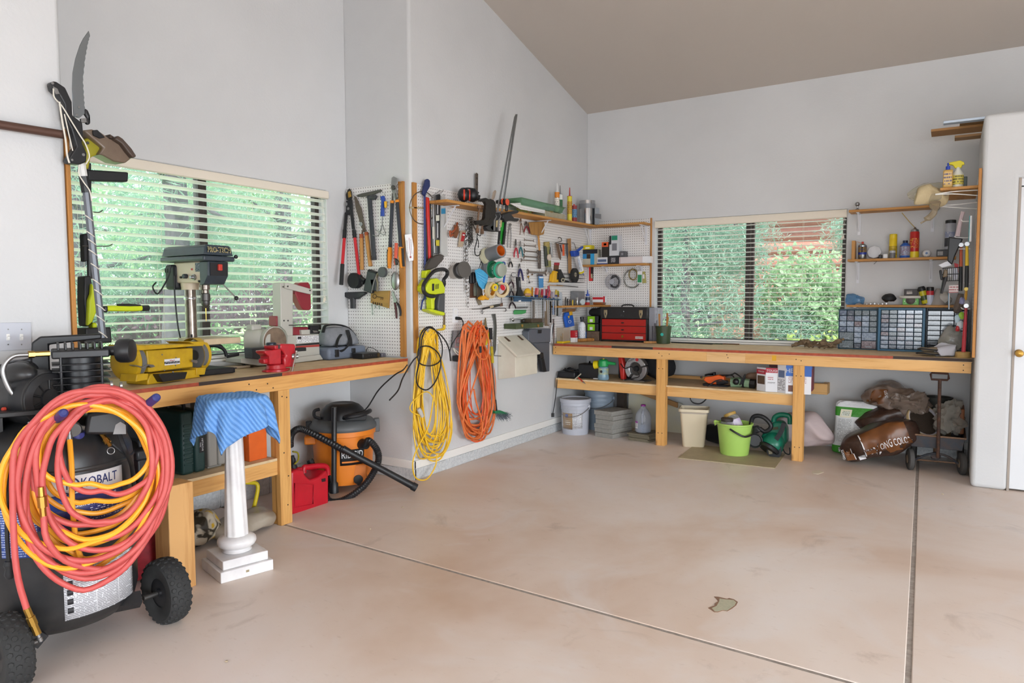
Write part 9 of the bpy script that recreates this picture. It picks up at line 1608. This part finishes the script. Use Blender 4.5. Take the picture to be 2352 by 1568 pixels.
# wagon
r=thing('garden_wagon','old rusty dark metal wagon with upright handle beside the closet','wagon');WD=Mt(0x3b434c,.5,.3,col2=0x5a4a42,var=.1,vs=16,name='wagon_paint');wx0,wx1,wy0,wy1=-.245,.13,6.44,7.0
rgs=[[V((lerp(wx0,wx1,.5)+sx*(wx1-wx0)/2*k,lerp(wy0,wy1,.5)+sy*(wy1-wy0)/2*k2,zz))for sx,sy in((-1,-1),(1,-1),(1,1),(-1,1))]for k,k2,zz in((.93,.96,.19),(1,1,.285),(1.03,1.02,.285),(1.03,1.02,.292),(.97,.98,.292),(.9,.94,.2))]
mk('tray',MB().quadstrip(rgs),WD,r,bevel=.006,seg=2);mk('rim',MB().tube([(wx0-.004,wy0-.004,.29),(wx1+.004,wy0-.004,.29),(wx1+.004,wy1+.004,.29),(wx0-.004,wy1+.004,.29)],.008,8,closed=True),RUSTY,r)
for x,y in((-.235,6.44),(.118,6.47),(-.225,6.92),(.115,6.92)):
 t=mk('wheel',MB().lathe([(.03,-.018),(.075,-.02),(.085,-.014),(.087,0),(.085,.014),(.075,.02),(.03,.018)],(x,y,.087),(1,.25 if y<6.6 else 0,0),28),Mt(0x4c4a48,.8),r);mk('hub_cap',MB().lathe([(.035,-.022),(.03,-.026),(.005,-.028)],(x,y,.087),(1,.25 if y<6.6 else 0,0),16),Mt(0x7a6c5c,.6,.3),t)
mk('axle',MB().cyl((-.235,6.44,.087),(.118,6.47,.087),.007,seg=8),RUSTY,r);mk('fork_arch',MB().tube(cat([(-.2,6.43,.09),(-.12,6.42,.14),(-.05,6.42,.155),(.02,6.43,.14),(.09,6.45,.09)],5),.016,8,flat=.6),WD,r);mk('pivot',MB().lathe([(.035,0),(.035,.02),(.02,.025)],(-.06,6.42,.13),(0,-.5,.6),18),WD,r);mk('king_pin',MB().cyl((-.06,6.5,.14),(-.06,6.5,.2),.02,seg=10),RUSTY,r)
hz=aY(2157,872,6.36).z;mk('pull_bar',MB().tube([(-.045,6.39,.13),(-.05,6.37,hz)],.0125,8),Mt(0x3a3230,.5,.5,col2=0x6a4a3a,vs=30),r);mk('grip',MB().tube([(-.105,6.37,hz),(.0,6.37,hz),(.008,6.37,hz+.012),(.004,6.37,hz+.05),(-.105,6.37,hz+.052),(-.112,6.37,hz+.04)],.0085,8,closed=True),Mt(0x4a2e24,.5,.4),r)
r=thing('tilted_pail','white pail with cream rim lying tilted in the wagon','bucket');c_=V((-.16,6.66,.37));ax=V((.45,-.55,.45)).normalized();mk('pail',MB().lathe([(.1,-.22),(.13,0),(.138,.002),(.138,.02),(.125,.02),(.122,0),(.09,-.2)],c_,ax,32),Mt(0xd2ccd2,.4),r);mk('rim',MB().lathe([(.136,-.005),(.142,0),(.142,.022),(.134,.024)],c_,ax,32,cap=False),Mt(0xcbb387,.5),r);mk('soil',MB().lathe([(.12,.004),(.01,.012)],c_,ax,24),Mt(0x3a2e24,.9,bump=.8,bs=90),r)
m=crumple(MB().ball((.02,6.62,.42),(.11,.1,.13),44,28).jit(.06,7,17),.05,13,9);one('plastic_film',m,clear('grey_film',0xdcdcd8,.4,.15,0xb0aaa0),'billowing clear grey plastic bag stuffed in the wagon','plastic film')
bx('clay_bag','brown paper bag edge standing at the right side of the wagon','bag',(.07,6.6,.295),(.125,6.9,.50),Mt(0x7d4a26,.6),bevel=.01)
one('black_pot',MB().lathe([(.085,0),(.095,.16),(.105,.16),(.108,.19),(.098,.19),(.08,.02)],(-.06,6.9,.36),(0,0,1),26),Mt(0x33342f,.5),'dark round nursery pot rim behind the wagon load','pot')
bx('carton_under_pot','plain brown carton in the wagon under the dark pot','box',(-.16,6.82,.2),(.04,6.98,.36),Mt(0x6a5238,.7),bevel=.004)
# marks on the floor
zoom(1560,1340,11.76)
one('paint_chip',MB().px(FZp(0),z((780,650),(950,590),(960,530),(1050,470),(1010,410),(940,345),(1050,350),(1290,405),(1350,385),(1480,420),(1585,490),(1540,580),(1440,660),(1300,740),(1180,720),(1050,765),(950,765),(860,700)),0,.0015),Mt(0x8a6a55,.8),'flaked greenish paint chip stain on the bare floor','floor mark')
o=mk('pale_centre',MB().px(FZp(0),z((880,655),(1010,600),(1080,480),(1090,400),(1290,425),(1470,440),(1540,500),(1500,580),(1400,650),(1290,725),(1180,705),(1040,745),(960,740)),.0015,.002),Mt(0xbdb79c,.8,col2=0xa8a690,vs=60),bpy.data.objects['paint_chip'])
one('spackle_spot',MB().px(FZp(0),[(1864,1083),(1872,1079),(1884,1080),(1892,1084),(1880,1088),(1868,1087)],0,.002),Mt(0xd8cdb8,.8),'small dried white spackle spot on the floor near the right bench leg','floor mark')
R=random.Random(5)
for i,(x,y)in enumerate(((1125,1240),(925,1165),(2165,1135),(850,1215),(430,1360),(520,1520))):
 c_=aZ(x,y,0);one('debris_crumb',MB().ball(c_+V((0,0,.003)),(.008,.006,.003),8,5).jit(.003,200,i),Mt(0xb9a88e,.9),('tiny pale crumb on the floor in front of the yellow hank','tiny pale crumb below the vacuum wand','tiny pale crumb near the closet door','tiny pale crumb below the fuel can','tiny pale crumb beside the compressor wheel','tiny pale crumb on the near floor')[i],'crumb','crumbs on the floor')
 # ================================================================== outside the windows
import numpy as np
def leafmat(name,c,c2,tr=.45):
 m,t,b=nt(name);f=noisen(t,coords(t,world=True),3.5,3);col=mixc(t,f,c,c2)
 d=nd(t,'ShaderNodeBsdfDiffuse');q=nd(t,'ShaderNodeBsdfTranslucent');mx=nd(t,'ShaderNodeMixShader');mx.inputs[0].default_value=tr
 t.links.new(col,d.inputs[0]);t.links.new(col,q.inputs[0]);t.links.new(d.outputs[0],mx.inputs[1]);t.links.new(q.outputs[0],mx.inputs[2]);t.links.new(mx.outputs[0],t.nodes['Material Output'].inputs[0]);return m
PINEM=leafmat('pine_needles',0xb2cabc,0x7f9f90);LEAFM=leafmat('bright_leaves',0xc2d6b4,0x93b58e);PLUMM=leafmat('plum_leaves',0xa87f98,0x73586e);BARK=Mt(0x6c6270,.95,col2=0x4c4450,vs=14,bump=1,bs=25,name='bark')
def leaves(name,parent,mat,cen,rad,n,size,seed,thin=.5,tuft=1,shell=.35):
 g=np.random.default_rng(seed);d=g.normal(size=(n,3));d/=np.linalg.norm(d,axis=1)[:,None];k=g.uniform(shell,1,n)**.6
 clump=1+.25*np.sin(d[:,0]*7+seed)*np.sin(d[:,1]*6)*np.sin(d[:,2]*8+1)
 P=np.array(cen)+d*np.array(rad)*(k*clump)[:,None]
 if tuft>1:P=np.repeat(P,tuft,0);n*=tuft
 a=g.normal(size=(n,3));a/=np.linalg.norm(a,axis=1)[:,None];b=np.cross(a,g.normal(size=(n,3)));b/=np.linalg.norm(b,axis=1)[:,None];s=(size*g.uniform(.6,1.3,n))[:,None]
 if tuft>1:Vv=np.stack([P,P+a*s+b*s*thin*.5,P+a*s*1.6,P+a*s-b*s*thin*.5],1)
 else:Vv=np.stack([P-a*s,P+b*s*thin,P+a*s,P-b*s*thin],1)
 c=Vv.reshape(-1,3).mean(0);me=bpy.data.meshes.new(name);me.vertices.add(n*4);me.vertices.foreach_set('co',(Vv-c).ravel());me.loops.add(n*4);me.loops.foreach_set('vertex_index',np.arange(n*4));me.polygons.add(n);me.polygons.foreach_set('loop_start',np.arange(n)*4);me.polygons.foreach_set('loop_total',np.full(n,4));me.update();me.materials.append(mat)
 o=bpy.data.objects.new(name,me);COL.objects.link(o);o['kind']='stuff';WC[o]=V(c);o.parent=parent;o.location=V(c)-WC[parent];return o
def tree(name,label,base,h,tr,crown,mat,n,size,seed,tuft=1,thin=.5,limbs=0,group='trees outside the windows'):
 r=thing(name,label,'tree' if tr>.05 else 'shrub',group);R=random.Random(seed);b=V(base)
 t=mk('trunk',MB().tube(cat([b,b+V((R.uniform(-.1,.1),R.uniform(-.1,.1),h*.4)),b+V((R.uniform(-.15,.15),R.uniform(-.15,.15),h))],6),[tr*1.15]*4+[tr]*6+[tr*.6]*3,12),BARK,r)
 for i in range(limbs):
  z0=R.uniform(.25,.75)*h;a=R.uniform(0,6.28);L=R.uniform(.8,1.8);q=b+V((0,0,z0))
  mk('branch',MB().tube(cat([q,q+V((math.cos(a)*L*.5,math.sin(a)*L*.5,.12)),q+V((math.cos(a)*L,math.sin(a)*L,R.uniform(-.1,.35)))],4),[tr*.28]*4+[tr*.18]*3+[tr*.08]*2,6),BARK,t)
 for i,(c,rad)in enumerate(crown):leaves('foliage',r,mat,b+V(c),rad,n,size,seed*7+i,thin,tuft)
 return r
GR=leafmat('lawn',0xa9c98c,0x8fb377,.0)
m=MB().grid(lambda u,v:(lerp(-60,-4.27,u),lerp(-30,60,v),-.12),4,4);o=mk('ground',m,GR,None);tag(o,kind='structure');m=MB().grid(lambda u,v:(lerp(-4.27,40,u),lerp(7.25,60,v),-.12),4,4);o=mk('ground_rear',m,Mt(0xb8a592,.95,col2=0x9c9a78,vs=2),None);tag(o,kind='structure')
# seen through the left window
tree('pine_tree','dark-trunked pine straight behind the drill press window',(-9.0,5.6,-.12),7,.15,[((.1,.3,3.9),(1.6,1.7,1.5)),((-.2,.9,2.2),(1.0,1.0,.7))],PINEM,1300,.14,2,4,.1,9)
tree('pine_tree','second pine trunk behind the belt sander',(-12,10.1,-.12),7,.17,[((.3,-.3,3.9),(1.8,1.9,1.5)),((.3,.8,2.4),(1.1,1.2,.8))],PINEM,1300,.14,3,4,.1,9)
tree('maple_tree','bright green leafy tree between the two pine trunks',(-13,8.5,-.12),4.5,.09,[((0,0,2.3),(1.6,1.5,1.5)),((.2,.6,3.4),(1.3,1.3,1.1))],LEAFM,3000,.07,4,limbs=6)
tree('plum_tree','purple-leaved plum tree low behind the drill press',(-10.2,6.2,-.12),1.6,.05,[((0,0,1.15),(.85,.8,.5))],PLUMM,1800,.06,5,limbs=4)
tree('plum_tree','purple-leaved plum tree farther right behind the vise',(-10.5,8.2,-.12),1.8,.05,[((0,0,1.4),(.9,.8,.6))],PLUMM,1800,.06,6,limbs=4)
tree('pine_tree','pine with drooping needles at the left edge of the left window',(-10.5,5.3,-.12),6,.12,[((0,-.2,2.7),(1.5,1.6,1.3)),((-.2,.2,1.4),(1.0,1.0,.5))],PINEM,1100,.15,7,4,.1,7)
tree('leafy_shrub','pale green shrub beneath the plum tree',(-13.0,8.3,-.12),1.0,.04,[((0,0,.7),(1.1,1.2,.7))],LEAFM,3000,.06,8)
tree('leafy_shrub','light green shrub seen low at the right of the left window',(-10.5,9.5,-.12),1.0,.04,[((0,0,.9),(.9,.9,.9))],LEAFM,3400,.055,9)
for i,(x,y,lab,mm)in enumerate(((-20,6.0,'leftmost tall tree far behind the left window',PINEM),(-20,9.5,'second tall tree far behind the left window',LEAFM),(-20,13,'third tall tree far behind the left window',PINEM),(-20,16.5,'fourth tall tree far behind the left window',LEAFM),(-19,20,'rightmost tall tree far behind the left window',PINEM))):
 tree('background_tree',lab,(x,y,-.12),6,.2,[((0,0,3.2),(2.4,2.4,2.6))],mm,1500,.16,20+i,limbs=3,group='far trees behind the left window')
 # seen through the right window
tree('young_pine','young pine filling the left half of the back window',(-3.35,10.6,-.12),3.6,.07,[((0,0,1.5),(1.15,.9,1.5)),((.3,.2,2.6),(.9,.8,.9))],PINEM,2400,.085,31,4,.16,10,group='trees outside the back window')
tree('young_pine','pine with pale needles left of centre in the back window',(-4.2,12.2,-.12),4.2,.09,[((0,0,1.6),(1.4,1.0,1.6)),((0,0,3.0),(1.3,1.0,1.1))],PINEM,2200,.095,32,4,.16,8,group='trees outside the back window')
tree('young_pine','small pine shoots low behind the centre of the back window',(-2.0,11.2,-.12),1.2,.04,[((0,0,.75),(.55,.5,.7))],PINEM,1500,.085,33,4,.16,3,group='trees outside the back window')
tree('young_pine','pine branch tips at the upper right of the back window',(-1.05,12.6,-.12),3.2,.06,[((0,0,2.55),(.75,.7,.55))],PINEM,1300,.085,34,4,.16,5,group='trees outside the back window')
tree('rhododendron','broad-leaved green bush in the right half of the back window',(-1.95,11.6,-.12),1.9,.05,[((0,0,1.45),(.75,.6,.85)),((.35,0,1.15),(.6,.5,.55))],LEAFM,3600,.06,35,thin=.38,limbs=4,group='trees outside the back window')
tree('leafy_shrub','low yellow-green shrub along the bottom of the back window',(-1.5,10.4,-.12),.7,.03,[((0,0,.55),(.9,.4,.45))],leafmat('yellow_leaves',0xc6d48c,0x9fb56c),2400,.05,36,group='trees outside the back window')
for i,x in enumerate((-8.5,-6.0)):tree('background_tree','%s pine crown behind the young pines at the back'%('left','right')[i],(x,16.0,-.12),5,.18,[((0,0,2.6),(1.9,1.6,2.3))],PINEM,4200,.13,41+i,limbs=3,group='far trees behind the back window')
r=thing('log_house','red-brown log house seen through the right half of the back window','house');LOGM=wood('log_brown',0xb0766a,0x8a5a54,'X',False,.8);z0=-.1;i=0
while z0<3.4:
 mk('log',MB().tube([(-4.4,15.2,z0+.15),(1.2,15.2,z0+.15),(4.5,15.2,z0+.15)],.16,14),LOGM,r);z0+=.29
mk('wall_core',MB().box((-4.3,15.2,-.1),(4.5,15.5,3.5)),Mt(0x7a4a40,.9),r);mk('eave',MB().box((-4.9,14.6,3.42),(5,15.6,3.6)),Mt(0xa8584c,.7),r);mk('soffit',MB().box((-4.9,14.6,3.60),(5,17,3.68)),Mt(0xa8584c,.7),r)
for x in(-3.35,-2.95):mk('corner_log',MB().cyl((x,14.7,1.18-.3*(x<-3)),(x,15.3,1.18-.3*(x<-3)),.15,seg=16),LOGM,r)
r=thing('parked_car','pale silver car parked at the right edge of the back window','car');CARW=Mt(0xdfe3ea,.25,.2,coat=.6);cp=[(-1.15,.2),(-1.2,.55),(-1.05,.82),(-.55,.92),(-.15,1.38),(.35,1.48),(1.5,1.48),(2.2,1.3),(2.6,.9),(2.65,.3),(2.5,.2)]
mk('body',MB().poly(FYp(12.6),[(x,zz-.12)for x,zz in cp],-1.6,0),CARW,r,bevel=.06,seg=3);mk('side_window',MB().poly(FYp(12.6),[(x,zz-.12)for x,zz in((-.1,.98),(.1,1.3),(.4,1.4),(1.3,1.4),(1.3,.98))],0,.012),Mt(0x8a98a8,.1),r);mk('side_window',MB().poly(FYp(12.6),[(x,zz-.12)for x,zz in((1.4,.98),(1.4,1.4),(1.9,1.3),(2.2,.98))],0,.012),Mt(0x8a98a8,.1),r)
for x in(-.6,1.9):w_=mk('wheel',MB().lathe([(.18,-.02),(.3,-.01),(.32,.02),(.32,.18),(.3,.2)],(x,12.6,.2),(0,1,0),24),RUB,r);mk('wheel_rim',MB().lathe([(.19,-.024),(.17,-.015),(.02,-.012)],(x,12.6,.2),(0,1,0),16),ALU,w_)
mk('head_lamp',MB().ball((-1.12,12.62,.5),(.06,.05,.08)),LAB,r)
finish()
